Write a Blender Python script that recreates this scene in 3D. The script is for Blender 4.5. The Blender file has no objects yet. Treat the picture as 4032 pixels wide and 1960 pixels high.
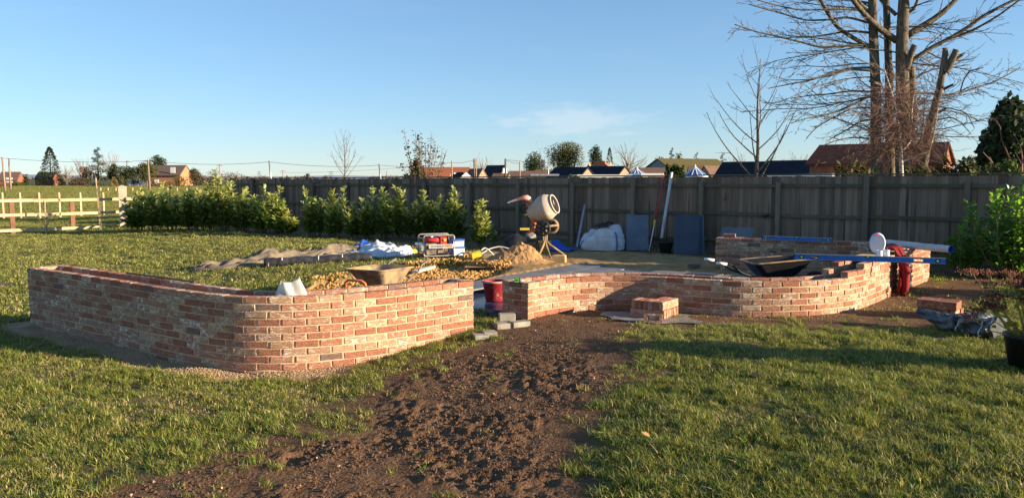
import bpy, math, random
import numpy as np
from mathutils import Vector, Matrix

# ---------------------------------------------------------------- camera, sky, sun, exposure
S = bpy.context.scene
C = S.collection
CAMH, FPX, PITCH = 1.92, 3028.0, math.radians(5.25)
cam = bpy.data.cameras.new('camera')
cam.sensor_width = 36.0
cam.lens = FPX / 4032 * 36.0
cam.clip_start, cam.clip_end = 0.1, 6000
camo = bpy.data.objects.new('camera', cam)
camo.location = (0, 0, CAMH)
camo.rotation_euler = (math.pi / 2 - PITCH, 0, 0)
C.objects.link(camo)
S.camera = camo

SUN_AZ, SUN_EL = math.radians(15.0), math.radians(12.5)   # azimuth clockwise from +X, toward the viewer
sdir = Vector((math.cos(SUN_EL) * math.cos(SUN_AZ), -math.cos(SUN_EL) * math.sin(SUN_AZ), math.sin(SUN_EL)))
world = bpy.data.worlds.new('World')
S.world = world
world.use_nodes = True
wn, wl = world.node_tree.nodes, world.node_tree.links
wn.clear()
wout = wn.new('ShaderNodeOutputWorld')
bg = wn.new('ShaderNodeBackground')
sky = wn.new('ShaderNodeTexSky')
sky.sky_type = 'NISHITA'
sky.sun_disc = False
sky.sun_elevation = SUN_EL
sky.sun_rotation = math.atan2(sdir.x, sdir.y)
sky.altitude = 0
sky.air_density, sky.dust_density, sky.ozone_density = 0.9, 0.0, 5.5
bg.inputs['Strength'].default_value = 0.123
# thin high cloud streaks, part of the sky itself
tc = wn.new('ShaderNodeTexCoord')
mp = wn.new('ShaderNodeMapping'); mp.inputs['Scale'].default_value = (7, 7, 38)
nz = wn.new('ShaderNodeTexNoise'); nz.inputs['Scale'].default_value = 1.3; nz.inputs['Detail'].default_value = 5
wl.new(tc.outputs['Generated'], mp.inputs['Vector']); wl.new(mp.outputs['Vector'], nz.inputs['Vector'])
rp = wn.new('ShaderNodeValToRGB'); rp.color_ramp.elements[0].position = 0.55; rp.color_ramp.elements[1].position = 0.9
wl.new(nz.outputs['Fac'], rp.inputs['Fac'])
# one brighter wisp low over the roofs
vs = wn.new('ShaderNodeVectorMath'); vs.operation = 'SUBTRACT'; vs.inputs[1].default_value = (0.082, 0.99, 0.073)
wl.new(tc.outputs['Generated'], vs.inputs[0])
vm = wn.new('ShaderNodeVectorMath'); vm.operation = 'MULTIPLY'; vm.inputs[1].default_value = (16, 16, 70)
wl.new(vs.outputs[0], vm.inputs[0])
ln = wn.new('ShaderNodeVectorMath'); ln.operation = 'LENGTH'; wl.new(vm.outputs[0], ln.inputs[0])
nz2 = wn.new('ShaderNodeTexNoise'); nz2.inputs['Scale'].default_value = 5; nz2.inputs['Detail'].default_value = 6
mp2 = wn.new('ShaderNodeMapping'); mp2.inputs['Scale'].default_value = (6, 6, 22); mp2.inputs['Rotation'].default_value = (0, 0.35, 0)
wl.new(tc.outputs['Generated'], mp2.inputs['Vector']); wl.new(mp2.outputs['Vector'], nz2.inputs['Vector'])
ad = wn.new('ShaderNodeMath'); ad.operation = 'MULTIPLY_ADD'; ad.inputs[1].default_value = 2.6; ad.inputs[2].default_value = -1.3
wl.new(nz2.outputs['Fac'], ad.inputs[0])
sb = wn.new('ShaderNodeMath'); sb.operation = 'ADD'; wl.new(ln.outputs['Value'], sb.inputs[0]); wl.new(ad.outputs[0], sb.inputs[1])
mr = wn.new('ShaderNodeMapRange'); mr.interpolation_type = 'SMOOTHSTEP'
mr.inputs['From Min'].default_value = 1.9; mr.inputs['From Max'].default_value = 0.3; mr.inputs['To Min'].default_value = 0; mr.inputs['To Max'].default_value = 0.28
wl.new(sb.outputs[0], mr.inputs['Value'])
th = wn.new('ShaderNodeMath'); th.operation = 'MULTIPLY_ADD'; th.inputs[1].default_value = 0.05
wl.new(rp.outputs['Color'], th.inputs[0]); wl.new(mr.outputs['Result'], th.inputs[2])
wb = wn.new('ShaderNodeVectorMath'); wb.operation = 'MULTIPLY'; wb.inputs[1].default_value = (1.03, 1.01, 1.0); gm_ = wn.new('ShaderNodeGamma'); gm_.inputs['Gamma'].default_value = 0.7   # the phone camera's own tone and white balance
wl.new(sky.outputs['Color'], gm_.inputs['Color']); wl.new(gm_.outputs['Color'], wb.inputs[0])
mx = wn.new('ShaderNodeMix'); mx.data_type = 'RGBA'
wl.new(th.outputs[0], mx.inputs['Factor']); wl.new(wb.outputs[0], mx.inputs['A']); mx.inputs['B'].default_value = (3.3, 3.2, 3.2, 1)
wl.new(mx.outputs['Result'], bg.inputs['Color']); wl.new(bg.outputs['Background'], wout.inputs['Surface'])

sun = bpy.data.lights.new('sun', 'SUN')
sun.energy = 5.0
sun.angle = math.radians(0.53)
sun.color = (1.0, 0.80, 0.56)
suno = bpy.data.objects.new('sun', sun)
suno.rotation_euler = (-sdir).to_track_quat('-Z', 'Y').to_euler()
C.objects.link(suno)
S.view_settings.view_transform = 'Standard'
S.view_settings.look = 'None'
S.view_settings.gamma = 1.0
S.view_settings.use_curve_mapping = False
S.view_settings.exposure = 1.36
S.cycles.max_bounces = 6
S.cycles.transparent_max_bounces = 6

# ---------------------------------------------------------------- helpers
R = random.Random(7)
NR = np.random.default_rng(11)
cp, sp = math.cos(PITCH), math.sin(PITCH)

def ray(px, py):
    u, v = (px - 2016) / FPX, -(py - 980) / FPX
    return np.array([u, cp + sp * v, -sp + cp * v])

def W(px, py, Y):
    d = ray(px, py); d = d / d[1]
    return np.array([0, 0, CAMH]) + d * Y

def G(px, py, z=0.2):
    d = ray(px, py)
    return np.array([0, 0, CAMH]) + d * ((z - CAMH) / d[2])

def hsh(ix, iy, s):
    h = (ix * 374761393 + iy * 668265263 + s * 974634777) & 0xffffffff
    h = ((h ^ (h >> 13)) * 1274126177) & 0xffffffff
    return ((h ^ (h >> 16)) & 0xffff) / 65535.0

def vnoise(x, y, s=0):
    x = np.asarray(x, float); y = np.asarray(y, float)
    ix = np.floor(x).astype(np.int64); iy = np.floor(y).astype(np.int64)
    fx = x - ix; fy = y - iy
    fx = fx * fx * (3 - 2 * fx); fy = fy * fy * (3 - 2 * fy)
    a = hsh(ix, iy, s); b = hsh(ix + 1, iy, s); c = hsh(ix, iy + 1, s); d = hsh(ix + 1, iy + 1, s)
    return (a * (1 - fx) + b * fx) * (1 - fy) + (c * (1 - fx) + d * fx) * fy

def fbm(x, y, o=4, s=0):
    t = 0; a = .5; n = 0
    for i in range(o):
        t = t + a * vnoise(x * 2 ** i + 17 * i, y * 2 ** i - 9 * i, s + i); n += a; a *= .55
    return t / n

def sstep(a, b, x):
    t = np.clip((np.asarray(x, float) - a) / (b - a), 0, 1)
    return t * t * (3 - 2 * t)

def sdf(poly, x, y):
    x = np.asarray(x, float); y = np.asarray(y, float)
    d = np.full(x.shape, 1e9); ins = np.zeros(x.shape, bool)
    n = len(poly)
    for i in range(n):
        ax, ay = poly[i][0], poly[i][1]; bx, by = poly[(i + 1) % n][0], poly[(i + 1) % n][1]
        ex, ey = bx - ax, by - ay
        t = np.clip(((x - ax) * ex + (y - ay) * ey) / (ex * ex + ey * ey + 1e-12), 0, 1)
        d = np.minimum(d, np.hypot(x - ax - t * ex, y - ay - t * ey))
        c = ((ay > y) != (by > y)) & (x < (bx - ax) * (y - ay) / (by - ay + 1e-12) + ax)
        ins ^= c
    return np.where(ins, -d, d)

class MB:
    """collects shapes and links them as one mesh object"""
    def __init__(s):
        s.v = []; s.f = []; s.m = []; s.n = 0
    def add(s, v, f, m=0):
        v = np.asarray(v, float).reshape(-1, 3); s.v.append(v)
        for q in f: s.f.append(tuple(int(i) + s.n for i in q))
        s.m += [m] * len(f); s.n += len(v); return s
    def box(s, c, d, rz=0, m=0, M=None, taper=1.0):
        x, y, z = d[0] / 2, d[1] / 2, d[2] / 2; t = taper
        v = np.array([(-x, -y, -z), (x, -y, -z), (x, y, -z), (-x, y, -z), (-x * t, -y * t, z), (x * t, -y * t, z), (x * t, y * t, z), (-x * t, y * t, z)])
        if M is not None: v = v @ np.array(M).T
        if rz: 
            cs, sn = math.cos(rz), math.sin(rz); v = v @ np.array([[cs, -sn, 0], [sn, cs, 0], [0, 0, 1]]).T
        return s.add(v + np.array(c), [(3, 2, 1, 0), (4, 5, 6, 7), (0, 1, 5, 4), (1, 2, 6, 5), (2, 3, 7, 6), (3, 0, 4, 7)], m)
    def bar(s, a, b, w, h, m=0, up=(0, 0, 1)):
        """box beam from a to b"""
        a = np.array(a, float); b = np.array(b, float); d = b - a; L = np.linalg.norm(d); d /= L
        u = np.array(up, float); x = np.cross(d, u)
        if np.linalg.norm(x) < 1e-6: x = np.cross(d, (1, 0, 0.))
        x /= np.linalg.norm(x); z = np.cross(x, d)
        v = []
        for e in (a, b):
            for i, j in ((-1, -1), (1, -1), (1, 1), (-1, 1)): v.append(e + x * i * w / 2 + z * j * h / 2)
        return s.add(v, [(3, 2, 1, 0), (4, 5, 6, 7), (0, 1, 5, 4), (1, 2, 6, 5), (2, 3, 7, 6), (3, 0, 4, 7)], m)
    def tube(s, pts, rad, k=8, m=0, cap=True):
        p = np.asarray(pts, float); n = len(p)
        r = np.full(n, rad, float) if np.isscalar(rad) else np.asarray(rad, float)
        t = np.gradient(p, axis=0); t /= (np.linalg.norm(t, axis=1)[:, None] + 1e-9)
        ref = np.array([0, 0, 1.]) if abs(t[0][2]) < .9 else np.array([1., 0, 0])
        x = np.cross(t, ref); x /= (np.linalg.norm(x, axis=1)[:, None] + 1e-9); y = np.cross(t, x)
        a = np.arange(k) * 2 * math.pi / k
        v = p[:, None, :] + r[:, None, None] * (np.cos(a)[None, :, None] * x[:, None, :] + np.sin(a)[None, :, None] * y[:, None, :])
        f = []
        for i in range(n - 1):
            for j in range(k):
                f.append((i * k + j, i * k + (j + 1) % k, (i + 1) * k + (j + 1) % k, (i + 1) * k + j))
        if cap: f += [tuple(range(k))[::-1], tuple((n - 1) * k + j for j in range(k))]
        return s.add(v.reshape(-1, 3), f, m)
    def lathe(s, prof, k=24, M=None, loc=(0, 0, 0), m=0):
        """prof: (radius, z) pairs round +Z, then M and loc"""
        a = np.arange(k) * 2 * math.pi / k; v = []
        for r_, z in prof: v += [(r_ * math.cos(t), r_ * math.sin(t), z) for t in a]
        v = np.array(v)
        if M is not None: v = v @ np.array(M).T
        f = []
        for i in range(len(prof) - 1):
            for j in range(k):
                f.append((i * k + j, i * k + (j + 1) % k, (i + 1) * k + (j + 1) % k, (i + 1) * k + j))
        return s.add(v + np.array(loc), f, m)
    def disc(s, c, r_, nrm, k=20, m=0):
        z = np.array(nrm, float); z /= np.linalg.norm(z); x = np.cross(z, (0, 0, 1.) if abs(z[2]) < .9 else (1., 0, 0)); x /= np.linalg.norm(x); y = np.cross(z, x)
        v = [np.array(c) + r_ * (math.cos(t) * x + math.sin(t) * y) for t in np.arange(k) * 2 * math.pi / k]
        return s.add(v, [tuple(range(k))], m)
    def quads(s, v, m=0):
        """v: (N,4,3) array of quads"""
        v = np.asarray(v, float); n = len(v)
        s.v.append(v.reshape(-1, 3)); idx = np.arange(n * 4).reshape(-1, 4) + s.n
        s.f += [tuple(q) for q in idx.tolist()]; s.m += [m] * n; s.n += n * 4; return s
    def grid(s, P, m=0, close=False):
        """P: (a,b,3) grid of points"""
        a, b = P.shape[:2]; f = []
        for i in range(a - 1):
            for j in range(b - 1 if not close else b):
                f.append((i * b + j, i * b + (j + 1) % b, (i + 1) * b + (j + 1) % b, (i + 1) * b + j))
        return s.add(P.reshape(-1, 3), f, m)
    def mesh(s, name, mats, smooth=False, origin=(0, 0, 0)):
        me = bpy.data.meshes.new(name)
        v = np.concatenate(s.v) - np.array(origin)
        me.from_pydata(v.tolist(), [], s.f)
        if not isinstance(mats, (list, tuple)): mats = [mats]
        for q in mats: me.materials.append(q)
        if len(mats) > 1: me.polygons.foreach_set('material_index', s.m)
        if smooth: me.polygons.foreach_set('use_smooth', [True] * len(s.f))
        me.update(); return me
    def build(s, name, mats, parent=None, smooth=False, origin=None, loc=None, world=True):
        """verts in world space; origin = where the object's own origin sits"""
        if origin is None:
            origin = tuple(parent.location) if parent is not None and world else (0, 0, 0)
        me = s.mesh(name, mats, smooth, origin)
        o = bpy.data.objects.new(name, me); C.objects.link(o)
        if parent is not None: o.parent = parent
        else: o.location = origin
        if loc is not None: o.location = loc
        return o

def tag(o, label, cat, group=None, kind=None):
    o['label'] = label; o['category'] = cat
    if group: o['group'] = group
    o['kind'] = kind or 'thing'
    return o

def thing(name, label, cat, loc, rz=0, group=None):
    o = bpy.data.objects.new(name, None); C.objects.link(o)
    o.location = [float(q) for q in loc]; o.rotation_euler = (0, 0, rz); o.empty_display_size = .1
    return tag(o, label, cat, group)

def inst(name, me, parent=None, loc=(0, 0, 0), rot=(0, 0, 0), sc=(1, 1, 1)):
    o = bpy.data.objects.new(name, me); C.objects.link(o)
    if parent is not None: o.parent = parent
    o.location = [float(q) for q in loc]; o.rotation_euler = rot; o.scale = sc
    return o

def setting(o, label=None, kind='structure'):
    o['kind'] = kind
    if label: o['label'] = label
    return o

# ---------------------------------------------------------------- materials
def mat(name, c1, c2=None, scale=6.0, rough=.85, bump=0.0, bscale=None, metal=0.0, spec=.3, stretch=(1, 1, 1), lo=.35, hi=.65,
        rnd=False, trans=0.0, tcol=None, c3=None, s3=2.0, t3=(.5, .65), alpha=None, dist=0.004, vary=0.0, detail=6):
    m = bpy.data.materials.new(name); m.use_nodes = True
    n, l = m.node_tree.nodes, m.node_tree.links
    b = n['Principled BSDF']; b.inputs['Roughness'].default_value = rough; b.inputs['Metallic'].default_value = metal
    b.inputs['Specular IOR Level'].default_value = spec
    tcn = n.new('ShaderNodeTexCoord'); mpn = n.new('ShaderNodeMapping'); mpn.inputs['Scale'].default_value = stretch
    l.new(tcn.outputs['Object'], mpn.inputs['Vector'])
    oi = n.new('ShaderNodeObjectInfo')
    if rnd:
        k = n.new('ShaderNodeMath'); k.operation = 'MULTIPLY'; k.inputs[1].default_value = 37.0
        l.new(oi.outputs['Random'], k.inputs[0]); l.new(k.outputs[0], mpn.inputs['Location'])
    vec = mpn.outputs['Vector']
    def noise(sc, det=detail):
        q = n.new('ShaderNodeTexNoise'); q.inputs['Scale'].default_value = sc; q.inputs['Detail'].default_value = det
        l.new(vec, q.inputs['Vector']); return q
    def ramp(src, a, bb):
        q = n.new('ShaderNodeMapRange'); q.inputs['From Min'].default_value = a; q.inputs['From Max'].default_value = bb; l.new(src, q.inputs['Value']); return q.outputs['Result']
    def mixc(f, a, bb):
        q = n.new('ShaderNodeMix'); q.data_type = 'RGBA'; l.new(f, q.inputs['Factor'])
        for s_, x in (('A', a), ('B', bb)):
            if isinstance(x, (tuple, list)): q.inputs[s_].default_value = (*x, 1)
            else: l.new(x, q.inputs[s_])
        return q.outputs['Result']
    col = None
    if c2 is not None:
        nq = noise(scale); col = mixc(ramp(nq.outputs['Fac'], lo, hi), c1, c2)
        if c3 is not None:
            n3 = noise(s3, 8); col = mixc(ramp(n3.outputs['Fac'], *t3), col, c3)
    if vary and True:
        hs = n.new('ShaderNodeHueSaturation')
        q = n.new('ShaderNodeMapRange'); q.inputs['To Min'].default_value = 1 - vary; q.inputs['To Max'].default_value = 1 + vary
        l.new(oi.outputs['Random'], q.inputs['Value']); l.new(q.outputs['Result'], hs.inputs['Value'])
        if col is None: hs.inputs['Color'].default_value = (*c1, 1)
        else: l.new(col, hs.inputs['Color'])
        col = hs.outputs['Color']
    if col is None: b.inputs['Base Color'].default_value = (*c1, 1)
    else: l.new(col, b.inputs['Base Color'])
    if bump:
        nb = noise(bscale or scale * 3, 8); bm = n.new('ShaderNodeBump'); bm.inputs['Strength'].default_value = bump; bm.inputs['Distance'].default_value = dist
        l.new(nb.outputs['Fac'], bm.inputs['Height']); l.new(bm.outputs['Normal'], b.inputs['Normal'])
    if trans:
        t = n.new('ShaderNodeBsdfTranslucent'); t.inputs['Color'].default_value = (*(tcol or c1), 1)
        ms = n.new('ShaderNodeMixShader'); ms.inputs[0].default_value = trans
        l.new(b.outputs[0], ms.inputs[1]); l.new(t.outputs[0], ms.inputs[2]); l.new(ms.outputs[0], n['Material Output'].inputs['Surface'])
    return m

def brick_mat(name, base, dark, smear, amt):
    """kiln fired stock brick: mottled body, creased face, patches of pale sand smear"""
    m = bpy.data.materials.new(name); m.use_nodes = True
    n, l = m.node_tree.nodes, m.node_tree.links
    b = n['Principled BSDF']; b.inputs['Roughness'].default_value = .9; b.inputs['Specular IOR Level'].default_value = .2
    tcn = n.new('ShaderNodeTexCoord'); mpn = n.new('ShaderNodeMapping'); mpn.inputs['Scale'].default_value = (1, 1, 1.8)
    oi = n.new('ShaderNodeObjectInfo'); k = n.new('ShaderNodeMath'); k.operation = 'MULTIPLY'; k.inputs[1].default_value = 53.0
    l.new(oi.outputs['Random'], k.inputs[0]); l.new(k.outputs[0], mpn.inputs['Location']); l.new(tcn.outputs['Object'], mpn.inputs['Vector'])
    def noise(sc, det=6, dis=0.0):
        q = n.new('ShaderNodeTexNoise'); q.inputs['Scale'].default_value = sc; q.inputs['Detail'].default_value = det; q.inputs['Distortion'].default_value = dis
        l.new(mpn.outputs['Vector'], q.inputs['Vector']); return q.outputs['Fac']
    def mr_(src, a, bb, c=0, d=1):
        q = n.new('ShaderNodeMapRange'); q.inputs['From Min'].default_value = a; q.inputs['From Max'].default_value = bb
        q.inputs['To Min'].default_value = c; q.inputs['To Max'].default_value = d; l.new(src, q.inputs['Value']); return q.outputs['Result']
    def mixc(f, a, bb):
        q = n.new('ShaderNodeMix'); q.data_type = 'RGBA'; l.new(f, q.inputs['Factor'])
        for s_, x in (('A', a), ('B', bb)):
            if isinstance(x, tuple): q.inputs[s_].default_value = (*x, 1)
            else: l.new(x, q.inputs[s_])
        return q.outputs['Result']
    c = mixc(mr_(noise(14), .35, .7), base, dark)
    c = mixc(mr_(noise(60, 3), .5, .8, 0, .4), c, tuple(x * .6 for x in dark))
    sm = noise(11, 8, 1.6)
    c = mixc(mr_(sm, .72 - amt, .84 - amt), c, smear)
    # horizontal sand creases in the pressed face
    cr = n.new('ShaderNodeTexWave'); cr.wave_type = 'BANDS'; cr.bands_direction = 'Z'; cr.inputs['Scale'].default_value = 14; cr.inputs['Distortion'].default_value = 9
    cr.inputs['Detail'].default_value = 3; cr.inputs['Detail Scale'].default_value = 1.3; l.new(mpn.outputs['Vector'], cr.inputs['Vector'])
    c = mixc(mr_(cr.outputs['Fac'], .75, 1.0, 0, .35), c, smear)
    l.new(c, b.inputs['Base Color'])
    ad_ = n.new('ShaderNodeMath'); ad_.operation = 'MULTIPLY_ADD'; ad_.inputs[1].default_value = .6; l.new(cr.outputs['Fac'], ad_.inputs[0]); l.new(noise(45, 6, .5), ad_.inputs[2])
    bm = n.new('ShaderNodeBump'); bm.inputs['Strength'].default_value = .8; bm.inputs['Distance'].default_value = .010
    l.new(ad_.outputs[0], bm.inputs['Height']); l.new(bm.outputs['Normal'], b.inputs['Normal'])
    return m

CR = (.62, .46, .34)
BM = [brick_mat('brick_red', (.37, .14, .078), (.27, .09, .055), CR, .08),
      brick_mat('brick_orange', (.44, .19, .115), (.35, .14, .085), CR, .15),
      brick_mat('brick_pink_smeared', (.44, .225, .14), (.36, .165, .10), CR, .20),
      brick_mat('brick_cream', (.50, .31, .20), (.40, .23, .14), (.66, .52, .37), .22),
      brick_mat('brick_buff', (.42, .25, .16), (.34, .18, .11), CR, .18),
      brick_mat('brick_white_smeared', (.44, .25, .16), (.38, .19, .12), (.74, .66, .54), .21),
      brick_mat('brick_burnt', (.15, .11, .105), (.28, .15, .11), (.38, .29, .22), .08)]
BW = [19, 21, 23, 16, 12, 9, 3]
MORTAR = mat('mortar_buff', (.58, .44, .26), (.45, .34, .21), 9, .95, .6, 90, dist=.003)

# ---------------------------------------------------------------- lie of the land
K = 4032 / 2576.0
def D(dx, dy, z=.15):
    q = G(dx * K, dy * K, z); return (float(q[0]), float(q[1]))

def smooth_path(pts, step=.05, sig=.12):
    p = np.array([tuple(q)[:2] for q in pts], float)
    s = np.r_[0, np.cumsum(np.hypot(*np.diff(p, axis=0).T))]
    q = np.arange(0, s[-1] + 1e-6, step / 2); x = np.interp(q, s, p[:, 0]); y = np.interp(q, s, p[:, 1])
    k = int(sig * 4 / (step / 2)); w = np.exp(-.5 * ((np.arange(-k, k + 1) * step / 2) / sig) ** 2); w /= w.sum()
    def sm(a):
        b = np.r_[2 * a[0] - a[k:0:-1], a, 2 * a[-1] - a[-2:-k - 2:-1]]
        return np.convolve(b, w, 'valid')
    for _ in range(2): x, y = sm(x), sm(y)
    return resample(np.c_[x, y], step)

def resample(p, step=.05):
    s = np.r_[0, np.cumsum(np.hypot(*np.diff(p, axis=0).T))]
    n = max(2, int(s[-1] / step)); q = np.linspace(0, s[-1], n + 1)
    return np.c_[np.interp(q, s, p[:, 0]), np.interp(q, s, p[:, 1])]

TL, TR, TS = .75, .65, .80
LP = smooth_path([G(x, y, TL) for x, y in ((105, 1054), (264, 1076), (474, 1108), (659, 1138), (806, 1158), (900, 1168), (1000, 1172), (1150, 1170), (1347, 1160), (1526, 1145), (1660, 1131), (1750, 1118), (1867, 1105))], sig=.2)
RP = smooth_path([G(x, y, TR) for x, y in ((2080, 1115.2), (2142, 1104), (2190, 1099), (2243, 1093), (2303, 1089.5), (2372, 1087), (2437, 1086.4), (2508, 1086.8), (2580, 1088.7), (2654, 1092.8), (2714, 1097.6), (2788, 1102.6), (2862, 1107), (2944, 1109), (3022, 1109.3), (3102, 1109.3), (3172, 1107.7), (3240, 1104.5), (3300, 1098), (3348, 1096), (3390, 1088))]
                 + [(4.95, 10.4), (5.45, 11.0), (6.2, 11.9), (7.0, 12.8)], sig=.15)
BP = resample(np.array([(3.84, 14.46), (6.95, 12.95)]))

def normals(p):
    t = np.gradient(p, axis=0); t /= np.linalg.norm(t, axis=1)[:, None]
    return t, np.c_[t[:, 1], -t[:, 0]]      # tangent, outward (viewer side) when walking left to right

WID = .44
def offs(p, d):
    t, n = normals(p); return resample(p - n * d)

# patio frame
PC = G(2283, 1037.6, .2)[:2]
PU = np.array([.59, .807]); PV = np.array([.807, -.59])
def pat(u, v): return PC - PU * u + PV * v       # u toward the viewer, v to the right
PAT_N, PAT_M = 3.8, 6.6
_in = offs(RP, .3)
pat_poly = [tuple(pat(0, 0)), tuple(pat(0, 3.0)), (4.1, 14.3), (6.6, 13.0)] + [tuple(q) for q in _in[::-6]] + [tuple(pat(5.0, 2.4)), tuple(pat(PAT_N, 2.0)), tuple(pat(PAT_N, 0))]
low_poly = [tuple(pat(PAT_N, .1)), tuple(pat(PAT_N, 2.4)), tuple(pat(4.9, 2.9)), tuple(pat(5.45, 2.3)), tuple(pat(5.45, .3))]
pit_poly = [tuple(G(x, y, .22)[:2]) for x, y in ((940, 1150), (1040, 1118), (1155, 1100), (1218, 1095), (1274, 1082), (1358, 1077), (1450, 1062), (1529, 1047), (1620, 1038), (1700, 1037), (1800, 1032), (1850, 1040))] + [tuple(G(2000, 1075, .1)[:2]), tuple(pat(3.2, -.02)), tuple(pat(PAT_N, .05)), (-1.0, 9.6), (-2.2, 8.3), (-3.6, 8.7)]
mud_poly = [D(x, y, .05) for x, y in ((-40, 1340), (190, 1240), (400, 1190), (520, 1145), (650, 1100), (790, 1078), (890, 1062), (905, 1010), (940, 965), (1010, 930), (1130, 895), (1250, 872), (1300, 850))] + [D(x, y, .15) for x, y in ((1290, 800), (1480, 770), (1720, 800), (1690, 815), (1600, 838), (1590, 880), (1575, 950), (1520, 1010), (1465, 1060), (1462, 1110), (1480, 1180), (1440, 1215), (1390, 1330))]
strip_poly = [D(x, y, .2) for x, y in ((1700, 790), (1850, 800), (2050, 800), (2200, 770), (2330, 720), (2420, 690), (2560, 690), (2500, 740), (2420, 800), (2330, 830), (2150, 828), (2000, 822), (1850, 822), (1700, 818))]
lstrip = offs(LP, -.33); lstrip2 = offs(LP, .2)
sand_poly = [tuple(G(x, y, .2)[:2]) for x, y in ((1840, 1000), (1950, 985), (2300, 982), (2800, 1015), (2860, 1045))] + [tuple(pat(1, PAT_M)), tuple(pat(PAT_N + 1.4, 3)), tuple(pat(PAT_N, -.3)), tuple(pat(3.0, -.6)), tuple(G(1870, 1060, .15)[:2])]
# flower bed along the fence line: bare earth
FA, FB, FCc = -.29844659, .05080609, -.03943884
FZ = 27.99
def fence_pt(n): return np.array([FZ * (FA + n * FB), FZ * (1 + n * FCc)])
bed_poly = [tuple(fence_pt(-1.9) + (0, .6)), tuple(fence_pt(15) + (0, .6)), tuple(fence_pt(15) + (-1.6, -1.9)), (7.6, 13.2), (4.4, 14.8)] + [tuple(G(x, y, .2)[:2]) for x, y in ((2300, 1000), (1950, 985), (1750, 975), (1450, 955), (1230, 935), (1120, 935), (900, 912))]

def lawn_patch(x, y): return .12 + 1.25 * fbm(x * 1.6, y * 1.6, 4, 55)
def base_h(x, y):
    s = x * .5 + (y - 7.6) * .35 + 1.4
    return .21 * sstep(0, 2.4, s) + .02 * (fbm(x * .35, y * .35, 3, 5) - .5)

def heights(x, y, full=True):
    x = np.asarray(x, float); y = np.asarray(y, float)
    h = base_h(x, y)
    wob = (fbm(x * 3, y * 3, 3, 3) - .5)
    dm = sdf(mud_poly, x, y); ds = sdf(strip_poly, x, y); dp = sdf(pit_poly, x, y); dd = sdf(sand_poly, x, y); db = sdf(bed_poly, x, y)
    dpt = np.minimum(sdf(pat_poly, x, y), 9); dlw = sdf(low_poly, x, y)
    dwl = path_dist(LP, x, y); dwr = path_dist(RP, x, y)
    mud = sstep(.42, -.18, dm + wob * 1.1)
    mud = np.maximum(mud, sstep(.15, -.05, ds + wob * .5) * .95)
    mud = np.maximum(mud, sstep(.32, .12, dwr + wob * .3) * .9)
    soil = sstep(.46, .30, dwl + wob * .28) * (1 - .92 * sstep(-1.75, -1.2, x))         # swept sandy strip at the planter's foot
    pit = sstep(.06, -.06, dp + wob * .25)
    sand = sstep(.2, -.2, dd + wob * .5)
    bed = sstep(.25, -.15, db + wob * .6)
    h = h - .15 * pit
    h = h - .1 * sstep(.02, -.04, dpt) - .16 * sstep(.04, -.05, dlw)
    h = h - .02 * soil
    if full:
        near = sstep(13.5, 10, y) * mud
        rough = sstep(.1, -.45, dm) * (1 - .88 * sstep(6.9, 8.3, y))
        t1 = fbm(x * 5, y * 5, 4, 21); t2 = 1 - np.abs(2 * fbm(x * 13, y * 10, 3, 31) - 1); t3 = vnoise(x * 30, y * 24, 41)
        cl = sstep(.5, .72, fbm(x * 17, y * 14, 2, 61))
        wx = x + .05 * fbm(x * 9, y * 9, 2, 201); wy = y + .05 * fbm(x * 9 + 5, y * 9, 2, 203); fine = fbm(wx * 31, wy * 27, 4, 62); ptc = sstep(.38, .62, fbm(x * 2.1, y * 2.1, 3, 207)); rough = rough * (.25 + .9 * ptc)
        t1 = fbm(wx * 4.1, wy * 4.1, 4, 21); t2 = 1 - np.abs(2 * fbm(wx * 11, wy * 8, 3, 31) - 1); cl = sstep(.52, .66, fbm(wx * 21, wy * 17, 3, 61)); h = h + near * ((t1 - .5) * .030 * (.35 + rough) + (t2 - .75) * .020 * rough + cl * .014 * rough + (fine - .5) * .034 * (.15 + rough) + (t3 - .5) * .008 * (.3 + rough))
        # boot and tyre marks pressed into the mud
        h = h + pit * ((fbm(x * 4, y * 4, 4, 51) - .5) * .07) * (1 - sstep(.02, -.03, dpt))
        h = h + (1 - mud) * (1 - pit) * (fbm(x * 2.2, y * 2.2, 3, 71) - .5) * .075 * sstep(40, 20, y)
        h = h + sand * (fbm(x * 6, y * 6, 3, 81) - .5) * .03 * sstep(.0, .12, dpt)
    return h, mud, soil, pit, sand, bed, dpt, dlw

def path_dist(p, x, y):
    d = np.full(np.shape(x), 1e9)
    q = p[::4]
    for i in range(len(q) - 1):
        ax, ay = q[i]; ex, ey = q[i + 1] - q[i]
        t = np.clip(((x - ax) * ex + (y - ay) * ey) / (ex * ex + ey * ey), 0, 1)
        d = np.minimum(d, np.hypot(x - ax - t * ex, y - ay - t * ey))
    return d

def gz(x, y): return float(heights(np.array([x]), np.array([y]), False)[0][0])

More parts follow.
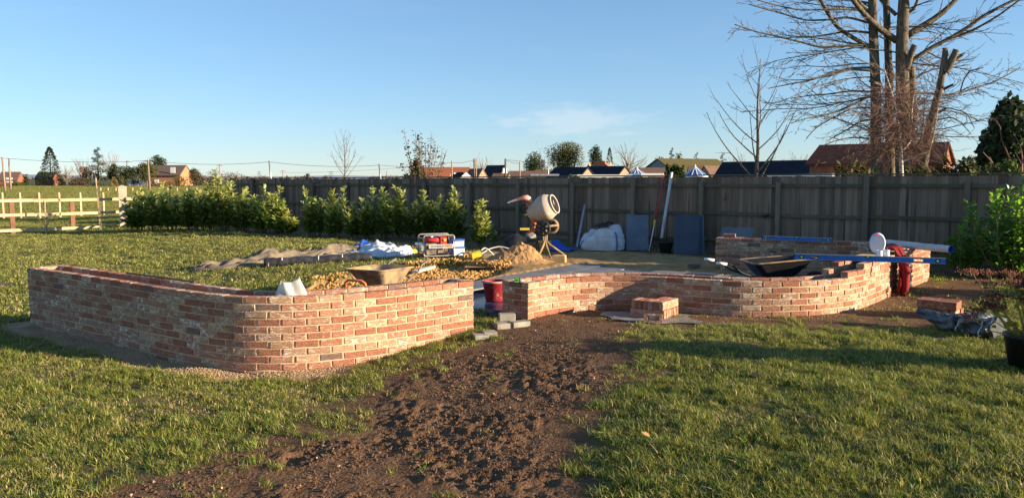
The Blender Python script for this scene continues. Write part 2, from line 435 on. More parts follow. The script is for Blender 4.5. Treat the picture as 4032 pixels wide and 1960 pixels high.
def build_ground():
    def axis(lo, d0, d1, hi, st, g=1.12):
        m = list(np.arange(d0, d1 + 1e-6, st)); s_ = st; q = d1
        while q < hi: s_ *= g; q += s_; m.append(q)
        s_ = st; q = d0; a = []
        while q > lo: s_ *= g; q -= s_; a.append(q)
        return np.array(a[::-1] + m)
    xs = axis(-900, -6.8, 6.8, 900, .026, 1.07)
    ys = np.r_[axis(-30, 3.9, 9.9, 13, .026, 1.04)]
    y = ys[-1]; s_ = ys[-1] - ys[-2]; ex = []
    while y < 2500:
        s_ = max(s_ * 1.03, .06) if y < 40 else s_ * 1.2
        y += s_; ex.append(y)
    ys = np.r_[ys, ex]
    X, Y = np.meshgrid(xs, ys)
    h, mud, soil, pit, sand, bed, dpt, dlw = heights(X.ravel(), Y.ravel())
    n0, n1 = X.shape
    me = bpy.data.meshes.new('ground')
    N = n0 * n1
    me.vertices.add(N)
    me.vertices.foreach_set('co', np.c_[X.ravel(), Y.ravel(), h].astype(np.float32).ravel())
    i = np.arange(n0 - 1)[:, None] * n1 + np.arange(n1 - 1)[None, :]
    q = np.stack([i, i + 1, i + n1 + 1, i + n1], -1).reshape(-1, 4)
    me.loops.add(len(q) * 4); me.loops.foreach_set('vertex_index', q.ravel().astype(np.int32))
    me.polygons.add(len(q)); me.polygons.foreach_set('loop_start', np.arange(0, len(q) * 4, 4, dtype=np.int32))
    me.polygons.foreach_set('loop_total', np.full(len(q), 4, dtype=np.int32))
    me.polygons.foreach_set('use_smooth', np.ones(len(q), bool))
    me.update(); me.validate()
    a = me.color_attributes.new('zone', 'FLOAT_COLOR', 'POINT')
    a.data.foreach_set('color', np.c_[mud, np.maximum(soil, 0), np.maximum(sand, pit), np.maximum(bed, np.clip((.78 - lawn_patch(X.ravel(), Y.ravel())) * 1.6, 0, .75) * (Y.ravel() < 30))].astype(np.float32).ravel())
    o = bpy.data.objects.new('ground', me); C.objects.link(o)
    m = bpy.data.materials.new('ground'); m.use_nodes = True; me.materials.append(m)
    n, l = m.node_tree.nodes, m.node_tree.links; b = n['Principled BSDF']; b.inputs['Roughness'].default_value = .95; b.inputs['Specular IOR Level'].default_value = .15
    at = n.new('ShaderNodeAttribute'); at.attribute_name = 'zone'; sep = n.new('ShaderNodeSeparateColor'); l.new(at.outputs['Color'], sep.inputs['Color'])
    tcn = n.new('ShaderNodeTexCoord')
    def noise(sc, det=6):
        q_ = n.new('ShaderNodeTexNoise'); q_.inputs['Scale'].default_value = sc; q_.inputs['Detail'].default_value = det; l.new(tcn.outputs['Object'], q_.inputs['Vector']); return q_.outputs['Fac']
    def mr_(src, a_, b_, c_=0, d_=1):
        q_ = n.new('ShaderNodeMapRange'); q_.inputs['From Min'].default_value = a_; q_.inputs['From Max'].default_value = b_; q_.inputs['To Min'].default_value = c_; q_.inputs['To Max'].default_value = d_
        l.new(src, q_.inputs['Value']); return q_.outputs['Result']
    def mixc(f, a_, b_):
        q_ = n.new('ShaderNodeMix'); q_.data_type = 'RGBA'; l.new(f, q_.inputs['Factor'])
        for s2, x in (('A', a_), ('B', b_)):
            if isinstance(x, tuple): q_.inputs[s2].default_value = (*x, 1)
            else: l.new(x, q_.inputs[s2])
        return q_.outputs['Result']
    f1, f2, f3 = noise(.35, 5), noise(4, 8), noise(60, 6)
    gr = mixc(mr_(f1, .35, .65), (.075, .088, .022), (.115, .125, .032)); gr = mixc(mr_(f2, .45, .75, 0, .6), gr, (.11, .08, .04)); gr = mixc(mr_(f3, .4, .8, 0, .5), gr, (.045, .04, .018))
    mu = mixc(mr_(f2, .35, .7), (.105, .055, .028), (.170, .095, .050)); mu = mixc(mr_(f3, .45, .8, 0, .6), mu, (.20, .125, .075))
    so = mixc(mr_(f2, .35, .7), (.40, .27, .15), (.24, .155, .09)); so = mixc(mr_(f3, .5, .75, 0, .5), so, (.50, .36, .20))
    sa = mixc(mr_(f2, .35, .7), (.42, .27, .12), (.22, .14, .07)); sa = mixc(mr_(f3, .5, .8, 0, .5), sa, (.50, .34, .16))
    be = mixc(mr_(f2, .35, .7), (.12, .075, .042), (.19, .125, .07)); be = mixc(mr_(f3, .55, .8, 0, .6), be, (.22, .14, .08))
    c = mixc(at.outputs['Alpha'], gr, be); c = mixc(sep.outputs['Blue'], c, sa); c = mixc(sep.outputs['Red'], c, mu); c = mixc(sep.outputs['Green'], c, so)
    l.new(c, b.inputs['Base Color'])
    bm = n.new('ShaderNodeBump'); bm.inputs['Strength'].default_value = .9; bm.inputs['Distance'].default_value = .02; l.new(noise(45, 8), bm.inputs['Height']); l.new(bm.outputs['Normal'], b.inputs['Normal'])
    setting(o, 'lawn with a trampled mud patch, bare earth and sand')
    return o
ground = build_ground()

# ---------------------------------------------------------------- brick walls
def brick_mesh(name, mts, L=.225, Wd=.1025, Hh=.065, seed=0):
    rr = random.Random(seed); b = .006
    me = bpy.data.meshes.new(name); v = []; f = []
    xs_, ys_, zs_ = L / 2, Wd / 2, Hh / 2
    def J(a=.0018): return rr.uniform(-a, a)
    # each corner becomes three points: a bevelled box, 26 faces
    idx = {}
    for sx in (-1, 1):
        for sy in (-1, 1):
            for sz in (-1, 1):
                jx, jy, jz = J(.003), J(), J(.002)
                for ax in range(3):
                    p = [sx * (xs_ - b), sy * (ys_ - b), sz * (zs_ - b)]
                    p[ax] += (sx, sy, sz)[ax] * b
                    idx[(sx, sy, sz, ax)] = len(v); v.append((p[0] + jx, p[1] + jy, p[2] + jz))
    def face(ids): f.append(tuple(ids))
    for ax in range(3):
        o1, o2 = [q for q in range(3) if q != ax]
        for s in (-1, 1):
            ring = []
            for a_, c_ in ((-1, -1), (1, -1), (1, 1), (-1, 1)):
                k = [0, 0, 0]; k[ax] = s; k[o1] = a_; k[o2] = c_; ring.append(idx[(*k, ax)])
            if (s == 1) != (ax == 1): face(ring)
            else: face(ring[::-1])
    for ax in range(3):
        o1, o2 = [q for q in range(3) if q != ax]
        for a_ in (-1, 1):
            for c_ in (-1, 1):
                k1 = [0, 0, 0]; k1[ax] = -1; k1[o1] = a_; k1[o2] = c_; k2 = list(k1); k2[ax] = 1
                face([idx[(*k1, o1)], idx[(*k2, o1)], idx[(*k2, o2)], idx[(*k1, o2)]])
    for sx in (-1, 1):
        for sy in (-1, 1):
            for sz in (-1, 1): face([idx[(sx, sy, sz, q)] for q in range(3)])
    me.from_pydata(v, [], f); me.materials.append(mts); me.update()
    import bmesh
    bm_ = bmesh.new(); bm_.from_mesh(me); bmesh.ops.recalc_face_normals(bm_, faces=bm_.faces); bm_.to_mesh(me); bm_.free()
    return me
BRICKS = [[brick_mesh('brick', m, seed=i * 7 + j) for j in range(3)] for i, m in enumerate(BM)]
HALF = [[brick_mesh('brick', m, L=.1025, seed=100 + i * 7 + j) for j in range(2)] for i, m in enumerate(BM)]
def pick(): return R.choices(range(7), BW)[0]

def path_at(p, s):
    cum = p[1]; q = p[0]
    s = min(max(s, 0), cum[-1]); return np.array([np.interp(s, cum, q[:, 0]), np.interp(s, cum, q[:, 1])])
def wpath(p): return (p, np.r_[0, np.cumsum(np.hypot(*np.diff(p, axis=0).T))])

def planter(name, label, front, width, top, bottom, steps=(), bsteps=(), ends=(True, True), org=None, PITCHS=.235, cats='garden wall'):
    """two curved brick leaves joined by end walls; steps: (s_from, s_to, extra courses)"""
    org = org or (float(front[0][0]), float(front[0][1]), 0.0)
    root = thing(name, label, cats, org)
    units = []          # (centre, angle, length, z, type)
    core = MB()
    Lf = wpath(front)[1][-1]
    leaves = [(0.0, steps, 1), (width - .1025, bsteps, -1)]
    for off, stp, side in leaves:
        mid = wpath(offs(front, off + .05125)); LL = mid[1][-1]
        ncourse = int(round((top - bottom) / .075))
        for k in range(-4, ncourse):
            z = top - .075 * k - .0325
            lo, hi = 0.0, LL
            if k < 0:
                seg = [(a * LL / Lf, b_ * LL / Lf) for a, b_, n_ in stp if n_ >= -k]
                if not seg: continue
                lo, hi = seg[0]
            s = lo; odd = (k % 2 != 0)
            if k >= 0:
                if odd: s = .1175
            elif odd: s = lo + .0
            while s < hi - .03:
                e = min(s + PITCHS, hi + .005)
                if k >= 0 and odd and e > LL - .1: e = min(e, LL - .105)
                if e - s < .05: break
                a, b_ = path_at(mid, s), path_at(mid, e - .01)
                L = np.hypot(*(b_ - a)); ang = math.atan2(b_[1] - a[1], b_[0] - a[0])
                units.append(((a + b_) / 2, ang, L, z, side)); s = e
        for k in range(-3, 1):
            segs = [(0, LL, top, bottom)] if k == 0 else [(a * LL / Lf, b_ * LL / Lf, top - .075 * k, top - .075 * (k + 1)) for a, b_, n_ in stp if n_ >= -k]
            for a, b_, zt, zb in segs:
                q = offs(front, off + .009); qq = offs(front, off + .0935); c1, c2 = wpath(q), wpath(qq)
                ns = max(2, int((b_ - a) / .06)); ss = np.linspace(a + .009, b_ - .009, ns)
                P = []
                for s in ss:
                    u = path_at(c1, s * c1[1][-1] / LL); w = path_at(c2, s * c2[1][-1] / LL); t_ = zt - .004
                    P.append([(u[0], u[1], zb), (w[0], w[1], zb), (w[0], w[1], t_), (u[0], u[1], t_)])
                P = np.array(P); core.grid(P, close=True)
                core.add(P[0], [(0, 1, 2, 3)]); core.add(P[-1], [(3, 2, 1, 0)])
    t, n = normals(front)
    for e, i in ((0, 0), (1, -1)):
        if not ends[e]: continue
        P0 = front[i]; nn = -n[i]; tt = t[i] * (1 if e == 0 else -1)
        ang = math.atan2(nn[1], nn[0])
        ncourse = int(round((top - bottom) / .075))
        for k in range(0, ncourse):
            z = top - .075 * k - .0325
            if k % 2 == 0:
                L = width - .205 - .02
                units.append((P0 + nn * width / 2 + tt * .05125, ang, L, z, 2))
            else:
                L = (width - .01) / 2
                for q in (.25, .75): units.append((P0 + nn * width * q + tt * .05125, ang, L, z, 2))
        c = P0 + nn * width / 2 + tt * .053
        core.box((c[0], c[1], (top + bottom) / 2 - .003), (width - .19, .086, top - bottom - .006), rz=ang)
    # the 300 that show largest are parts of their own, the rest one mass
    scored = []
    for u in units:
        c, ang, L, z, side = u
        dist = math.hypot(c[0], c[1]); vis = 1.0
        if side == -1: vis = .55 if z > top - .10 else .02
        if side == 2: vis = .9
        if z < gz(c[0], c[1]) - .02: vis *= .01
        scored.append((vis / dist * (L + .05), u))
    scored.sort(key=lambda q: -q[0])
    rest = MB()
    for i, (_, (c, ang, L, z, side)) in enumerate(scored):
        ty = pick(); j = R.randrange(3); me = BRICKS[ty][j]; ln_ = .225
        if L < .16: me = HALF[ty][j % 2]; ln_ = .1025
        a = ang + R.gauss(0, .006); dx = R.gauss(0, .0012)
        if i < 298:
            inst('brick', me, root, (c[0] - org[0] + dx, c[1] - org[1] + R.gauss(0, .0014), z + R.gauss(0, .001)), (R.gauss(0, .006), R.gauss(0, .006), a), (L / ln_, 1, 1))
        else:
            ca, sa = math.cos(a), math.sin(a)
            vv = np.array([v.co[:] for v in me.vertices]) * (L / ln_, 1, 1)
            vv = vv @ np.array([[ca, -sa, 0], [sa, ca, 0], [0, 0, 1]]).T + (c[0], c[1], z)
            rest.add(vv, [tuple(p.vertices) for p in me.polygons], ty)
    if rest.n:
        o = rest.build('brick_courses', BM, root); o['kind'] = 'stuff'
    core.build('mortar', MORTAR, root)
    # earth fill between the leaves, well below the rim
    fi = offs(front, .1); bi = offs(front, width - .1)
    m_ = min(len(fi), len(bi)); fi = fi[np.linspace(2, len(fi) - 3, m_).astype(int)]; bi = bi[np.linspace(2, len(bi) - 3, m_).astype(int)]
    P = np.zeros((m_, 2, 3)); P[:, 0, :2] = fi; P[:, 1, :2] = bi; P[:, :, 2] = top - .32
    so = MB(); so.grid(P); so.build('soil', SOIL, root)
    return root
SOIL = mat('soil', (.09, .06, .04), (.16, .10, .06), 12, .95, .8, 60, dist=.01)
planter('curved_planter', 'finished bow-fronted brick planter curving across the left of the lawn', LP, .45, TL, -.075)
Lr = wpath(RP)
def s_at_x(x): return float(np.interp(x, RP[:, 0], Lr[1]))
planter('serpentine_planter', 'unfinished snaking brick planter wall right of the gap, stepping up at its far end', RP, .42, TR, .05,
        steps=((s_at_x(4.30), Lr[1][-1], 1), (s_at_x(4.62), Lr[1][-1], 2)), bsteps=((s_at_x(4.42), Lr[1][-1], 1), (s_at_x(4.62), Lr[1][-1], 2)))
planter('straight_planter', 'straight shaded brick planter wall behind the black wheelbarrow, level lying on it', BP, .40, TS, .05, ends=(True, True))

# ---------------------------------------------------------------- patio paving
SL = [mat('slate_paving', (.085, .10, .125), (.12, .135, .16), 5, .38, .15, 50, spec=.5, rnd=True, vary=.15, c3=(.22, .19, .14), s3=3, t3=(.62, .8), dist=.002),
      mat('slate_paving_dusty', (.20, .20, .20), (.14, .15, .17), 4, .6, .2, 50, rnd=True, vary=.12, c3=(.30, .24, .16), s3=2.5, t3=(.55, .75), dist=.002)]
def slab_mesh(l_, w_, m): q = MB(); q.box((0, 0, 0), (l_, w_, .024)); return q.mesh('paving_slab', m)
RPp = [tuple(q) for q in RP[::6]] + [(7.0, 3.0), (.2, 3.0)]
def patio():
    org = (*pat(0, 0), .2)
    root = bpy.data.objects.new('patio', None); C.objects.link(root); root.location = [float(q) for q in org]; setting(root, 'dark grey slate patio laid behind the planters')
    a = math.atan2(PU[1], PU[0])
    ms = [[slab_mesh(.892, .592, m) for m in SL], [slab_mesh(.592, .592, m) for m in SL]]
    for r_ in range(int(PAT_M / .6)):
        u = (.0, .3, .55, .15, .0, .4, .2, .6, .3, 0, .3)[r_ % 11] if r_ > 0 else 0; k = 0
        while u < PAT_N - .2:
            ty = (r_ + k) % 3 == 2; L = .6 if ty else .9
            c = pat(u + L / 2, r_ * .6 + .3)
            dusty = 1 if R.random() < .45 or (r_ < 3) else 0
            if float(sdf(pat_poly, np.array([c[0]]), np.array([c[1]]))[0]) < -.04: inst('slab', ms[1 if ty else 0][dusty], root, (c[0] - org[0], c[1] - org[1], .0 + R.gauss(0, .001)), (0, 0, a))
            u += L; k += 1
    b = MB()
    pp = np.array(pat_poly); ce = pp.mean(0); pp = ce + (pp - ce) * .985; n_ = len(pp)
    b.add(np.r_[np.c_[pp, np.full(n_, .06)], np.c_[pp, np.full(n_, .182)]], [tuple(range(n_, 2 * n_))[::-1]] + [(i, (i + 1) % n_, n_ + (i + 1) % n_, n_ + i) for i in range(n_)]); b.build('bedding_mortar', mat('bedding', (.30, .24, .16), (.2, .16, .11), 8, .9, .5), root)
    # lower level through the gap
    org2 = (*pat(PAT_N, .1), .1)
    r2 = bpy.data.objects.new('lower_patio', None); C.objects.link(r2); r2.location = [float(q) for q in org2]; setting(r2, 'wet dark blue slate paving running through the gap between the planters')
    wet = mat('slate_paving_wet', (.022, .045, .115), (.04, .06, .12), 4, .22, .08, 60, spec=.5, rnd=True, vary=.1, dist=.001)
    mw = slab_mesh(.892, .592, wet)
    for i in range(2):
        for j in range(5):
            c = pat(PAT_N + .02 + .9 * i + .45, .3 + .6 * j)
            if float(sdf(RPp, np.array([c[0]]), np.array([c[1]]))[0]) > .1: inst('slab', mw, r2, (c[0] - org2[0], c[1] - org2[1], 0), (0, 0, a))
    b = MB(); c = pat(PAT_N + .9, 1.2); b.box((c[0], c[1], .045), (1.75, 2.35, .07), rz=a); b.build('bedding_mortar', bpy.data.materials['bedding'], r2)
patio()

# ---------------------------------------------------------------- close-board fence
FWOOD = mat('weathered_fence_board', (.175, .120, .083), (.245, .18, .13), 3, .9, .5, 40, stretch=(6, 6, .5), rnd=True, vary=.36, c3=(.055, .04, .03), s3=2.2, t3=(.62, .72))
FRAIL = mat('mossy_fence_rail', (.10, .085, .055), (.14, .115, .08), 4, .9, .5, 30, rnd=True, vary=.15)
FPOST = mat('fence_post_timber', (.16, .125, .09), (.21, .17, .125), 3, .9, .5, 30, stretch=(5, 5, .6), rnd=True, vary=.15, c3=(.05, .04, .03), s3=2.5, t3=(.66, .72))
def fence_z(n): return 1.905 + (n + 1.86) * .0075
def fence():
    org = (*fence_pt(-1.86), .1)
    root = thing('board_fence', 'long tall weathered feather-edge board fence shading the back of the garden', 'fence', org)
    q = MB()
    # feather-edge: one edge thick, overlapping the next
    x0, x1 = -.063, .063; v = [(x0, 0, 0), (x1, 0, 0), (x1, .009, 0), (x0, .019, 0), (x0, 0, 1), (x1, 0, 1), (x1, .009, 1), (x0, .019, 1)]
    q.add(v, [(3, 2, 1, 0), (4, 5, 6, 7), (0, 1, 5, 4), (1, 2, 6, 5), (2, 3, 7, 6), (3, 0, 4, 7)]); bmesh_ = q.mesh('board', FWOOD)
    pm = MB().box((0, 0, .5), (.10, .11, 1)).mesh('post', FPOST); rm = MB().box((0, 0, 0), (1, .055, .07)).mesh('rail', FRAIL); cm = MB().box((0, 0, 0), (1, .075, .03)).mesh('capping', FRAIL)
    d = fence_pt(1) - fence_pt(0); d /= np.linalg.norm(d); nb = np.array([-d[1], d[0]]); a = math.atan2(d[1], d[0])     # nb points away from viewer
    def loc(p, z): return (p[0] - org[0], p[1] - org[1], z - org[2])
    ns = np.arange(-1.86, 14.6, 17.3 ** -1)
    for i, n_ in enumerate(ns):
        p = fence_pt(n_) + nb * (.06 + (.006 if i % 2 else 0)); g = max(gz(*p), .05)
        inst('board', bmesh_, root, loc(p, g + .02 + R.uniform(-.01, .01)), (0, R.gauss(0, .003), a + .07 + R.gauss(0, .02)), (1, 1, fence_z(n_) - g - .055 + R.uniform(-.004, .004)))
    posts = [-1.86] + list(range(-1, 15))
    for k, n_ in enumerate(posts):
        p = fence_pt(n_) - nb * .01; g = gz(*p)
        t = fence_z(n_) - (.16 if n_ not in (-1, 11, 8) else .03)
        inst('post', pm, root, loc(p, g - .05), (0, 0, a), (1, 1, t - g + .05))
    for k in range(len(posts) - 1):
        n0, n1 = posts[k], posts[k + 1]; p = (fence_pt(n0) + fence_pt(n1)) / 2 + nb * .028; L = np.linalg.norm(fence_pt(n1) - fence_pt(n0)); zt = fence_z((n0 + n1) / 2)
        for dz in (.235, .88, 1.5):
            inst('rail', rm, root, loc(p, zt - dz + R.gauss(0, .006)), (R.gauss(0, .02), R.gauss(0, .003), a), (L - .10, 1, 1))
        inst('capping', cm, root, loc(p + nb * .04, zt + .0 + R.uniform(-.003, .003)), (0, -.0075 / 1.8, a), (L - .004, 1, 1))
    gb = MB(); 
    for k in range(len(posts) - 1):
        n0, n1 = posts[k], posts[k + 1]; p0, p1 = fence_pt(n0) + nb * .03, fence_pt(n1) + nb * .03
        gb.bar((*p0, gz(*p0) + .03), (*p1, gz(*p1) + .03), .03, .14)
    o = gb.build('gravel_board', FRAIL, root)
fence()

# ---------------------------------------------------------------- post and rail fence, gate, stakes (left)
PALE = mat('pale_new_timber', (.62, .47, .29), (.50, .36, .20), 3, .85, .3, 40, stretch=(1, 4, 4), rnd=True, vary=.08, c3=(.36, .22, .12), s3=5, t3=(.68, .76))
BROWN = mat('brown_treated_timber', (.24, .12, .065), (.17, .085, .05), 4, .85, .4, 30, rnd=True, vary=.12)
def rail_fence():
    A, B = np.array([-18.9, 25.0]), np.array([-14.35, 29.15])
    d = (B - A) / np.linalg.norm(B - A); nb = np.array([-d[1], d[0]]); L = np.linalg.norm(B - A)
    root = thing('post_and_rail_fence', 'three-rail fence of pale new timber on brown posts at the left field edge', 'fence', (*A, 0))
    for z in (1.15, .66, .13):
        k = 0.0
        while k < L - .1:
            e = min(k + 2.9, L)
            m_ = MB().bar((*(A + d * k - nb * .06), z + R.gauss(0, .008)), (*(A + d * (e - .008) - nb * .06), z + R.gauss(0, .008)), .04, .10)
            m_.build('rail', PALE, root); k = e
    for s in (.3, 2.25, 4.1, 5.9):
        p = A + d * s; m_ = MB().box((p[0], p[1], .58), (.14, .10, 1.26), rz=math.atan2(d[1], d[0])); m_.build('post', BROWN, root)
rail_fence()
def gatepost():
    p = G(489, 908, 0.0); r_ = thing('gate_post', 'stout pale square gate post with a capped top at the end of the hedge', 'post', (p[0], p[1], 0))
    MB().box((p[0], p[1], .79), (.27, .27, 1.58), rz=.5).build('shaft', mat('grey_gatepost', (.46, .38, .28), (.34, .28, .21), 5, .85, .4, 30), r_)
    MB().box((p[0], p[1], 1.6), (.31, .31, .04), rz=.5).box((p[0], p[1], 1.64), (.27, .27, .05), rz=.5, taper=.3).build('cap', bpy.data.materials['grey_gatepost'], r_)
gatepost()
def gate():
    a = np.array([-13.6, 28.3]); b = np.array([-10.7, 26.3])
    r_ = thing('field_gate', 'pale five-bar timber field gate half hidden behind the left laurels', 'gate', (*a, 0))
    for z in (.3, .5, .7, .92): MB().bar((*a, z), (*b, z), .03, .08).build('bar', PALE, r_)
    MB().bar((*a, 1.17), (*b, 1.13), .06, .14).build('top_bar', PALE, r_)
    MB().bar((*a, .2), (*a, 1.3), .09, .09).build('stile', PALE, r_); MB().bar((*b, .2), (*b, 1.2), .07, .08).build('stile', PALE, r_)
    MB().bar((*(a + (0, -.04)), .3), (*((a + b) / 2 + (0, -.04)), 1.1), .03, .08).build('brace', PALE, r_)
    p = G(874, 905, .05); MB().box((p[0], p[1], .82), (.2, .2, 1.64), rz=.4).build('hanging_post', BROWN, r_)
gate()
def stakes():
    for i, (px, py) in enumerate(((14, 758), (83, 759), (158, 760), (237, 762), (320, 765), (410, 769))):
        p = W(px, 860, 36.5); m_ = MB().lathe([(.0, 1.26), (.045, 1.23), (.05, 1.15), (.05, -.1)], 10, loc=(p[0], p[1], 0))
        o = m_.build('fence_stake', PALE, None, origin=(p[0], p[1], 0), smooth=True)
        tag(o, ('leftmost round pale stake behind the rail fence', 'second round pale stake from the left behind the rail fence', 'third round pale stake behind the rail fence, left of the guyed sapling', 'fourth round pale stake, just left of a brown rail post', 'fifth round pale stake behind the rails, right of the brown post', 'rightmost round pale stake, nearest the big gate post')[i], 'stake', 'round stakes standing behind the rail fence')
    xs = (397, 426, 457, 523, 553, 661, 698, 736, 775, 815)
    for i, px in enumerate(xs):
        p = W(px, 758, 100); tp = 739 - i * .1; h = float(W(px, tp + 0, 100)[2])
        m_ = MB().lathe([(.0, h), (.07, h - .03), (.08, -.3)], 8, loc=(p[0], p[1], 0))
        o = m_.build('field_stake', PALE, None, origin=(p[0], p[1], 0))
        tag(o, ('first', 'second', 'third', 'fourth', 'fifth', 'sixth', 'seventh', 'eighth', 'ninth', 'tenth')[i] + ' short pale stake from the left in the far row across the field', 'stake', 'far row of pale stakes across the field')
stakes()
def guyed_saplings():
    WOOD = mat('sapling_bark', (.30, .22, .15), (.2, .14, .1), 8, .9)
    data = [((396, 918), (377, 700), 27, 'thin leaning bamboo-staked sapling before the rails, nearest the gate post'), ((181, 918), (176, 790), 26.5, 'low bushy wire-tied sapling with two canes in front of the rails')]
    for (bx, by), (tx, ty), Y, lab in data:
        a, b = W(bx, by, Y), W(tx, ty, Y); a[2] = max(a[2] - .05, -.05)
        r_ = thing('staked_sapling', lab, 'sapling', a, group='saplings planted along the rail fence')
        m_ = MB().bar(a, b, .028, .028); m_.build('cane', PALE, r_)
        t = MB()
        for k in range(26):
            s = a + (b - a) * R.uniform(.15, .95) * (1 if ty < 750 else .8); dd = np.array([R.uniform(-.3, .3), R.uniform(-.2, .2), R.uniform(.25, .6)]) * (.8 if ty > 750 else .6)
            t.tube([s, s + dd * .5 + (0, 0, .02), s + dd], [.006, .004, .002], 3)
        t.tube([a + (.03, 0, 0), (a + b) / 2 + (.05, 0, 0), b + (-.06, 0, .45 if ty < 750 else .1)], [.014, .01, .004], 5)
        t.build('twigs', WOOD, r_)
guyed_saplings()

# ---------------------------------------------------------------- building materials and tools
PLAS = lambda n, c, r_=.4, **k: mat(n, c, tuple(min(1, x * 1.15 + .01) for x in c), 8, r_, .15, 40, **k)
WHITEP = PLAS('white_plastic', (.72, .72, .70)); BLACKP = PLAS('black_rubber', (.018, .018, .02), .5); BLUEP = PLAS('blue_plastic', (.02, .09, .42), .4)
STEEL = mat('galvanised_steel', (.42, .42, .43), (.3, .3, .31), 10, .45, .1, 40, metal=.6)
CAKED = mat('mortar_caked_steel', (.38, .26, .14), (.22, .155, .095), 6, .9, .7, 30, c3=(.14, .115, .095), s3=5, t3=(.5, .62))
ORANGE = mat('orange_paint', (.72, .16, .04), (.58, .13, .05), 8, .5, .1, 40, c3=(.40, .28, .2), s3=6, t3=(.6, .75))
YELLOW = PLAS('yellow_plastic', (.75, .50, .04), .45)
REDP = PLAS('red_plastic', (.48, .03, .035), .5)

def bulk_grid(nu, nv, fn): return np.array([[fn(i / (nu - 1), j / (nv - 1)) for j in range(nv)] for i in range(nu)])

def crumple(poly_left, poly_right, top, base, name, label, cat, m, nu=70, nv=26, amp=.05, seed=3, front=.45, group=None, zlift=0.0, fold=9, slump=None):
    """a thrown-down sheet: centre line from left to right, its ridge heights and its half widths"""
    L, Rr = np.array(poly_left, float), np.array(poly_right, float); org = (float(L[0]), float(L[1]), gz(L[0], L[1]))
    d = (Rr - L) / np.linalg.norm(Rr - L); nb = np.array([-d[1], d[0]]); ll = np.linalg.norm(Rr - L)
    us = np.linspace(0, 1, nu); vs_ = np.linspace(-1, 1, nv)
    U, V = np.meshgrid(us, vs_, indexing='ij')
    ht = np.interp(U, [q[0] for q in top], [q[1] for q in top]); wd = np.interp(U, [q[0] for q in base], [q[1] for q in base])
    wob = (fbm(U * fold, V * 1.4 + 3, 3, seed) - .5)
    Vv = V + wob * .35
    x = L[0] + d[0] * ll * U + nb[0] * wd * Vv; y = L[1] + d[1] * ll * U + nb[1] * wd * Vv
    r1 = fbm(U * fold * .7, V * 1.1, 2, seed + 5); r2 = 1 - np.abs(2 * fbm(U * fold * .45 + V * 1.1, V * 3.0 - U * 2, 2, seed + 9) - 1); r3 = 1 - np.abs(2 * vnoise(U * fold * 1.5 - V * 2.0, V * 4.2 + U * 5, seed + 19) - 1)
    env = np.clip(1 - np.abs(V) ** 2.2, 0, 1) ** .8
    h = ht * env * (.3 + .7 * r1) + amp * (r2 ** 3 - .35) * (.45 + env) * .9 + amp * .45 * (r3 ** 3 - .3) * (.3 + env)
    g = base_h(x, y)
    z = g + np.maximum(h, .012) + zlift
    P = np.stack([x, y, z], -1)
    m_ = MB().grid(P)
    o = m_.build(name, m, None, smooth=True, origin=org)
    sub = o.modifiers.new('thickness', 'SOLIDIFY'); sub.thickness = .006; sub.offset = -1
    return tag(o, label, cat, group)
TARP = mat('dusty_tan_tarpaulin', (.31, .24, .155), (.12, .10, .08), 3.5, .8, .4, 30, c3=(.15, .125, .09), s3=1.6, t3=(.5, .58))
SHEET = mat('white_polythene', (.66, .68, .72), (.50, .53, .58), 3, .5, .3, 20)
MEMB = mat('black_membrane', (.045, .05, .055), (.11, .12, .13), 7, .35, .6, 25, c3=(.34, .32, .29), s3=5, t3=(.62, .74))
crumple(G(760, 1042, .2)[:2], G(1420, 1008, .2)[:2], [(0, .02), (.1, .06), (.3, .08), (.42, .2), (.5, .08), (.68, .14), (.8, .2), (.9, .16), (1, .1)], [(0, .12), (.15, .5), (.5, .6), (1, .5)],
        'tarpaulin', 'long rumpled dusty tan tarpaulin lying on the lawn before the laurels', 'tarpaulin', TARP, nu=150, nv=60, amp=.13, fold=6)
crumple(G(1365, 1010, .2)[:2], G(1622, 1002, .2)[:2], [(0, .12), (.25, .16), (.45, .34), (.75, .17), (.92, .18), (1, .03)], [(0, .4), (.5, .8), (.85, .7), (1, .3)],
        'polythene_sheet', 'heaped white polythene sheeting left of the generator', 'plastic sheet', SHEET, nu=90, nv=60, seed=31, amp=.10, fold=5)
crumple(G(1395, 985, .2)[:2], G(1475, 985, .2)[:2], [(0, .15), (.4, .26), (1, .12)], [(0, .2), (1, .25)], 'blue_sheet', 'bright blue plastic sheet sticking up behind the white polythene', 'plastic sheet', BLUEP, 20, 10, seed=8, amp=.05, fold=3)
crumple(G(2150, 985, .2)[:2], G(2258, 990, .2)[:2], [(0, .15), (.3, .28), (.7, .12), (1, .03)], [(0, .3), (1, .3)], 'blue_tarpaulin', 'low folded blue tarpaulin on bare earth behind the mixer legs', 'tarpaulin', BLUEP, 36, 16, seed=18, amp=.06, fold=4)

def membrane_roll():
    a, b = G(1040, 1044, .2), G(1464, 1033, .2); a[2] = gz(*a[:2]) + .095; b[2] = gz(*b[:2]) + .10
    r_ = thing('membrane_roll', 'long black membrane roll bound with white ties at the tarpaulin edge', 'membrane roll', (*a[:2], a[2] - .09))
    n = 60; t = np.linspace(0, 1, n); p = a + (b - a) * t[:, None]; p[:, 2] += .008 * np.sin(t * 23); ph = np.abs((t * 9) % 1 - .5) * 2
    m_ = MB().tube(p, .072 + .016 * np.sqrt(1 - (ph ** 2)) + .006 * NR.random(n), 14); m_.build('roll', mat('black_roll', (.022, .022, .026), (.05, .05, .055), 9, .4, .5, 25), r_, smooth=True)
    for k in range(9):
        c = a + (b - a) * ((k + .5) / 9 if k else .04); d = (b - a) / np.linalg.norm(b - a) * .008
        MB().tube([c - d, c + d], .088, 14).build('tie', WHITEP, r_)
membrane_roll()

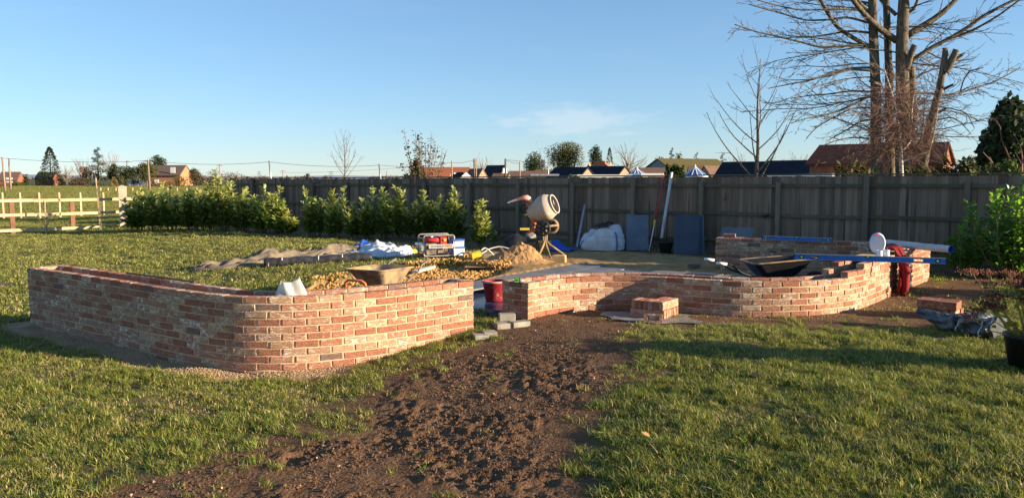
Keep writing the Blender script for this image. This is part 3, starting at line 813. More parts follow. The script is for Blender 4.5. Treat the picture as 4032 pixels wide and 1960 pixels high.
def crumpled_wrap():
    a, b = G(3612, 1288, .2), G(3932, 1338, .2)
    g = gz(*a[:2]); r_ = thing('plastic_sheet_bundle', 'crumpled black and grey plastic sheet bundle with white ties on the right lawn', 'plastic sheet', (a[0], a[1], g))
    n, k = 54, 26; t = np.linspace(0, 1, n)
    P = np.zeros((n, k, 3)); d = (b - a); d[2] = 0; dn = d / np.linalg.norm(d); nb = np.array([-dn[1], dn[0], 0])
    for i, s in enumerate(t):
        c = a + d * s; gg = gz(c[0], c[1]); pinch = 1 - .45 * math.exp(-((s - .58) / .03) ** 2) - .25 * math.exp(-((s - .88) / .025) ** 2)
        w = (.045 + .17 * min(1, s * 1.5)) * pinch * (1.0 if s < .97 else .85); h = (.04 + .075 * min(1, s * 1.6)) * pinch
        tilt = .12 * max(0, 1 - s * 2.4)
        for j in range(k):
            an = 2 * math.pi * j / k; rr = 1 + .42 * (fbm(s * 9, math.sin(an) * 1.5 + math.cos(an), 3, 91) - .5) + .16 * math.sin(an * 5 + s * 18)
            P[i, j] = c + nb * math.cos(an) * w * rr + (0, 0, 0); P[i, j, 2] = gg + tilt + h * (1 + math.sin(an) * rr) + .005
    m_ = MB().grid(P, close=True); m_.add(P[-1][::-1], [tuple(range(k))]); m_.add(P[0], [tuple(range(k))])
    m_.build('sheet', MEMB, r_)
    for s in (.58, .88):
        i = int(s * (n - 1)); p = P[i].copy(); ce = p.mean(0); p = ce + (p - ce) * 1.1; p = np.vstack([p, p[:1]])
        MB().tube(p, .007, 5).build('tie', WHITEP, r_)
    c = b + np.array([0, 0, 0]); MB()
crumpled_wrap()

def barrow(name, label, loc, rz, tray, frame, wheelm, guard=None, grips=WHITEP, tilt=0.0):
    """x points to the wheel; a pressed tray on a bent-tube frame"""
    r_ = thing(name, label, 'wheelbarrow', loc, rz)
    r_.rotation_euler = (0, tilt, rz)
    def rrect(x0, x1, w0, w1, z0, z1, n=7, rad=.09):
        pts = []
        cs = [(x1, -w1, 0), (x1, w1, 1), (x0, w0, 2), (x0, -w0, 3)]
        for (x, y, q) in cs:
            sx = -1 if q in (0, 1) else 1; sy = 1 if y < 0 else -1; cx, cy = x + sx * rad, y + sy * rad
            a0 = {0: -90, 1: 0, 2: 90, 3: 180}[q]
            for i in range(n):
                a = math.radians(a0 + 90 * i / (n - 1)); xx, yy = cx + rad * math.cos(a), cy + rad * math.sin(a)
                pts.append((xx, yy, z0 + (z1 - z0) * (xx - x0) / (x1 - x0)))
        return np.array(pts)
    rows = [rrect(-.16, .20, .19, .17, .27, .26), rrect(-.26, .30, .24, .21, .36, .35), rrect(-.36, .45, .29, .26, .48, .50), rrect(-.42, .54, .32, .29, .565, .60)]
    lip = rrect(-.445, .565, .345, .315, .56, .60); inner = [rrect(-.405, .525, .305, .275, .56, .595), rrect(-.25, .29, .23, .20, .37, .36), rrect(-.15, .19, .18, .16, .285, .275)]
    allr = [rows[0]] + rows[1:] + [lip + (0, 0, -.012), lip + (0, 0, .006)] + inner
    m_ = MB(); m_.grid(np.array(allr), close=True); k = len(rows[0]); m_.add(rows[0], [tuple(range(k))[::-1]]); m_.add(inner[-1], [tuple(range(k))])
    m_.build('tray', tray, r_, smooth=False, world=False)
    lr = np.vstack([lip, lip[:1]]) + (0, 0, .004); MB().tube(lr, .013, 6, cap=False).build('tray_rim', CAKED, r_, world=False)
    f = MB()
    for s in (-1, 1):
        f.tube([(.66, s * .06, .19), (.45, s * .11, .22), (.1, s * .17, .255), (-.3, s * .24, .30), (-.62, s * .28, .43), (-.78, s * .29, .56), (-.98, s * .29, .60)], .016, 8)
        f.tube([(-.08, s * .2, .27), (-.16, s * .22, .1), (-.22, s * .23, .012), (-.34, s * .23, .012), (-.36, s * .24, .29)], .014, 8)
    f.tube([(-.22, -.23, .03), (-.22, .23, .03)], .012, 6)
    f.build('frame', frame, r_, smooth=True, world=False)
    for s in (-1, 1):
        MB().tube([(-.86, s * .29, .578), (-1.02, s * .29, .605)], .022, 10).build('grip', grips, r_, smooth=True, world=False)
    Mx = np.array([[1, 0, 0], [0, 0, 1], [0, -1, 0]])
    w = MB().lathe([(.11, -.035), (.165, -.045), (.185, -.02), (.19, 0), (.185, .02), (.165, .045), (.11, .035), (.11, -.035)], 28, Mx, (.66, 0, .19)); wo = w.build('wheel', wheelm, r_, smooth=True, world=False)
    h = MB().lathe([(.0, -.02), (.105, -.018), (.112, 0), (.105, .018), (0, .02)], 24, Mx, (.66, 0, .19)); h.build('rim', frame, wo, world=False)
    if guard:
        g = MB().tube([(.60, -.19, .10), (.72, -.18, .30), (.76, -.155, .44), (.77, -.11, .475), (.77, .11, .475), (.76, .155, .44), (.72, .18, .30), (.60, .19, .10)], .018, 10); g.build('wheel_guard', guard, r_, smooth=True, world=False)
    return r_
p = W(1438, 1120, 11.45)
barrow('wheelbarrow', 'mortar-caked wheelbarrow with orange wheel guard standing among the yellow gravel', (-2.0, 11.7, .0), math.radians(-110), CAKED, mat('worn_steel', (.20, .18, .16), (.12, .10, .09), 9, .6, .2, 40), BLACKP, ORANGE, grips=bpy.data.materials['worn_steel']).scale = (1.0, 1.04, .96)
p = W(3050, 1100, 11.15)
b2 = barrow('wheelbarrow', 'black plastic wheelbarrow with white grips standing on the dark patio', (p[0], p[1], .20), math.radians(4), mat('black_tray', (.012, .012, .014), (.02, .02, .022), 6, .35, .1, 30, c3=(.45, .36, .25), s3=3.2, t3=(.66, .74)), BLACKP, BLACKP, tilt=math.radians(-2))
b2.scale = (.93, .93, .93)

def mixer():
    o0 = np.array([W(2144, 1016, 16.8)[0], 16.8, gz(W(2144, 1016, 16.8)[0], 16.8)])
    r_ = thing('cement_mixer', 'orange and grey cement mixer on a four-legged stand, drum tipped to the right', 'cement mixer', o0)
    def M(x, y, dy=0.): return np.array([(x - 760) * .001418, dy, 1.50 - .001418 * (y)])
    ax = np.array([math.cos(math.radians(22)), -.40, math.sin(math.radians(22))]); ax /= np.linalg.norm(ax)
    c = M(745, 310)
    z = ax; x = np.cross((0, 0, 1.), z); x /= np.linalg.norm(x); y = np.cross(z, x); MX = np.array([x, y, z]).T
    drum = MB().lathe([(0, -.36), (.12, -.365), (.17, -.33), (.215, -.19), (.275, .0), (.283, .02), (.283, .10), (.276, .115), (.205, .265), (.203, .265), (.195, .255), (.262, .105), (.25, .0), (.2, -.18), (.15, -.31), (0, -.33)], 40, MX, c)
    drum.build('drum', mat('drum_cement', (.50, .43, .34), (.40, .34, .27), 4, .85, .4, 40, c3=(.58, .52, .42), s3=7, t3=(.6, .7)), r_, smooth=True, world=False)
    rim = MB().tube([c + ax * .27 + (x * math.cos(t) + y * math.sin(t)) * .205 for t in np.linspace(0, 2 * math.pi, 33)], .014, 8, cap=False)
    rim.build('drum_rim', mat('pale_cement', (.62, .56, .46), (.55, .48, .38), 9, .8), r_, smooth=True, world=False)
    bd = MB()
    for t in (0.4, 2.5, 4.6): 
        w = x * math.cos(t) + y * math.sin(t); bd.bar(c + ax * .0 + w * .2, c + ax * .22 + w * .13, .012, .09)
    bd.build('paddle', STEEL, r_, world=False)
    # yoke and motor housing
    yk = MB().tube([M(540, 215), M(480, 250), M(500, 330), M(560, 470), M(625, 570)], [.03, .032, .03, .03, .028], 10); yk.tube([M(625, 570), M(660, 640, .1), M(500, 700, .1)], .022, 8)
    yk.tube([M(640, 580, .12), M(520, 690, .12)], .02, 6)
    yk.build('yoke', ORANGE, r_, smooth=True, world=False)
    hb = MB()
    P = []
    for s_, (cx, cy, w, h) in enumerate(((180, 232, .02, .016), (260, 205, .035, .03), (350, 182, .055, .045), (430, 165, .085, .075), (500, 175, .10, .095), (545, 195, .08, .075), (562, 210, .03, .03))):
        cc = M(cx, cy); ring = [cc + (0, math.cos(a) * w, math.sin(a) * h * (1 if math.sin(a) > 0 else .45)) for a in np.linspace(0, 2 * math.pi, 15)[:-1]]; P.append(ring)
    hb.grid(np.array(P), close=True); hb.build('motor_housing', mat('faded_orange_white', (.74, .55, .46), (.66, .2, .1), 3, .5, .1, 20, lo=.5, hi=.62), r_, smooth=True, world=False)
    MB().tube([M(150, 240), M(220, 226)], .017, 8).build('handle', BLACKP, r_, smooth=True, world=False)
    MY = np.array([[1, 0, 0], [0, 0, 1], [0, -1, 0]])
    for k, (wx, wy, dy) in enumerate(((728, 612, -.22), (872, 598, .22))):
        wc = M(wx, wy, dy)
        Mw = Matrix.Rotation(math.radians(-12), 3, 'Z') @ Matrix(MY.tolist())
        Mw = np.array(Mw)
        w = MB().lathe([(.125, -.034), (.165, -.038), (.172, 0), (.165, .038), (.125, .034), (.125, -.034)], 30, Mw, wc).build('wheel', BLACKP if k == 0 else CAKED, r_, smooth=True, world=False)
        h = MB().lathe([(0, -.012), (.03, -.014), (.03, .014), (0, .012)], 12, Mw, wc)
        for t in range(6):
            a = t * math.pi / 3; dv = Mw @ np.array([math.cos(a), math.sin(a), 0]); h.bar(wc + dv * .02, wc + dv * .128, .06, .012, up=Mw @ np.array([0, 0, 1.]))
        h.build('spokes', mat('dark_plastic', (.03, .03, .035), None, rough=.5) if 'dark_plastic' not in bpy.data.materials else bpy.data.materials['dark_plastic'], w, world=False)
    fr = MB().tube([M(640, 600), M(800, 590, 0), M(970, 575, .05)], .024, 8); fr.tube([M(728, 612, -.24), M(872, 598, .24)], .014, 8); fr.tube([M(760, 600), M(765, 740)], .045, 10)
    fr.tube([M(970, 560, .05), M(970, 590, .05)], .02, 8)
    for q in (-28, 0, 26): fr.tube([M(765 + q, 700, q * .001), M(765 + q, 850, q * .001)], .022, 8)
    fr.build('frame', CAKED, r_, smooth=True, world=False)
    for (x1, y1, d1) in ((840, 1090, -.30), (1100, 1060, -.05), (690, 1045, .18), (640, 1000, -.42)):
        e = M(x1, y1, d1); e[2] = .01
        MB().tube([M(765, 800), M(765 + (x1 - 765) * .25, 880, d1 * .3), e], [.026, .024, .02], 8).tube([e, e + (.03, 0, 0)], .03, 8).build('leg', CAKED, r_, smooth=True, world=False)
mixer()

def sand_heap():
    c = G(2040, 1035, .2); c[2] = 0
    org = (c[0], c[1], .15)
    xs = np.linspace(-1.05, .95, 76); ys = np.linspace(-.75, .9, 52); X, Y = np.meshgrid(xs, ys, indexing='ij')
    wx, wy = X + .10 * (fbm(X * 3, Y * 3, 3, 4) - .5), Y + .1 * (fbm(X * 3 + 9, Y * 3, 3, 8) - .5)
    h = .36 * np.exp(-(((wx - .16) / .30) ** 2 + ((wy - .1) / .32) ** 2) ** 1.3) + .25 * np.exp(-((wx + .28) / .42) ** 2 - ((wy) / .35) ** 2) + .17 * np.exp(-((wx - .1) / .6) ** 2 - ((wy + .1) / .42) ** 2)
    r1 = 1 - np.abs(2 * fbm(X * 6, Y * 6, 4, 12) - 1)
    h = h * (1 + .35 * (r1 - .6)) + .10 * (fbm(X * 9, Y * 9, 3, 14) - .5) * sstep(.02, .15, h) + .03 * (1 - np.abs(2 * vnoise(X * 14, Y * 14, 33) - 1)) * sstep(.1, .3, h)
    edge = np.minimum(1, sstep(-1.05, -.8, X) * sstep(.95, .7, X) * sstep(-.75, -.5, Y) * sstep(.9, .6, Y))
    Z = gz(*c[:2]) - .02 + (h * edge) * .60
    m_ = MB().grid(np.stack([X + c[0], Y + c[1], Z], -1)[::-1])
    o = m_.build('sand_heap', mat('building_sand', (.40, .235, .095), (.27, .15, .065), 7, .95, .6, 60, c3=(.47, .30, .135), s3=14, t3=(.5, .7)), None, origin=org)
    tag(o, 'heap of damp orange building sand in front of the mixer', 'sand heap')
sand_heap()

def lump(rr, seed, n=1):
    """an angular stone"""
    import bmesh
    bm = bmesh.new(); bmesh.ops.create_icosphere(bm, subdivisions=1, radius=1)
    q = random.Random(seed)
    for v in bm.verts: v.co = v.co * q.uniform(.65, 1.15); v.co.z *= .7
    me = bpy.data.meshes.new('stone'); bm.to_mesh(me); bm.free(); return me

def scatter(name, pts, rots, scs, meshes, m_list=None, label=None, cat=None, hidden=None, pick=None):
    """one 'stuff' object: copies of a few small meshes on many points"""
    me = bpy.data.meshes.new(name); n = len(pts)
    me.vertices.add(n); me.vertices.foreach_set('co', np.asarray(pts, np.float32).ravel())
    a = me.attributes.new('rot', 'FLOAT_VECTOR', 'POINT'); a.data.foreach_set('vector', np.asarray(rots, np.float32).ravel())
    a = me.attributes.new('siz', 'FLOAT_VECTOR', 'POINT'); a.data.foreach_set('vector', np.asarray(scs, np.float32).ravel())
    a = me.attributes.new('pick', 'INT', 'POINT'); a.data.foreach_set('value', (NR.integers(0, len(meshes), n) if pick is None else pick).astype(np.int32))
    me.update()
    o = bpy.data.objects.new(name, me); C.objects.link(o)
    col = bpy.data.collections.new(name + '_kinds')
    for i, q in enumerate(meshes):
        ob = bpy.data.objects.new(f'{name}_{i:02d}', q); col.objects.link(ob)
    ng = bpy.data.node_groups.new(name, 'GeometryNodeTree')
    ng.interface.new_socket('Geometry', in_out='INPUT', socket_type='NodeSocketGeometry'); ng.interface.new_socket('Geometry', in_out='OUTPUT', socket_type='NodeSocketGeometry')
    N, L = ng.nodes, ng.links
    gi, go = N.new('NodeGroupInput'), N.new('NodeGroupOutput'); ip = N.new('GeometryNodeInstanceOnPoints'); ci = N.new('GeometryNodeCollectionInfo')
    ci.inputs['Collection'].default_value = col; ci.inputs['Separate Children'].default_value = True; ci.inputs['Reset Children'].default_value = True
    def na(nm, ty):
        q = N.new('GeometryNodeInputNamedAttribute'); q.data_type = ty; q.inputs['Name'].default_value = nm; return q.outputs['Attribute']
    L.new(gi.outputs[0], ip.inputs['Points']); L.new(ci.outputs[0], ip.inputs['Instance']); ip.inputs['Pick Instance'].default_value = True
    L.new(na('pick', 'INT'), ip.inputs['Instance Index']); L.new(na('rot', 'FLOAT_VECTOR'), ip.inputs['Rotation']); L.new(na('siz', 'FLOAT_VECTOR'), ip.inputs['Scale']); L.new(ip.outputs[0], go.inputs[0])
    md = o.modifiers.new('scatter', 'NODES'); md.node_group = ng
    o['kind'] = 'stuff'; 
    if label: o['label'] = label; o['category'] = cat
    return o

def gravel():
    m1 = mat('yellow_hardcore', (.52, .31, .105), (.38, .21, .07), 20, .9, .4, 60, rnd=True, vary=.25)
    ms = [lump(1, s) for s in range(5)]
    for q in ms: q.materials.append(m1)
    gpoly = [tuple(G(x, y, .08)[:2]) for x, y in ((1230, 1112), (1330, 1105), (1440, 1100), (1530, 1082), (1600, 1066), (1700, 1052), (1790, 1045), (1880, 1052), (1960, 1064), (2010, 1070))] + [tuple(pat(3.1, -.05)), tuple(pat(PAT_N + .1, 0)), (-1.2, 9.9), (-2.6, 8.9)]
    N = 15000; g = np.array(gpoly); x = NR.uniform(g[:, 0].min(), g[:, 0].max(), N); y = NR.uniform(g[:, 1].min(), g[:, 1].max(), N)
    k = sdf(gpoly, x, y) < -.02 + .12 * (fbm(x * 3, y * 3, 2, 5) - .5); x, y = x[k], y[k]
    h = heights(x, y, True)[0]; mound = .08 * fbm(x * 2.5, y * 2.5, 3, 9) + .05 * np.exp(-((x + 1.6) / .9) ** 2 - ((y - 13.6) / .8) ** 2)
    z = h + mound * NR.random(len(x)) ** .4
    s = NR.uniform(.016, .040, len(x)) 
    scatter('gravel', np.c_[x, y, z], NR.uniform(0, 6, (len(x), 3)), np.c_[s, s, s], ms, label='yellow hardcore stones spread in the dug-out strip behind the planter', cat='gravel')
    # swept grit along the planter foot and pebbles in the mud
    m2 = mat('grit', (.48, .34, .20), (.30, .2, .13), 20, .9, rnd=True, vary=.3); ms2 = [lump(1, 40 + s) for s in range(4)]
    for q in ms2: q.materials.append(m2)
    P = []
    t_, n_ = normals(LP)
    for i in range(5200):
        j = NR.integers(20, len(LP) - 10); c = LP[j] + t_[j] * NR.uniform(-.03, .03) + n_[j] * abs(NR.normal(0, .13)) * (1 if LP[j, 0] > -3 else 1.2)
        if LP[j, 0] > -1.7 and NR.random() < .9: continue
        P.append((c[0], c[1]))
    for i in range(900):
        j = NR.integers(10, len(RP) - 10); tt, nn = normals(RP); c = RP[j] + tt[j] * NR.uniform(-.03, .03) + nn[j] * abs(NR.normal(0, .16)); P.append((c[0], c[1]))
    P = np.array(P); z = heights(P[:, 0], P[:, 1])[0]; s = NR.uniform(.003, .009, len(P))
    scatter('grit', np.c_[P, z + s * .3], NR.uniform(0, 6, (len(P), 3)), np.c_[s, s, s], ms2, label='sandy grit swept along the foot of the brick planters', cat='grit')
    m3 = mat('mud_clod', (.105, .057, .031), (.165, .095, .053), 14, .95, .6, 60, rnd=True, vary=.25); m4 = mat('pebble', (.45, .36, .26), (.3, .22, .16), 10, .7, rnd=True, vary=.4)
    ms3 = [lump(1, 60 + s) for s in range(5)]
    for q in ms3: q.materials.append(m3)
    N = 70000; x = NR.uniform(-4.5, 4, N); y = NR.uniform(4, 10.5, N); dm = sdf(mud_poly, x, y); pr = sstep(.25, -.5, dm) * (1 - .75 * sstep(7.2, 9, y)) * sstep(.3, .55, fbm(x * 2.5, y * 2.5, 3, 77)); k = NR.random(N) < pr; x, y = x[k], y[k]
    z = heights(x, y)[0]; s = NR.uniform(.004, .010, len(x)) + .009 * NR.random(len(x)) ** 6
    scatter('mud_clods', np.c_[x, y, z + s * .05], NR.uniform(0, 6, (len(x), 3)), np.c_[s, s * NR.uniform(.7, 1.4, len(x)), s * .9], ms3, label='churned clods of dark mud in the trampled patch', cat='mud')
    ms4 = [lump(1, 80 + s) for s in range(3)]
    for q in ms4: q.materials.append(m4)
    k = NR.random(len(x)) < .008; s = NR.uniform(.003, .009, k.sum())
    scatter('pebbles', np.c_[x[k], y[k], z[k] + .012], NR.uniform(0, 6, (k.sum(), 3)), np.c_[s, s * 1.3, s * .8], ms4, label='pale pebbles scattered over the mud', cat='pebbles')
gravel()

# ---------------------------------------------------------------- loose bricks, blocks, small things round the walls
def loose_brick(c, rz, label, ty=None, edge=False, mesh=None, group=None, tilt=(0, 0), name='loose_brick'):
    ty = R.choice([0, 1, 2, 0, 4]) if ty is None else ty
    o = inst(name, mesh or BRICKS[ty][R.randrange(3)], None, c, ((math.pi / 2 if edge else 0) + tilt[0], tilt[1], rz))
    return tag(o, label, 'brick', group)
ORD = ('first', 'second', 'third', 'fourth', 'fifth', 'sixth')
def stack_a():
    a0 = G(2613, 1265, .2); g = gz(*a0[:2]) + .008; va = np.array([-.84, .54]); vb = np.array([.58, .81]); aa = math.atan2(va[1], va[0]); ab = math.atan2(vb[1], vb[0])
    for i in range(6):
        for j in range(2):
            c = a0[:2] + va * (.11 + .222 * j) + vb * (.038 + .073 * i)
            loose_brick((*c, g + .053), aa + R.gauss(0, .02), ORD[i] + ' brick back from the viewer, ' + ('right' if j == 0 else 'left') + ' column, in the lower layer on the grey sheet', edge=True, group='bricks piled on the grey sheet before the wall')
    for i in range(6):
        c = a0[:2] + va * (.037 + .072 * i) + vb * (.11 + R.gauss(0, .004))
        loose_brick((*c, g + .158), ab + R.gauss(0, .02), ORD[i] + ' brick from the right in the front top row on the grey sheet', edge=True, group='bricks piled on the grey sheet before the wall')
    for i in range(3):
        c = a0[:2] + va * (.037 + .072 * i) + vb * .335
        loose_brick((*c, g + .158), ab + R.gauss(0, .03), ORD[i] + ' brick from the right in the raised back corner row on the grey sheet', edge=True, group='bricks piled on the grey sheet before the wall')
    # frogged brick standing on end
    m_ = MB(); L, Wd, H = .215, .1025, .065
    f = .038; zz = -.0325
    ring_o = [(-L / 2, -Wd / 2), (L / 2, -Wd / 2), (L / 2, Wd / 2), (-L / 2, Wd / 2)]; ri = [(-.07, -.028), (.07, -.028), (.07, .028), (-.07, .028)]; rb = [(-.055, -.018), (.055, -.018), (.055, .018), (-.055, .018)]
    v = [(x, y, -H / 2) for x, y in ring_o] + [(x, y, H / 2) for x, y in ring_o] + [(x, y, H / 2) for x, y in ri] + [(x, y, H / 2 - .03) for x, y in rb]
    fs = [(3, 2, 1, 0)] + [(i, (i + 1) % 4, 4 + (i + 1) % 4, 4 + i) for i in range(4)] + [(4 + i, 4 + (i + 1) % 4, 8 + (i + 1) % 4, 8 + i) for i in range(4)] + [(8 + i, 8 + (i + 1) % 4, 12 + (i + 1) % 4, 12 + i) for i in range(4)] + [(12, 13, 14, 15)]
    m_.add(v, fs); me = m_.mesh('frogged_brick', BM[2])
    c = G(2572, 1274, .2); M3 = Matrix.Rotation(math.radians(-14), 4, 'Z') @ Matrix.Rotation(math.radians(82), 4, 'X')
    o = inst('frogged_brick', me); o.matrix_world = Matrix.Translation((c[0], c[1], gz(*c[:2]) + .055)) @ M3
    tag(o, 'single brick on its side showing its frog, leaning at the front of the pile', 'brick')
    c = G(2560, 1262, .2); P = bulk_grid(26, 18, lambda u, v_: (c[0] - .52 + 1.05 * u + .06 * math.sin(v_ * 7), c[1] - .22 + .62 * v_ - .25 * (u - .4) + .05 * math.sin(u * 9), 0))
    P[:, :, 2] = heights(P[:, :, 0], P[:, :, 1])[0] * .3 + gz(*c[:2]) * .7 + .004 + .02 * fbm(P[:, :, 0] * 8, P[:, :, 1] * 8, 3, 3)
    o = MB().grid(P).build('ground_sheet', mat('grey_polythene', (.30, .27, .24), (.20, .18, .16), 6, .5, .3), None, smooth=True, origin=(c[0], c[1], .2))
    tag(o, 'thin grey plastic sheet spread under the brick pile', 'plastic sheet')
stack_a()
def stack_b():
    a0 = G(3763, 1259, .22); g = gz(*a0[:2]) + .002; ang = math.radians(139); va = np.array([math.cos(ang), math.sin(ang)]); vb = np.array([-va[1], va[0]]) * -1
    ab = math.atan2(vb[1], vb[0])
    for i in range(6):
        c = a0[:2] + va * (.037 + .072 * i) + vb * .11
        loose_brick((*c, g + .053), ab + R.gauss(0, .02), ORD[i] + ' brick from the right in the bottom layer of the right-hand pile', ty=R.choice([0, 2, 1]), edge=True, group='bricks piled on the bare ground at the right')
    for i in range(4):
        for j in range(2):
            c = a0[:2] + va * (.108 + .222 * j) + vb * (.036 + .07 * i + (.03 if j else 0) - .01)
            loose_brick((*c, g + .158), ang + R.gauss(0, .015), ORD[i] + ' brick back in the ' + ('right' if j == 0 else 'left') + ' half of the top layer, right-hand pile', ty=R.choice([0, 0, 2]), edge=True, group='bricks piled on the bare ground at the right')
    for i in range(4):
        c = a0[:2] + va * (.10 + .2 * (i % 2)) + vb * (.28 + .07 * (i // 2))
        loose_brick((*c, g + .053), ang, ('far right', 'far left', 'rearmost right', 'rearmost left')[i] + ' hidden brick of the back rows in the right-hand pile', edge=True, group='bricks piled on the bare ground at the right')
stack_b()
c = G(2868, 935, TS); loose_brick((c[0] + .05, c[1] + .1, TS + .034), math.radians(-22), 'lone sunlit brick left on top of the straight shaded wall', 1)
c = G(2732, 1052, .215); loose_brick((*c[:2], .247), math.radians(8), 'lone dark brick lying on the patio behind the snaking wall', 6)
BLK = mat('pale_concrete', (.36, .33, .27), (.24, .22, .18), 9, .9, .4, 50, rnd=True, vary=.1)
def block(px, py, d, rz, label, z=None, dz=0, cat='block'):
    c = G(px, py, .2); z0 = (gz(*c[:2]) if z is None else z) + dz
    o = MB().box((0, 0, 0), d).mesh('block', BLK); ob = inst('concrete_block', o, None, (c[0], c[1], z0 + d[2] / 2), (0, 0, rz))
    bv = ob.modifiers.new('worn', 'BEVEL'); bv.width = .006; bv.segments = 2
    return tag(ob, label, cat)
block(1985, 1284, (.215, .14, .065), .35, 'flat grey block lying at the pier foot, left one of the lower pair')
block(2046, 1281, (.225, .12, .065), .5, 'flat grey block lying at the pier foot, touching the brick corner')
block(1996, 1277, (.19, .12, .085), .15, 'pale block set on top of the two flat blocks at the pier', dz=.067)
block(1893, 1314, (.16, .14, .05), .25, 'flat pale setting block against the end of the curved planter'); block(1927, 1305, (.15, .15, .05), .25, 'flat pale block one further from the end of the curved planter')
crumple(G(1905, 1262, .15)[:2], G(1968, 1252, .15)[:2], [(0, .03), (.5, .07), (1, .04)], [(0, .05), (.5, .13), (1, .08)], 'black_membrane_scrap', 'scrap of black membrane crumpled in the gap beside the pier', 'membrane', BLACKP, 26, 14, amp=.03, seed=44, fold=4)
def flexi_tub():
    c = G(1947, 1184, .112); r_ = thing('tub', 'red rubber builder\'s tub caked pale inside, standing in the gap', 'bucket', (c[0], c[1], .113))
    MB().lathe([(0, 0), (.125, 0), (.133, .02), (.172, .275), (.185, .285), (.188, .30), (.176, .302), (.168, .28), (.128, .025), (0, .02)], 32).build('body', mat('red_rubber', (.30, .022, .024), (.21, .02, .024), 5, .5, .1, 30, c3=(.52, .36, .34), s3=9, t3=(.6, .75)), r_, smooth=True, world=False)
    MB().lathe([(.17, .272), (.192, .28), (.194, .302), (.182, .308), (.17, .303)], 32).build('rim', mat('pink_caked_rim', (.62, .34, .28), (.5, .2, .17), 8, .7), r_, smooth=True, world=False)
    MB().lathe([(0, .15), (.1, .152), (.146, .15)], 24).build('mortar_residue', mat('mortar_residue', (.55, .42, .33), (.4, .3, .22), 9, .9, .4), r_, smooth=True, world=False)
flexi_tub()
def tape():
    c = G(2036, 1112, TR + .005); r_ = thing('tape_measure', 'green and black tape measure on top of the brick pier', 'tape measure', (c[0], c[1] + .03, TR + .0))
    GRN = mat('green_plastic', (.12, .55, .05), rough=.4)
    MB().box((0, 0, .03), (.066, .038, .056)).build('case', BLACKP, r_, world=False); MB().box((-.003, -.0205, .03), (.05, .003, .045)).box((0, 0, .0595), (.04, .03, .003)).build('side_panel', GRN, r_, world=False)
    MB().box((-.003, -.0235, .032), (.024, .002, .02)).build('label_patch', BLACKP, r_, world=False)
    o = MB().lathe([(0, 0), (.014, 0), (.016, .01), (.016, .04), (0, .042)], 14, np.array([[0, 0, 1], [0, 1, 0], [-1, 0, 0]]), (0, 0, 0)).build('line_bobbin', WHITEP, None, origin=(0, 0, 0)); o.location = (c[0] + .045, c[1] + .03, TR + .017)
    tag(o, 'tiny white bobbin beside the tape measure on the pier', 'bobbin')
tape()
def rag():
    c = G(1108, 1160, TL); c[2] = TL - .3
    n, k = 34, 30; P = np.zeros((n, k, 3))
    for i in range(n):
        for j in range(k):
            u, v = i / (n - 1), 2 * math.pi * j / k; w = .15 * (1 - .35 * u) * (1 + .35 * math.sin(3 * v + 1.2) * (.3 + .7 * u) + .2 * math.sin(5 * v + u * 4)); pk = .035 * math.sin(v + 2.2) + .025 * math.sin(v * 2 + .5) + .03 * (fbm(v * 1.6, 2.0, 2, 9) - .5)
            P[i, j] = (c[0] + .02 + math.cos(v) * w * 1.02, c[1] + .20 + math.sin(v) * w * .62, TL - .12 + u * (.22 + pk))
    P[-1, :, 2] += .008 * NR.random(k)
    m_ = MB().grid(P, close=True); o = m_.build('plastic_sack', mat('translucent_white_sack', (.70, .68, .64), (.58, .55, .50), 4, .45, .5, 20, trans=.35, tcol=(.8, .78, .72)), None, smooth=True, origin=(c[0], c[1] + .2, TL - .12))
    tag(o, 'crumpled open white plastic sack stuffed between the planter leaves', 'sack')
    a, b = G(498, 1076, TL + .01), G(767, 1112, TL + .01)
    o = MB().tube([a + (0, 0, .005), b + (0, 0, .005)], .011, 8).build('steel_bar', mat('dark_rusty_steel', (.05, .04, .035), (.12, .07, .04), 20, .6), None, origin=a); tag(o, 'thin dark steel bar lying on the rear rim of the curved planter', 'bar')
rag()

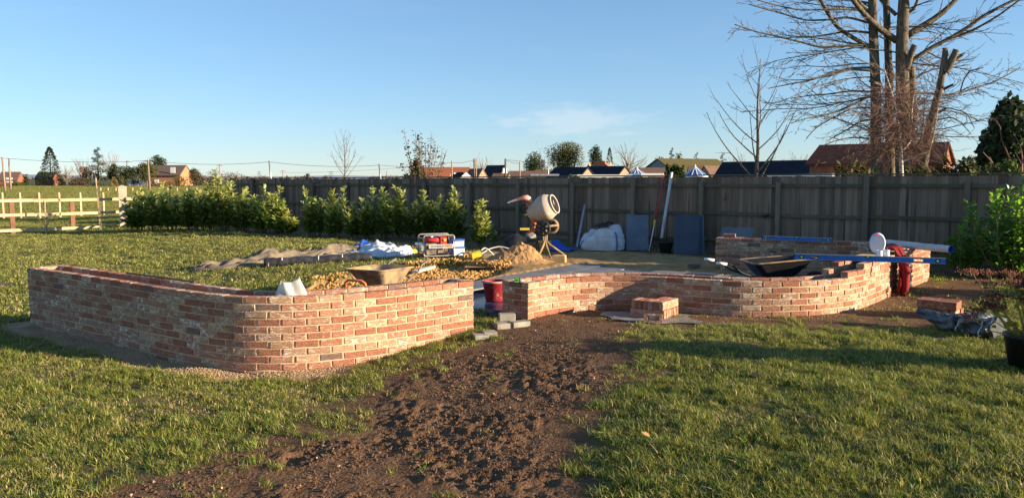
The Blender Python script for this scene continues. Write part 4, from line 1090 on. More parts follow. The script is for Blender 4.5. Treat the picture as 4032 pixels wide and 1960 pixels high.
def level(a, b, label, w=.028, h=.07):
    a, b = np.array(a, float), np.array(b, float); d = b - a; L = np.linalg.norm(d); ang = math.atan2(d[1], d[0]); r_ = thing('spirit_level', label, 'spirit level', (a + b) / 2, ang)
    hs = [(-L * .36, .05), (L * .33, .05)]     # hand holes; vials at both ends and centre
    BL = mat('level_blue', (.02, .16, .50), (.025, .13, .40), 14, .35, .05, 30)
    # body as strips leaving the hand holes open
    m_ = MB(); z0, z1 = 0, h; xs_ = [-L / 2]
    for x, q in hs: xs_ += [x - .058, x + .058]
    xs_.append(L / 2)
    for i in range(0, len(xs_), 2): m_.box(((xs_[i] + xs_[i + 1]) / 2, 0, h / 2), (xs_[i + 1] - xs_[i], w, h))
    for x, q in hs: m_.box((x, 0, h * .14), (.116, w, h * .28)); m_.box((x, 0, h * .86), (.116, w, h * .28))
    m_.build('body', BL, r_, world=False)
    m_ = MB(); [m_.box((0, s * (w / 2 + .001), z), (L, .002, .004)) for s in (-1, 1) for z in (.004, h - .004)]; m_.box((0, 0, h + .001), (L, w, .002)); m_.build('machined_edge', STEEL, r_, world=False)
    for s in (-1, 1): MB().box((s * (L / 2 + .008), 0, h / 2), (.016, w + .004, h + .004)).build('end_cap', BLACKP, r_, world=False)
    GL = mat('vial_yellow', (.62, .72, .20), rough=.2)
    for x in (-L * .45, L * .45):
        Mx = np.array([[1, 0, 0], [0, 0, -1], [0, 1, 0]])
        v = MB().lathe([(0, 0), (.028, 0), (.028, .003), (0, .003)], 18, Mx, (x, -w / 2, h / 2)).build('vial_ring', BLACKP, r_, world=False)
        MB().lathe([(0, 0), (.015, 0), (.015, .003), (0, .003)], 14, Mx, (x, -w / 2 - .003, h / 2)).build('vial', GL, v, world=False)
    v = MB().box((0, 0, h - .011), (.07, w + .006, .024)).build('vial_housing', BLACKP, r_, world=False); MB().box((0, 0, h - .007), (.035, w + .010, .018)).build('vial', GL, v, world=False)
    for x, q in hs:
        P = [(x + sx * .052 * (1), -w / 2 - .001, h / 2 + .0) for sx in (-1, 1)]
        rr = [(x + .052 * math.copysign(abs(math.cos(t)) ** .5, math.cos(t)), -w / 2, h / 2 + .018 * math.copysign(abs(math.sin(t)) ** .7, math.sin(t))) for t in np.linspace(0, 2 * math.pi, 17)]
        MB().tube(rr, .003, 5, cap=False).build('hand_hole_trim', BLACKP, r_, world=False)
a, b = W(3128, 1020, 10.62), W(3722, 1041, 10.02); a[2] = b[2] = TS + .002
level(a, b, 'long blue spirit level bridging the stepped brickwork in front of the mugs', h=.075)
a, b = G(3003, 943, TS + .002), G(3276, 954, TS + .002)
level(a, b, 'shorter blue spirit level lying on the straight shaded wall')
def corner_things():
    OSB = mat('raw_board', (.60, .44, .24), (.48, .33, .17), 9, .85, .3, 40, stretch=(1, 4, 1))
    a = G(3430, 1006, TS + .02); ang = math.radians(52)
    o = MB().box((0, 0, .009), (1.15, .42, .018)).mesh('board', OSB); ob = inst('plank_board', o, None, (5.27, 11.05, TS + .003), (0, 0, math.atan2(12.8 - 10.4, 7.0 - 4.95))); tag(ob, 'pale raw board laid over the wall top under the white mugs', 'board')
    o = MB().box((0, 0, .006), (.5, .2, .012)).mesh('board', OSB); ob = inst('plank_board', o, None, (5.62, 11.42, TS + .024), (0, 0, .3)); tag(ob, 'small thin offcut lying on the raw board right of the mugs', 'board')
    for px, py, Y, lab, ha in ((3463, 1004, 10.72, 'left white mug, its handle turned left, on the board', 2.9), (3490, 1006, 10.80, 'right white mug with a spoon in it, on the board', 2.6)):
        p = W(px, py, Y); r_ = thing('mug', lab, 'mug', (p[0], p[1], TS + .0215))
        MB().lathe([(0, 0), (.036, 0), (.041, .01), (.043, .095), (.039, .095), (.036, .012), (0, .008)], 24).build('cup', mat('white_ceramic', (.75, .74, .72), rough=.2, spec=.5), r_, smooth=True, world=False)
        c_, s_ = math.cos(ha), math.sin(ha); MB().tube([(c_ * q, s_ * q, z) for q, z in ((.04, .08), (.06, .082), (.072, .065), (.07, .04), (.058, .025), (.041, .024))], .006, 6).build('handle', bpy.data.materials['white_ceramic'], r_, smooth=True, world=False)
        if 'spoon' in lab: MB().tube([(.0, 0, .02), (.02, .01, .125)], .003, 5).build('spoon', STEEL, r_, world=False)
    p = W(3453, 1003, 11.15); Mx = np.array(Matrix.Rotation(math.radians(-16), 3, 'Z')) @ np.array([[1, 0, 0], [0, 0, -1], [0, 1, 0]])
    r_ = thing('oval_pad', 'upright white oval pad with a blue back, standing behind the mugs', 'pad', (p[0], p[1], TS + .022))
    def oval(s_, n=30): return [(.108 * s_ * math.cos(t), .155 * s_ * math.sin(t) + .155, 0) for t in np.linspace(0, 2 * math.pi, n)[:-1]]
    def loft(rows, name, m, par):
        P = np.array([[(np.array(q) + (0, 0, z)) for q in oval(s_)] for s_, z in rows]); P = P @ Mx.T; q = MB().grid(P, close=True); k = P.shape[1]; q.add(P[0], [tuple(range(k))]); q.add(P[-1], [tuple(range(k))[::-1]]); return q.build(name, m, par, smooth=True, world=False)
    loft([(.86, .035), (.97, .026), (1.0, 0)], 'face', mat('chalky_white', (.66, .67, .72), (.58, .6, .66), 6, .7), r_); loft([(1.02, -.001), (1.03, -.03), (.95, -.05)], 'back', BLUEP, r_)
    MB().box(Mx @ np.array([-.02, .275, .03]), (.05, .03, .02)).build('red_tab', REDP, r_, world=False)
    a, b = np.array([6.08, 12.95, TS + .056]), W(3744, 983, 11.5); b[2] = TS + .056
    r_ = thing('drain_pipe', 'long dusty white plastic pipe resting across the wall tops, blue inside', 'pipe', a)
    n_ = 16; t = np.linspace(0, 1, n_)[:, None]; MB().tube(a + (b - a) * t, .055, 20, cap=False).build('pipe_wall', mat('dusty_white_pipe', (.56, .56, .58), (.46, .45, .45), 5, .5, .1, 30), r_, smooth=True)
    d = (b - a) / np.linalg.norm(b - a); MB().tube([b - d * .10, b + d * .004], .051, 20, cap=False).tube([b - d * .0, b + d * .012], .058, 20, cap=False).build('pipe_liner', BLUEP, r_, smooth=True)
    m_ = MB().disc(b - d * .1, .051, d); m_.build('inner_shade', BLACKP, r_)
    # red jacket over the wall
    t_, n_2 = normals(RP); i = int(np.argmin(np.abs(RP[:, 0] - 5.62))); p0 = RP[i]; tt, nn = t_[i], n_2[i]
    nu, nv = 44, 26; P = np.zeros((nu, nv, 3))
    for i2 in range(nu):
        s = i2 / (nu - 1)
        for j in range(nv):
            w = j / (nv - 1) * 2 - 1
            half = .21 * (.8 + .35 * s) if s < .85 else .21 * (.9 - 1.8 * (s - .85)); fold = .035 * math.sin(w * 7 + s * 3) + .03 * (fbm(s * 6, w * 3 + 2, 3, 7) - .5) * 2
            if s < .35: q = s / .35; out = -.32 + .34 * q; z = TS + .03 + .07 * math.sin(q * 2.6) + abs(fold) * .8
            else: q = (s - .35) / .65; out = .03 + .06 * math.sin(q * 3.0) + abs(fold) * 1.0; z = TS + .03 - .58 * q
            c = p0 + tt * (w * half + .02 * math.sin(s * 9)) + nn * out; P[i2, j] = (c[0], c[1], z)
    m_ = MB().grid(P); r_ = thing('jacket', 'red work jacket with black shoulders hung over the wall corner', 'jacket', (*p0, TS))
    o = m_.build('body', mat('red_cloth', (.27, .012, .016), (.17, .008, .012), 6, .85, .4, 60), r_, smooth=True); sd = o.modifiers.new('thickness', 'SOLIDIFY'); sd.thickness = .012
    m_ = MB().grid(P[2:14, 14:] + (0, 0, .014)).grid(P[0:9, :8] + (0, 0, .014)).grid(P[14:26, 20:] + (nn[0] * .014, nn[1] * .014, 0)); m_.build('black_panel', mat('black_cloth', (.02, .02, .024), rough=.9), r_, smooth=True)
    s_ = MB().tube([P[16, 3] + (nn[0] * .05, nn[1] * .05, 0), P[26, 4] + (nn[0] * .09, nn[1] * .09, 0), P[37, 8] + (nn[0] * .07, nn[1] * .07, -.06), P[40, 9] + (nn[0] * .06, nn[1] * .06, -.12)], [.06, .065, .055, .04], 12); s_.build('sleeve', bpy.data.materials['red_cloth'], r_, smooth=True)
    # line hung down the face of the straight wall
    a = G(3062, 946, TS); d = np.array([.44, -.25]); f = lambda x, z: np.array([a[0] + x, a[1] - .03 - x * .48, z])
    r_ = thing('cord', 'dark cord with a hook hanging down the face of the straight wall', 'cord', f(0, TS)); MB().tube([f(0, TS + .005), f(-.05, TS - .08), f(-.09, TS - .2)], .006, 5).tube([f(-.14, TS - .2), f(-.02, TS - .215)], .012, 5).build('line', BLACKP, r_)
corner_things()

# ---------------------------------------------------------------- things standing against the fence
def bulk_bag():
    a = G(2378, 990, .2); g = gz(a[0], a[1] + .35); r_ = thing('bulk_bag', 'half-full white woven bulk bag slumped against the fence', 'bulk bag', (a[0], a[1] + .38, g))
    n, k = 22, 48; P = np.zeros((n, k, 3))
    for i in range(n):
        u = i / (n - 1)
        for j in range(k):
            t = 2 * math.pi * j / k; c_, s_ = math.cos(t), math.sin(t); sq = 1 / (abs(c_) ** 5 + abs(s_) ** 5) ** .2
            w = sq * (1 + .06 * math.sin(u * 3.1)) * (1 - .12 * u ** 2.5); top = .44 + .07 * c_ + .05 * math.sin(t * 3 + .6) - (.10 if c_ < -.5 else 0)
            nse = .09 * (fbm(t * 2.4, u * 7, 4, 33) - .5) + .05 * (1 - abs(2 * fbm(t * 1.2 + 5, u * 16, 3, 35) - 1) - .5)
            P[i, j] = (c_ * w * .49 * (1 + nse), s_ * w * .40 * (1 + nse), .01 + u * top)
    M2 = [P[-1] * (f, f, 1) + (0, 0, dz) for f, dz in ((.9, .035), (.6, .03), (.3, -.02), (.04, -.03))]
    Q = np.concatenate([P, np.array(M2)])
    MB().grid(Q, close=True).build('sack', mat('woven_white', (.62, .62, .64), (.50, .50, .53), 7, .7, .5, 25), r_, smooth=True, world=False)
    s_ = MB(); j = 36; pts = [P[i, 40] * 1.025 for i in range(0, n, 2)]; s_.bar(pts[0], pts[0] + (0, 0, .01), .02, .01)
    for q in range(len(pts) - 1): s_.bar(pts[q], pts[q + 1], .045, .012, up=(0, 1, 0))
    pts = [P[i, 27] * 1.025 for i in range(0, n, 2)]
    for q in range(len(pts) - 1): s_.bar(pts[q], pts[q + 1], .03, .012, up=(0, 1, 0))
    s_.build('webbing', mat('blue_grey_strap', (.12, .2, .38), rough=.8), r_, world=False)
    m_ = MB(); m_.grid(bulk_grid(12, 10, lambda u, v: (-.02 + .32 * (u - .5), -.05 + .3 * (v - .5), .56 + .08 * math.sin(u * 3.1) * math.sin(v * 3.1) + .03 * math.sin(u * 17 + v * 9)))); m_.tube([(.05, 0, .6), (.15, .02, .66), (.25, 0, .62)], .03, 8); m_.build('loop_handle', BLACKP, r_, smooth=True, world=False)
bulk_bag()
def leaning_slab(bl, br, h_, lean, label, th=.022, m=None, skew=0.0, group=None):
    """bl, br: bottom corners on the ground; leans back toward the fence"""
    a, b = np.array(bl, float), np.array(br, float); d = b - a; L = np.hypot(d[0], d[1]); d = d / L; nb = np.array([-d[1], d[0], 0]); up = nb * math.sin(lean) + np.array([0, 0, math.cos(lean)]); t = np.cross(d, up)
    c = [a, b, b + up * h_ * 1.0 + d * skew, a + up * h_ + d * skew * .35]; v = [p for p in c] + [p - t * th for p in c]
    m_ = MB().add(v, [(0, 1, 2, 3), (7, 6, 5, 4), (0, 4, 5, 1), (1, 5, 6, 2), (2, 6, 7, 3), (3, 7, 4, 0)])
    o = m_.build('paving_slab', m or LSL, None, origin=tuple(a)); bpy.context.view_layer.objects.active = o
    return tag(o, label, 'paving slab', group)
LSL = mat('dry_slate', (.105, .13, .175), (.14, .165, .20), 4, .6, .15, 50, rnd=True, vary=.1)
LSD = mat('dark_slate', (.045, .06, .09), (.06, .075, .105), 4, .5, .15, 50, rnd=True, vary=.1)
def gp(px, py, z=.2): q = G(px, py, z); return np.array([q[0], q[1], gz(q[0], q[1])])
leaning_slab(gp(2466, 987), gp(2554, 988), .90, .40, 'single pale blue-grey slab leaning on the fence right of the bulk bag')
for i in range(4):
    o_ = np.array([.045 * i, .05 * i, 0]); leaning_slab(gp(2652, 1004) + o_, gp(2752, 1006) + o_ * 1.3, .93 - .01 * i, .33 - .01 * i, ('front slab', 'second slab', 'third slab', 'rearmost slab')[i] + ' of the dark stack leaning on the fence beside the black bucket', m=LSD if i != 3 else LSL, group='dark slabs stacked on edge against the fence')
leaning_slab((4.28, 15.95, .2), (4.82, 15.75, .2), .74, .35, 'blue-grey offcut slab with a slanted edge leaning behind the straight wall', skew=.14)
def pole(name, a, b, w, m, label, cat, round_=True, group=None):
    a, b = np.array(a, float), np.array(b, float); q = MB()
    (q.tube([a, b], w / 2, 8) if round_ else q.bar(a, b, w, w * .6)); return tag(q.build(name, m, None, origin=a, smooth=round_), label, cat, group)
OLDW = mat('old_handle_wood', (.24, .16, .10), (.16, .10, .065), 6, .8)
def onfence(px, py, inset=.12):
    """a point of the fence's near face seen at this pixel"""
    n_ = np.linspace(-1, 14, 600); P = np.array([fence_pt(k) for k in n_]); t = (px - 2016) / FPX; x = P[:, 0] / P[:, 1]; Y = float(np.interp(t, x, P[:, 1])) - inset; return W(px, py, Y)
a = gp(2271, 976); pole('channel_strip', a, onfence(2303, 807), .055, STEEL, 'thin grey metal strip leaning on the fence left of the bulk bag', 'metal strip', False)
a = gp(2604, 985); a[2] += .28; pole('white_pole', a, onfence(2645, 678, .05), .065, mat('white_paint', (.66, .67, .70), (.5, .5, .52), 8, .5), 'tall white square pole standing in the black bucket', 'pole', False)
r_ = thing('long_tool', 'long red-handled tool with wire feet leaning on the fence over its top', 'tool', gp(2556, 990))
a, b = gp(2556, 990), onfence(2614, 690, .0); q1, q2 = a + (b - a) * .33, a + (b - a) * .40
MB().tube([q2, b], .016, 8).build('red_handle', REDP, r_, smooth=True); MB().tube([q1, q2], .024, 8).build('yellow_collar', YELLOW, r_, smooth=True); MB().tube([a, q1], .012, 8).tube([b, b + (-.05, 0, .05)], .012, 6).build('shaft', WHITEP, r_, smooth=True)
MB().tube([a + (-.17, 0, 0), a + (-.15, 0, .08), a + (0, 0, .12), a + (.13, -.02, .06), a + (.15, -.03, 0)], .006, 5).build('wire_feet', STEEL, r_)
pole('wooden_pole', gp(2558, 985), onfence(2593, 735), .035, OLDW, 'old wooden pole leaning just left of the red handled tool', 'pole')
pole('wooden_pole', gp(2826, 975), onfence(2857, 755), .035, mat('reddish_handle', (.26, .11, .05), rough=.7), 'reddish wooden handle leaning on the fence behind the straight wall', 'pole')
def fork():
    a, b = gp(2998, 965), onfence(3011, 850); r_ = thing('garden_fork', 'dark fork with a D-shaped handle leaning on the fence behind the short level', 'fork', a)
    d = (b - a) / np.linalg.norm(b - a); MB().tube([a, b - d * .1], .016, 8).build('shaft', OLDW, r_); c = b - d * .1
    MB().tube([c, c + d * .03 + (-.07, 0, .04), c + d * .1 + (-.07, 0, 0), c + d * .1 + (.07, 0, 0), c + d * .03 + (.07, 0, .04), c], .012, 6).build('d_handle', BLACKP, r_)
fork()
def bucket(name, px, py, rt, rb, h, m, label, lid=False, z=None, sc=1):
    c = G(px, py, .2); z0 = gz(c[0], c[1] + rb) if z is None else z; r_ = thing(name, label, 'bucket', (c[0], c[1] + rb, z0))
    MB().lathe([(0, .0), (rb, 0), (rt, h), (rt + .012, h), (rt + .014, h - .03), (rt - .004, h - .034), (rt - .004, h - .002), (rb - .008, .012), (0, .01)], 26).build('body', m, r_, smooth=True, world=False)
    MB().tube([(-rt - .01, 0, h - .02), (-rt * .9, -rt * .5, h - .09), (0, -rt - .02, h - .14), (rt * .9, -rt * .5, h - .09), (rt + .01, 0, h - .02)], .005, 5).build('bail', STEEL if m is not BLACKP else BLACKP, r_, world=False); return r_
bucket('bucket', 2624, 1002, .165, .12, .28, BLACKP, 'black rubber bucket holding the tall white pole by the fence')
pole('wooden_rod', gp(2622, 985) + (0, 0, .03), W(2623, 889, 17.6), .035, OLDW, 'short wooden tool handle standing in the black bucket', 'handle')
bucket('bucket', 1656, 1001, .13, .10, .26, WHITEP, 'white plastic bucket left of the generator', z=.20)
bucket('bucket', 2146, 996, .14, .11, .26, YELLOW, 'yellow bucket standing behind the mixer legs')

# generator on its pallet, cool boxes, odds and ends before the laurels
def generator():
    Y = 16.7; u = Y / FPX
    c = G(1735, 1022, .2); PW = mat('orange_pallet_wood', (.50, .30, .14), (.38, .22, .1), 6, .85, .3, 30, rnd=True); ang = math.radians(-8)
    pr = thing('pallet', 'low wooden pallet under the generator and the cool boxes', 'pallet', (c[0], c[1] + .4, gz(*c[:2])), ang)
    for i in range(6): inst('deck_board', MB().box((0, 0, 0), (1.12, .11, .02)).mesh('deck_board', PW) if i == 0 else bpy.data.meshes['deck_board'], pr, (0, -.36 + i * .145, .078))
    bmsh = MB().box((0, 0, 0), (.12, .11, .052)).mesh('block', PW)
    for x in (-.5, -.17, .17, .5):
        for y in (-.36, 0, .36): inst('block', bmsh, pr, (x, y, .042))
    for y in (-.36, 0, .36): inst('bottom_board', bpy.data.meshes['deck_board'], pr, (0, y, .008), (0, 0, 0), (1, 1, .7))
    z0 = pr.location.z + .09; ang = math.radians(20); p = W(1716, 1006, 15.95)
    g = thing('generator', 'red petrol generator in a grey tube frame with a lettered panel', 'generator', (p[0], p[1] + .12, z0), ang)
    GF = mat('worn_grey_tube', (.40, .37, .33), (.22, .2, .18), 12, .5, .1, metal=.3); w, d, h = .33, .23, .44
    f = MB()
    def loop(y): 
        pts = []
        for cx, cz, a0 in ((w - .05, .05 + .015, -90), (w - .05, h - .05, 0), (-w + .05, h - .05, 90), (-w + .05, .05 + .015, 180)):
            for t in range(4): a = math.radians(a0 + 30 * t); pts.append((cx + .05 * math.cos(a), y, cz + .05 * math.sin(a)))
        pts.append(pts[0]); return pts
    f.tube(loop(-d), .016, 8, cap=False); f.tube(loop(d), .016, 8, cap=False)
    for x in (-w, w):
        for z in (.1, h - .06): f.tube([(x, -d, z), (x, d, z)], .014, 6)
    for x in (-.2, .2): f.tube([(x, -d, .016), (x, d, .016)], .014, 6)
    f.build('frame', GF, g, smooth=True, world=False)
    tk = MB(); P = []
    for x, s_ in ((-.26, .5), (-.25, .9), (-.05, 1.0), (.02, .95), (.04, .5)):
        P.append([(x, math.copysign(abs(math.cos(t)) ** .6, math.cos(t)) * .16 * s_, .335 + math.copysign(abs(math.sin(t)) ** .6, math.sin(t)) * .055 * s_) for t in np.linspace(0, 2 * math.pi, 17)[:-1]])
    tk.grid(np.array(P), close=True); tk.add(np.array(P[0]), [tuple(range(16))]); tk.add(np.array(P[-1]), [tuple(range(16))[::-1]]); tk.build('fuel_tank', REDP, g, smooth=True, world=False)
    MB().lathe([(0, .03), (.028, .03), (.03, 0)], 12, loc=(-.1, 0, .385)).build('filler_cap', WHITEP, g, world=False)
    MB().box((.12, -.05, .33), (.13, .22, .14)).build('control_box', REDP, g, world=False)
    Mx = np.array([[1, 0, 0], [0, 0, -1], [0, 1, 0]]); MB().lathe([(.0, .02), (.03, .02), (.034, 0)], 14, Mx, (.14, -.165, .34)).build('socket', YELLOW, g, world=False)
    e = MB().box((-.14, 0, .16), (.22, .30, .22)).lathe([(0, -.13), (.1, -.13), (.11, 0), (.1, .1), (0, .1)], 20, np.array([[0, 0, 1], [0, 1, 0], [-1, 0, 0]]), (.12, 0, .16)); 
    for q in range(6): e.box((-.14, -.155, .08 + q * .03), (.2, .02, .008))
    e.box((-.2, -.17, .08), (.1, .03, .08)).box((.05, -.16, .1), (.12, .04, .06)).build('engine', mat('oily_alloy', (.34, .28, .20), (.12, .10, .08), 9, .6, .4, 20), g, world=False)
    pn = MB().box((.04, -d - .012, .215), (.52, .012, .085)).build('front_panel', mat('dusty_panel', (.55, .48, .38), (.38, .33, .27), 8, .7), g, world=False)
    for tx, body, col in ((-.175, 'HONDA', (.04, .12, .45)), (.06, 'POWER', (.5, .05, .05))):
        cu = bpy.data.curves.new('lettering', 'FONT'); cu.body = body; cu.size = .062; cu.extrude = .001; tmp = bpy.data.objects.new('lettering', cu); C.objects.link(tmp); cu.materials.append(mat('lettering_' + body.lower(), col, rough=.5)); bpy.context.view_layer.update(); lm = bpy.data.meshes.new_from_object(tmp); bpy.data.objects.remove(tmp); ob = bpy.data.objects.new('lettering', lm); C.objects.link(ob); ob.parent = pn
        ob.location = (tx - 0, -d - .021 , .195); ob.rotation_euler = (math.pi / 2, 0, 0)
    for k, (px, w_, h_, lab, m2) in enumerate(((1800, .235, .15, 'lower of two blue and white cool boxes stacked right of the generator', 0), (1799, .23, .115, 'upper of two blue and white cool boxes, its blue lid tilted', 1))):
        p = W(px, 1000, 16.2); z1 = pr.location.z + .09 + (0 if k == 0 else .188)
        bx = thing('cool_box', lab, 'cool box', (p[0], p[1], z1), math.radians(24), group='cool boxes stacked on the pallet')
        MB().box((0, 0, h_ / 2), (w_, .24, h_), taper=1.04).build('box', mat('white_box_plastic', (.74, .75, .78), rough=.35) if k == 0 else bpy.data.materials['white_box_plastic'], bx, world=False)
        MB().box((0, 0, h_ + .018), (w_ + .03, .27, .036)).box((-w_ / 2 - .012, 0, h_ * .5), (.02, .22, h_ * .9)).build('lid', BLUEP, bx, world=False)
generator()
def odds():
    p = G(1636, 1003, .2); m_ = MB(); o = inst('yellow_bag', lump(1, 7), None, (p[0] - .02, p[1] + .02, gz(*p[:2]) + .07), (0, 0, .4), (.11, .09, .11)); o.data.materials.append(YELLOW); tag(o, 'small crumpled yellow bag between the white sheet and the white bucket', 'bag')
    p = G(2203, 1036, .2); q = MB().box((0, 0, .075), (.27, .15, .14), taper=.97).box((.0, -.0, .145), (.2, .1, .012)).mesh('can', mat('pale_yellow_plastic', (.78, .55, .22), (.66, .44, .16), 10, .5, .1)); o = inst('yellow_container', q, None, (p[0], p[1] + .07, gz(*p[:2])), (0, 0, -.25)); bv = o.modifiers.new('r', 'BEVEL'); bv.width = .018; bv.segments = 3; tag(o, 'pale yellow plastic container lying flat right of the mixer legs', 'container')
    p = G(1875, 1034, .2); Mx = np.array(Matrix.Rotation(math.radians(80), 3, 'Y') @ Matrix.Rotation(.2, 3, 'Z'))
    q = MB().lathe([(0, 0), (.09, 0), (.115, .19), (.12, .2), (.108, .2), (.085, .012), (0, .01)], 22, Mx).mesh('bucket', YELLOW); o = inst('yellow_pot', q, None, (p[0] - .1, p[1] + .05, gz(*p[:2]) + .10), (0, 0, .3)); tag(o, 'yellow bucket tipped on its side left of the sand heap', 'bucket')
    HO = mat('grey_hose', (.50, .48, .42), (.4, .38, .33), 9, .5)
    def hose(pts, r_, lab):
        P = np.array([W(1600 + x * .2717, 900 + y * .2717, Y) for x, y, Y in pts]); s = np.linspace(0, len(P) - 1, len(P) * 6); k = np.arange(len(P)); Q = np.c_[[np.interp(s, k, P[:, i]) for i in range(3)]].T
        for _ in range(6): Q[1:-1] = (Q[:-2] + Q[1:-1] * 2 + Q[2:]) / 4
        o = MB().tube(Q, r_, 8).build('hose', HO, None, origin=tuple(Q[0]), smooth=True); tag(o, lab, 'hose')
    hose([(1085, 445, 15.9), (1072, 330, 15.9), (1130, 272, 16), (1200, 315, 16), (1265, 385, 16.1)], .017, 'grey hose arching steeply out of the tipped yellow bucket')
    hose([(1040, 395, 16.3), (1110, 350, 16.4), (1200, 292, 16.5), (1350, 255, 16.6), (1500, 292, 16.6), (1560, 360, 16.6)], .015, 'long low arc of grey hose behind the sand heap')
    hose([(1110, 392, 16.2), (1200, 385, 16.2), (1280, 380, 16.2), (1345, 355, 16.3), (1400, 350, 16.3)], .014, 'short white pipe lying on the grass left of the sand heap')
    a, b = W(1632, 1070, 14.1), W(1705, 1050, 14.6); q = MB().bar(a, b, .11, .045); tag(q.build('plank', mat('fresh_plank', (.74, .60, .42), (.64, .5, .34), 4, .8), None, origin=tuple(a)), 'short pale sawn plank lying over the dug edge above the gravel', 'plank')
    a, b = G(1612, 1066, .15), G(1650, 1058, .15); q = MB().bar((a[0], a[1], gz(*a[:2]) + .05), (b[0], b[1], gz(*b[:2]) + .07), .14, .03); tag(q.build('plank', OLDW, None, origin=tuple(a)), 'darker offcut of plank just behind the pale sawn plank', 'plank')
    a, b = W(1972, 984, 15.3), W(1990, 1006, 15.0); tag(MB().bar(a, b, .05, .1).build('shovel_stub', OLDW, None, origin=tuple(a)), 'stub of a wooden shovel handle stuck in the left flank of the sand heap', 'handle')
    # small brick pile behind the mixer under a cover
    c = W(2065, 975, 18.0); g = gz(c[0], c[1]); rz = .1
    for r1 in range(3):
        for k in range(5):
            loose_brick((c[0] - .24 + k * .115, c[1], g + .035 + r1 * .068), math.pi / 2 + rz + R.gauss(0, .03), ORD[k] + ' orange brick from the left, ' + ('bottom', 'middle', 'top')[r1] + ' row, covered pile behind the mixer', ty=R.choice([0, 1]), group='bricks under the black cover behind the mixer')
    cc = W(2030, 900, 18.0)
    P = bulk_grid(20, 16, lambda u, v: (cc[0] - .26 + .52 * u, c[1] - .25 + .5 * v, g + .235 + .18 * math.sin(min(1, u * 1.3) * 2.2) * (1 - abs(v - .5)) - .16 * (1 - v) * (1 if v < .2 else 0) + .02 * fbm(u * 6, v * 6, 3, 6)))
    tag(MB().grid(P).build('cover_sheet', BLACKP, None, smooth=True, origin=tuple(c)), 'black rubber cover draped over the small brick pile behind the mixer', 'cover')
    cc = W(2092, 920, 17.95); o = inst('cement_bag', lump(1, 21), None, (cc[0], cc[1], g + .37), (0, .1, .2), (.17, .14, .17)); o.data.materials.append(mat('paper_bag', (.42, .38, .33), (.34, .3, .26), 6, .9, .4)); tag(o, 'part-used grey cement bag slumped on the small pile behind the mixer', 'bag')
    cc = W(2066, 897, 17.9); q = MB().box((0, 0, 0), (.22, .06, .05)); o = q.build('yellow_level', YELLOW, None, origin=(0, 0, 0)); o.location = cc; o.location.z = g + .53; tag(o, 'short yellow boat level lying on the covered pile behind the mixer', 'spirit level')
    p = onfence(2064, 822, .16); rr = thing('cable_reel', 'dark coiled cable with a yellow tag hung on a fence post behind the mixer', 'cable', p)
    MB().tube([(math.cos(t) * .09, 0, math.sin(t) * .11) for t in np.linspace(0, 6.283, 20)], .02, 8, cap=False).build('coil', BLACKP, rr, world=False); MB().box((.05, -.02, -.16), (.10, .04, .05)).build('tag', YELLOW, rr, world=False)
odds()

# ---------------------------------------------------------------- laurels and garden plants
def leaf_mat(name, c1, c2, tcol, trans=.35, rough=.35, spec=.5, vary=.25):
    return mat(name, c1, c2, 9, rough, spec=spec, trans=trans, tcol=tcol, rnd=True, vary=vary)
LAUREL = leaf_mat('laurel_leaf', (.085, .13, .024), (.045, .08, .015), (.36, .46, .05), .3, .32)
LAUREL2 = leaf_mat('laurel_sunlit_leaf', (.42, .44, .14), (.30, .34, .09), (.80, .78, .20), .4, .4)  # same laurel leaf with the look of sunlight put into its colour
DARKL = leaf_mat('laurel_dark_leaf', (.07, .15, .028), (.045, .10, .02), (.34, .62, .06), .45, .28)
STEM = mat('laurel_stem', (.16, .13, .06), (.10, .08, .04), 8, .8)
def leaf_shape(L, w):
    """folded oval leaf pointing +X, 8 triangles"""
    st = [(0, .0), (.3, .85), (.65, 1.0), (1.0, 0)]; v = []
    for t, q in st:
        z = .08 * L * math.sin(t * 3); v += [(t * L, -q * w / 2, z + .12 * w * q), (t * L, 0, z), (t * L, q * w / 2, z + .12 * w * q)]
    f = []
    for i in range(3):
        a = i * 3; f += [(a, a + 1, a + 4, a + 3), (a + 1, a + 2, a + 5, a + 4)]
    return np.array(v), f
LV, LF = leaf_shape(1.0, .38)
leaf_me = []
for m_ in (LAUREL, LAUREL2, DARKL):
    q = MB(); q.add(LV, LF); leaf_me.append(q.mesh('leaf', m_, smooth=True))
def rot_to(d, roll):
    d = np.array(d, float); d /= np.linalg.norm(d) + 1e-9; y = np.cross((0, 0, 1.), d); y /= (np.linalg.norm(y) + 1e-9); z = np.cross(d, y); c_, s_ = math.cos(roll), math.sin(roll)
    return np.array([d, y * c_ + z * s_, z * c_ - y * s_]).T
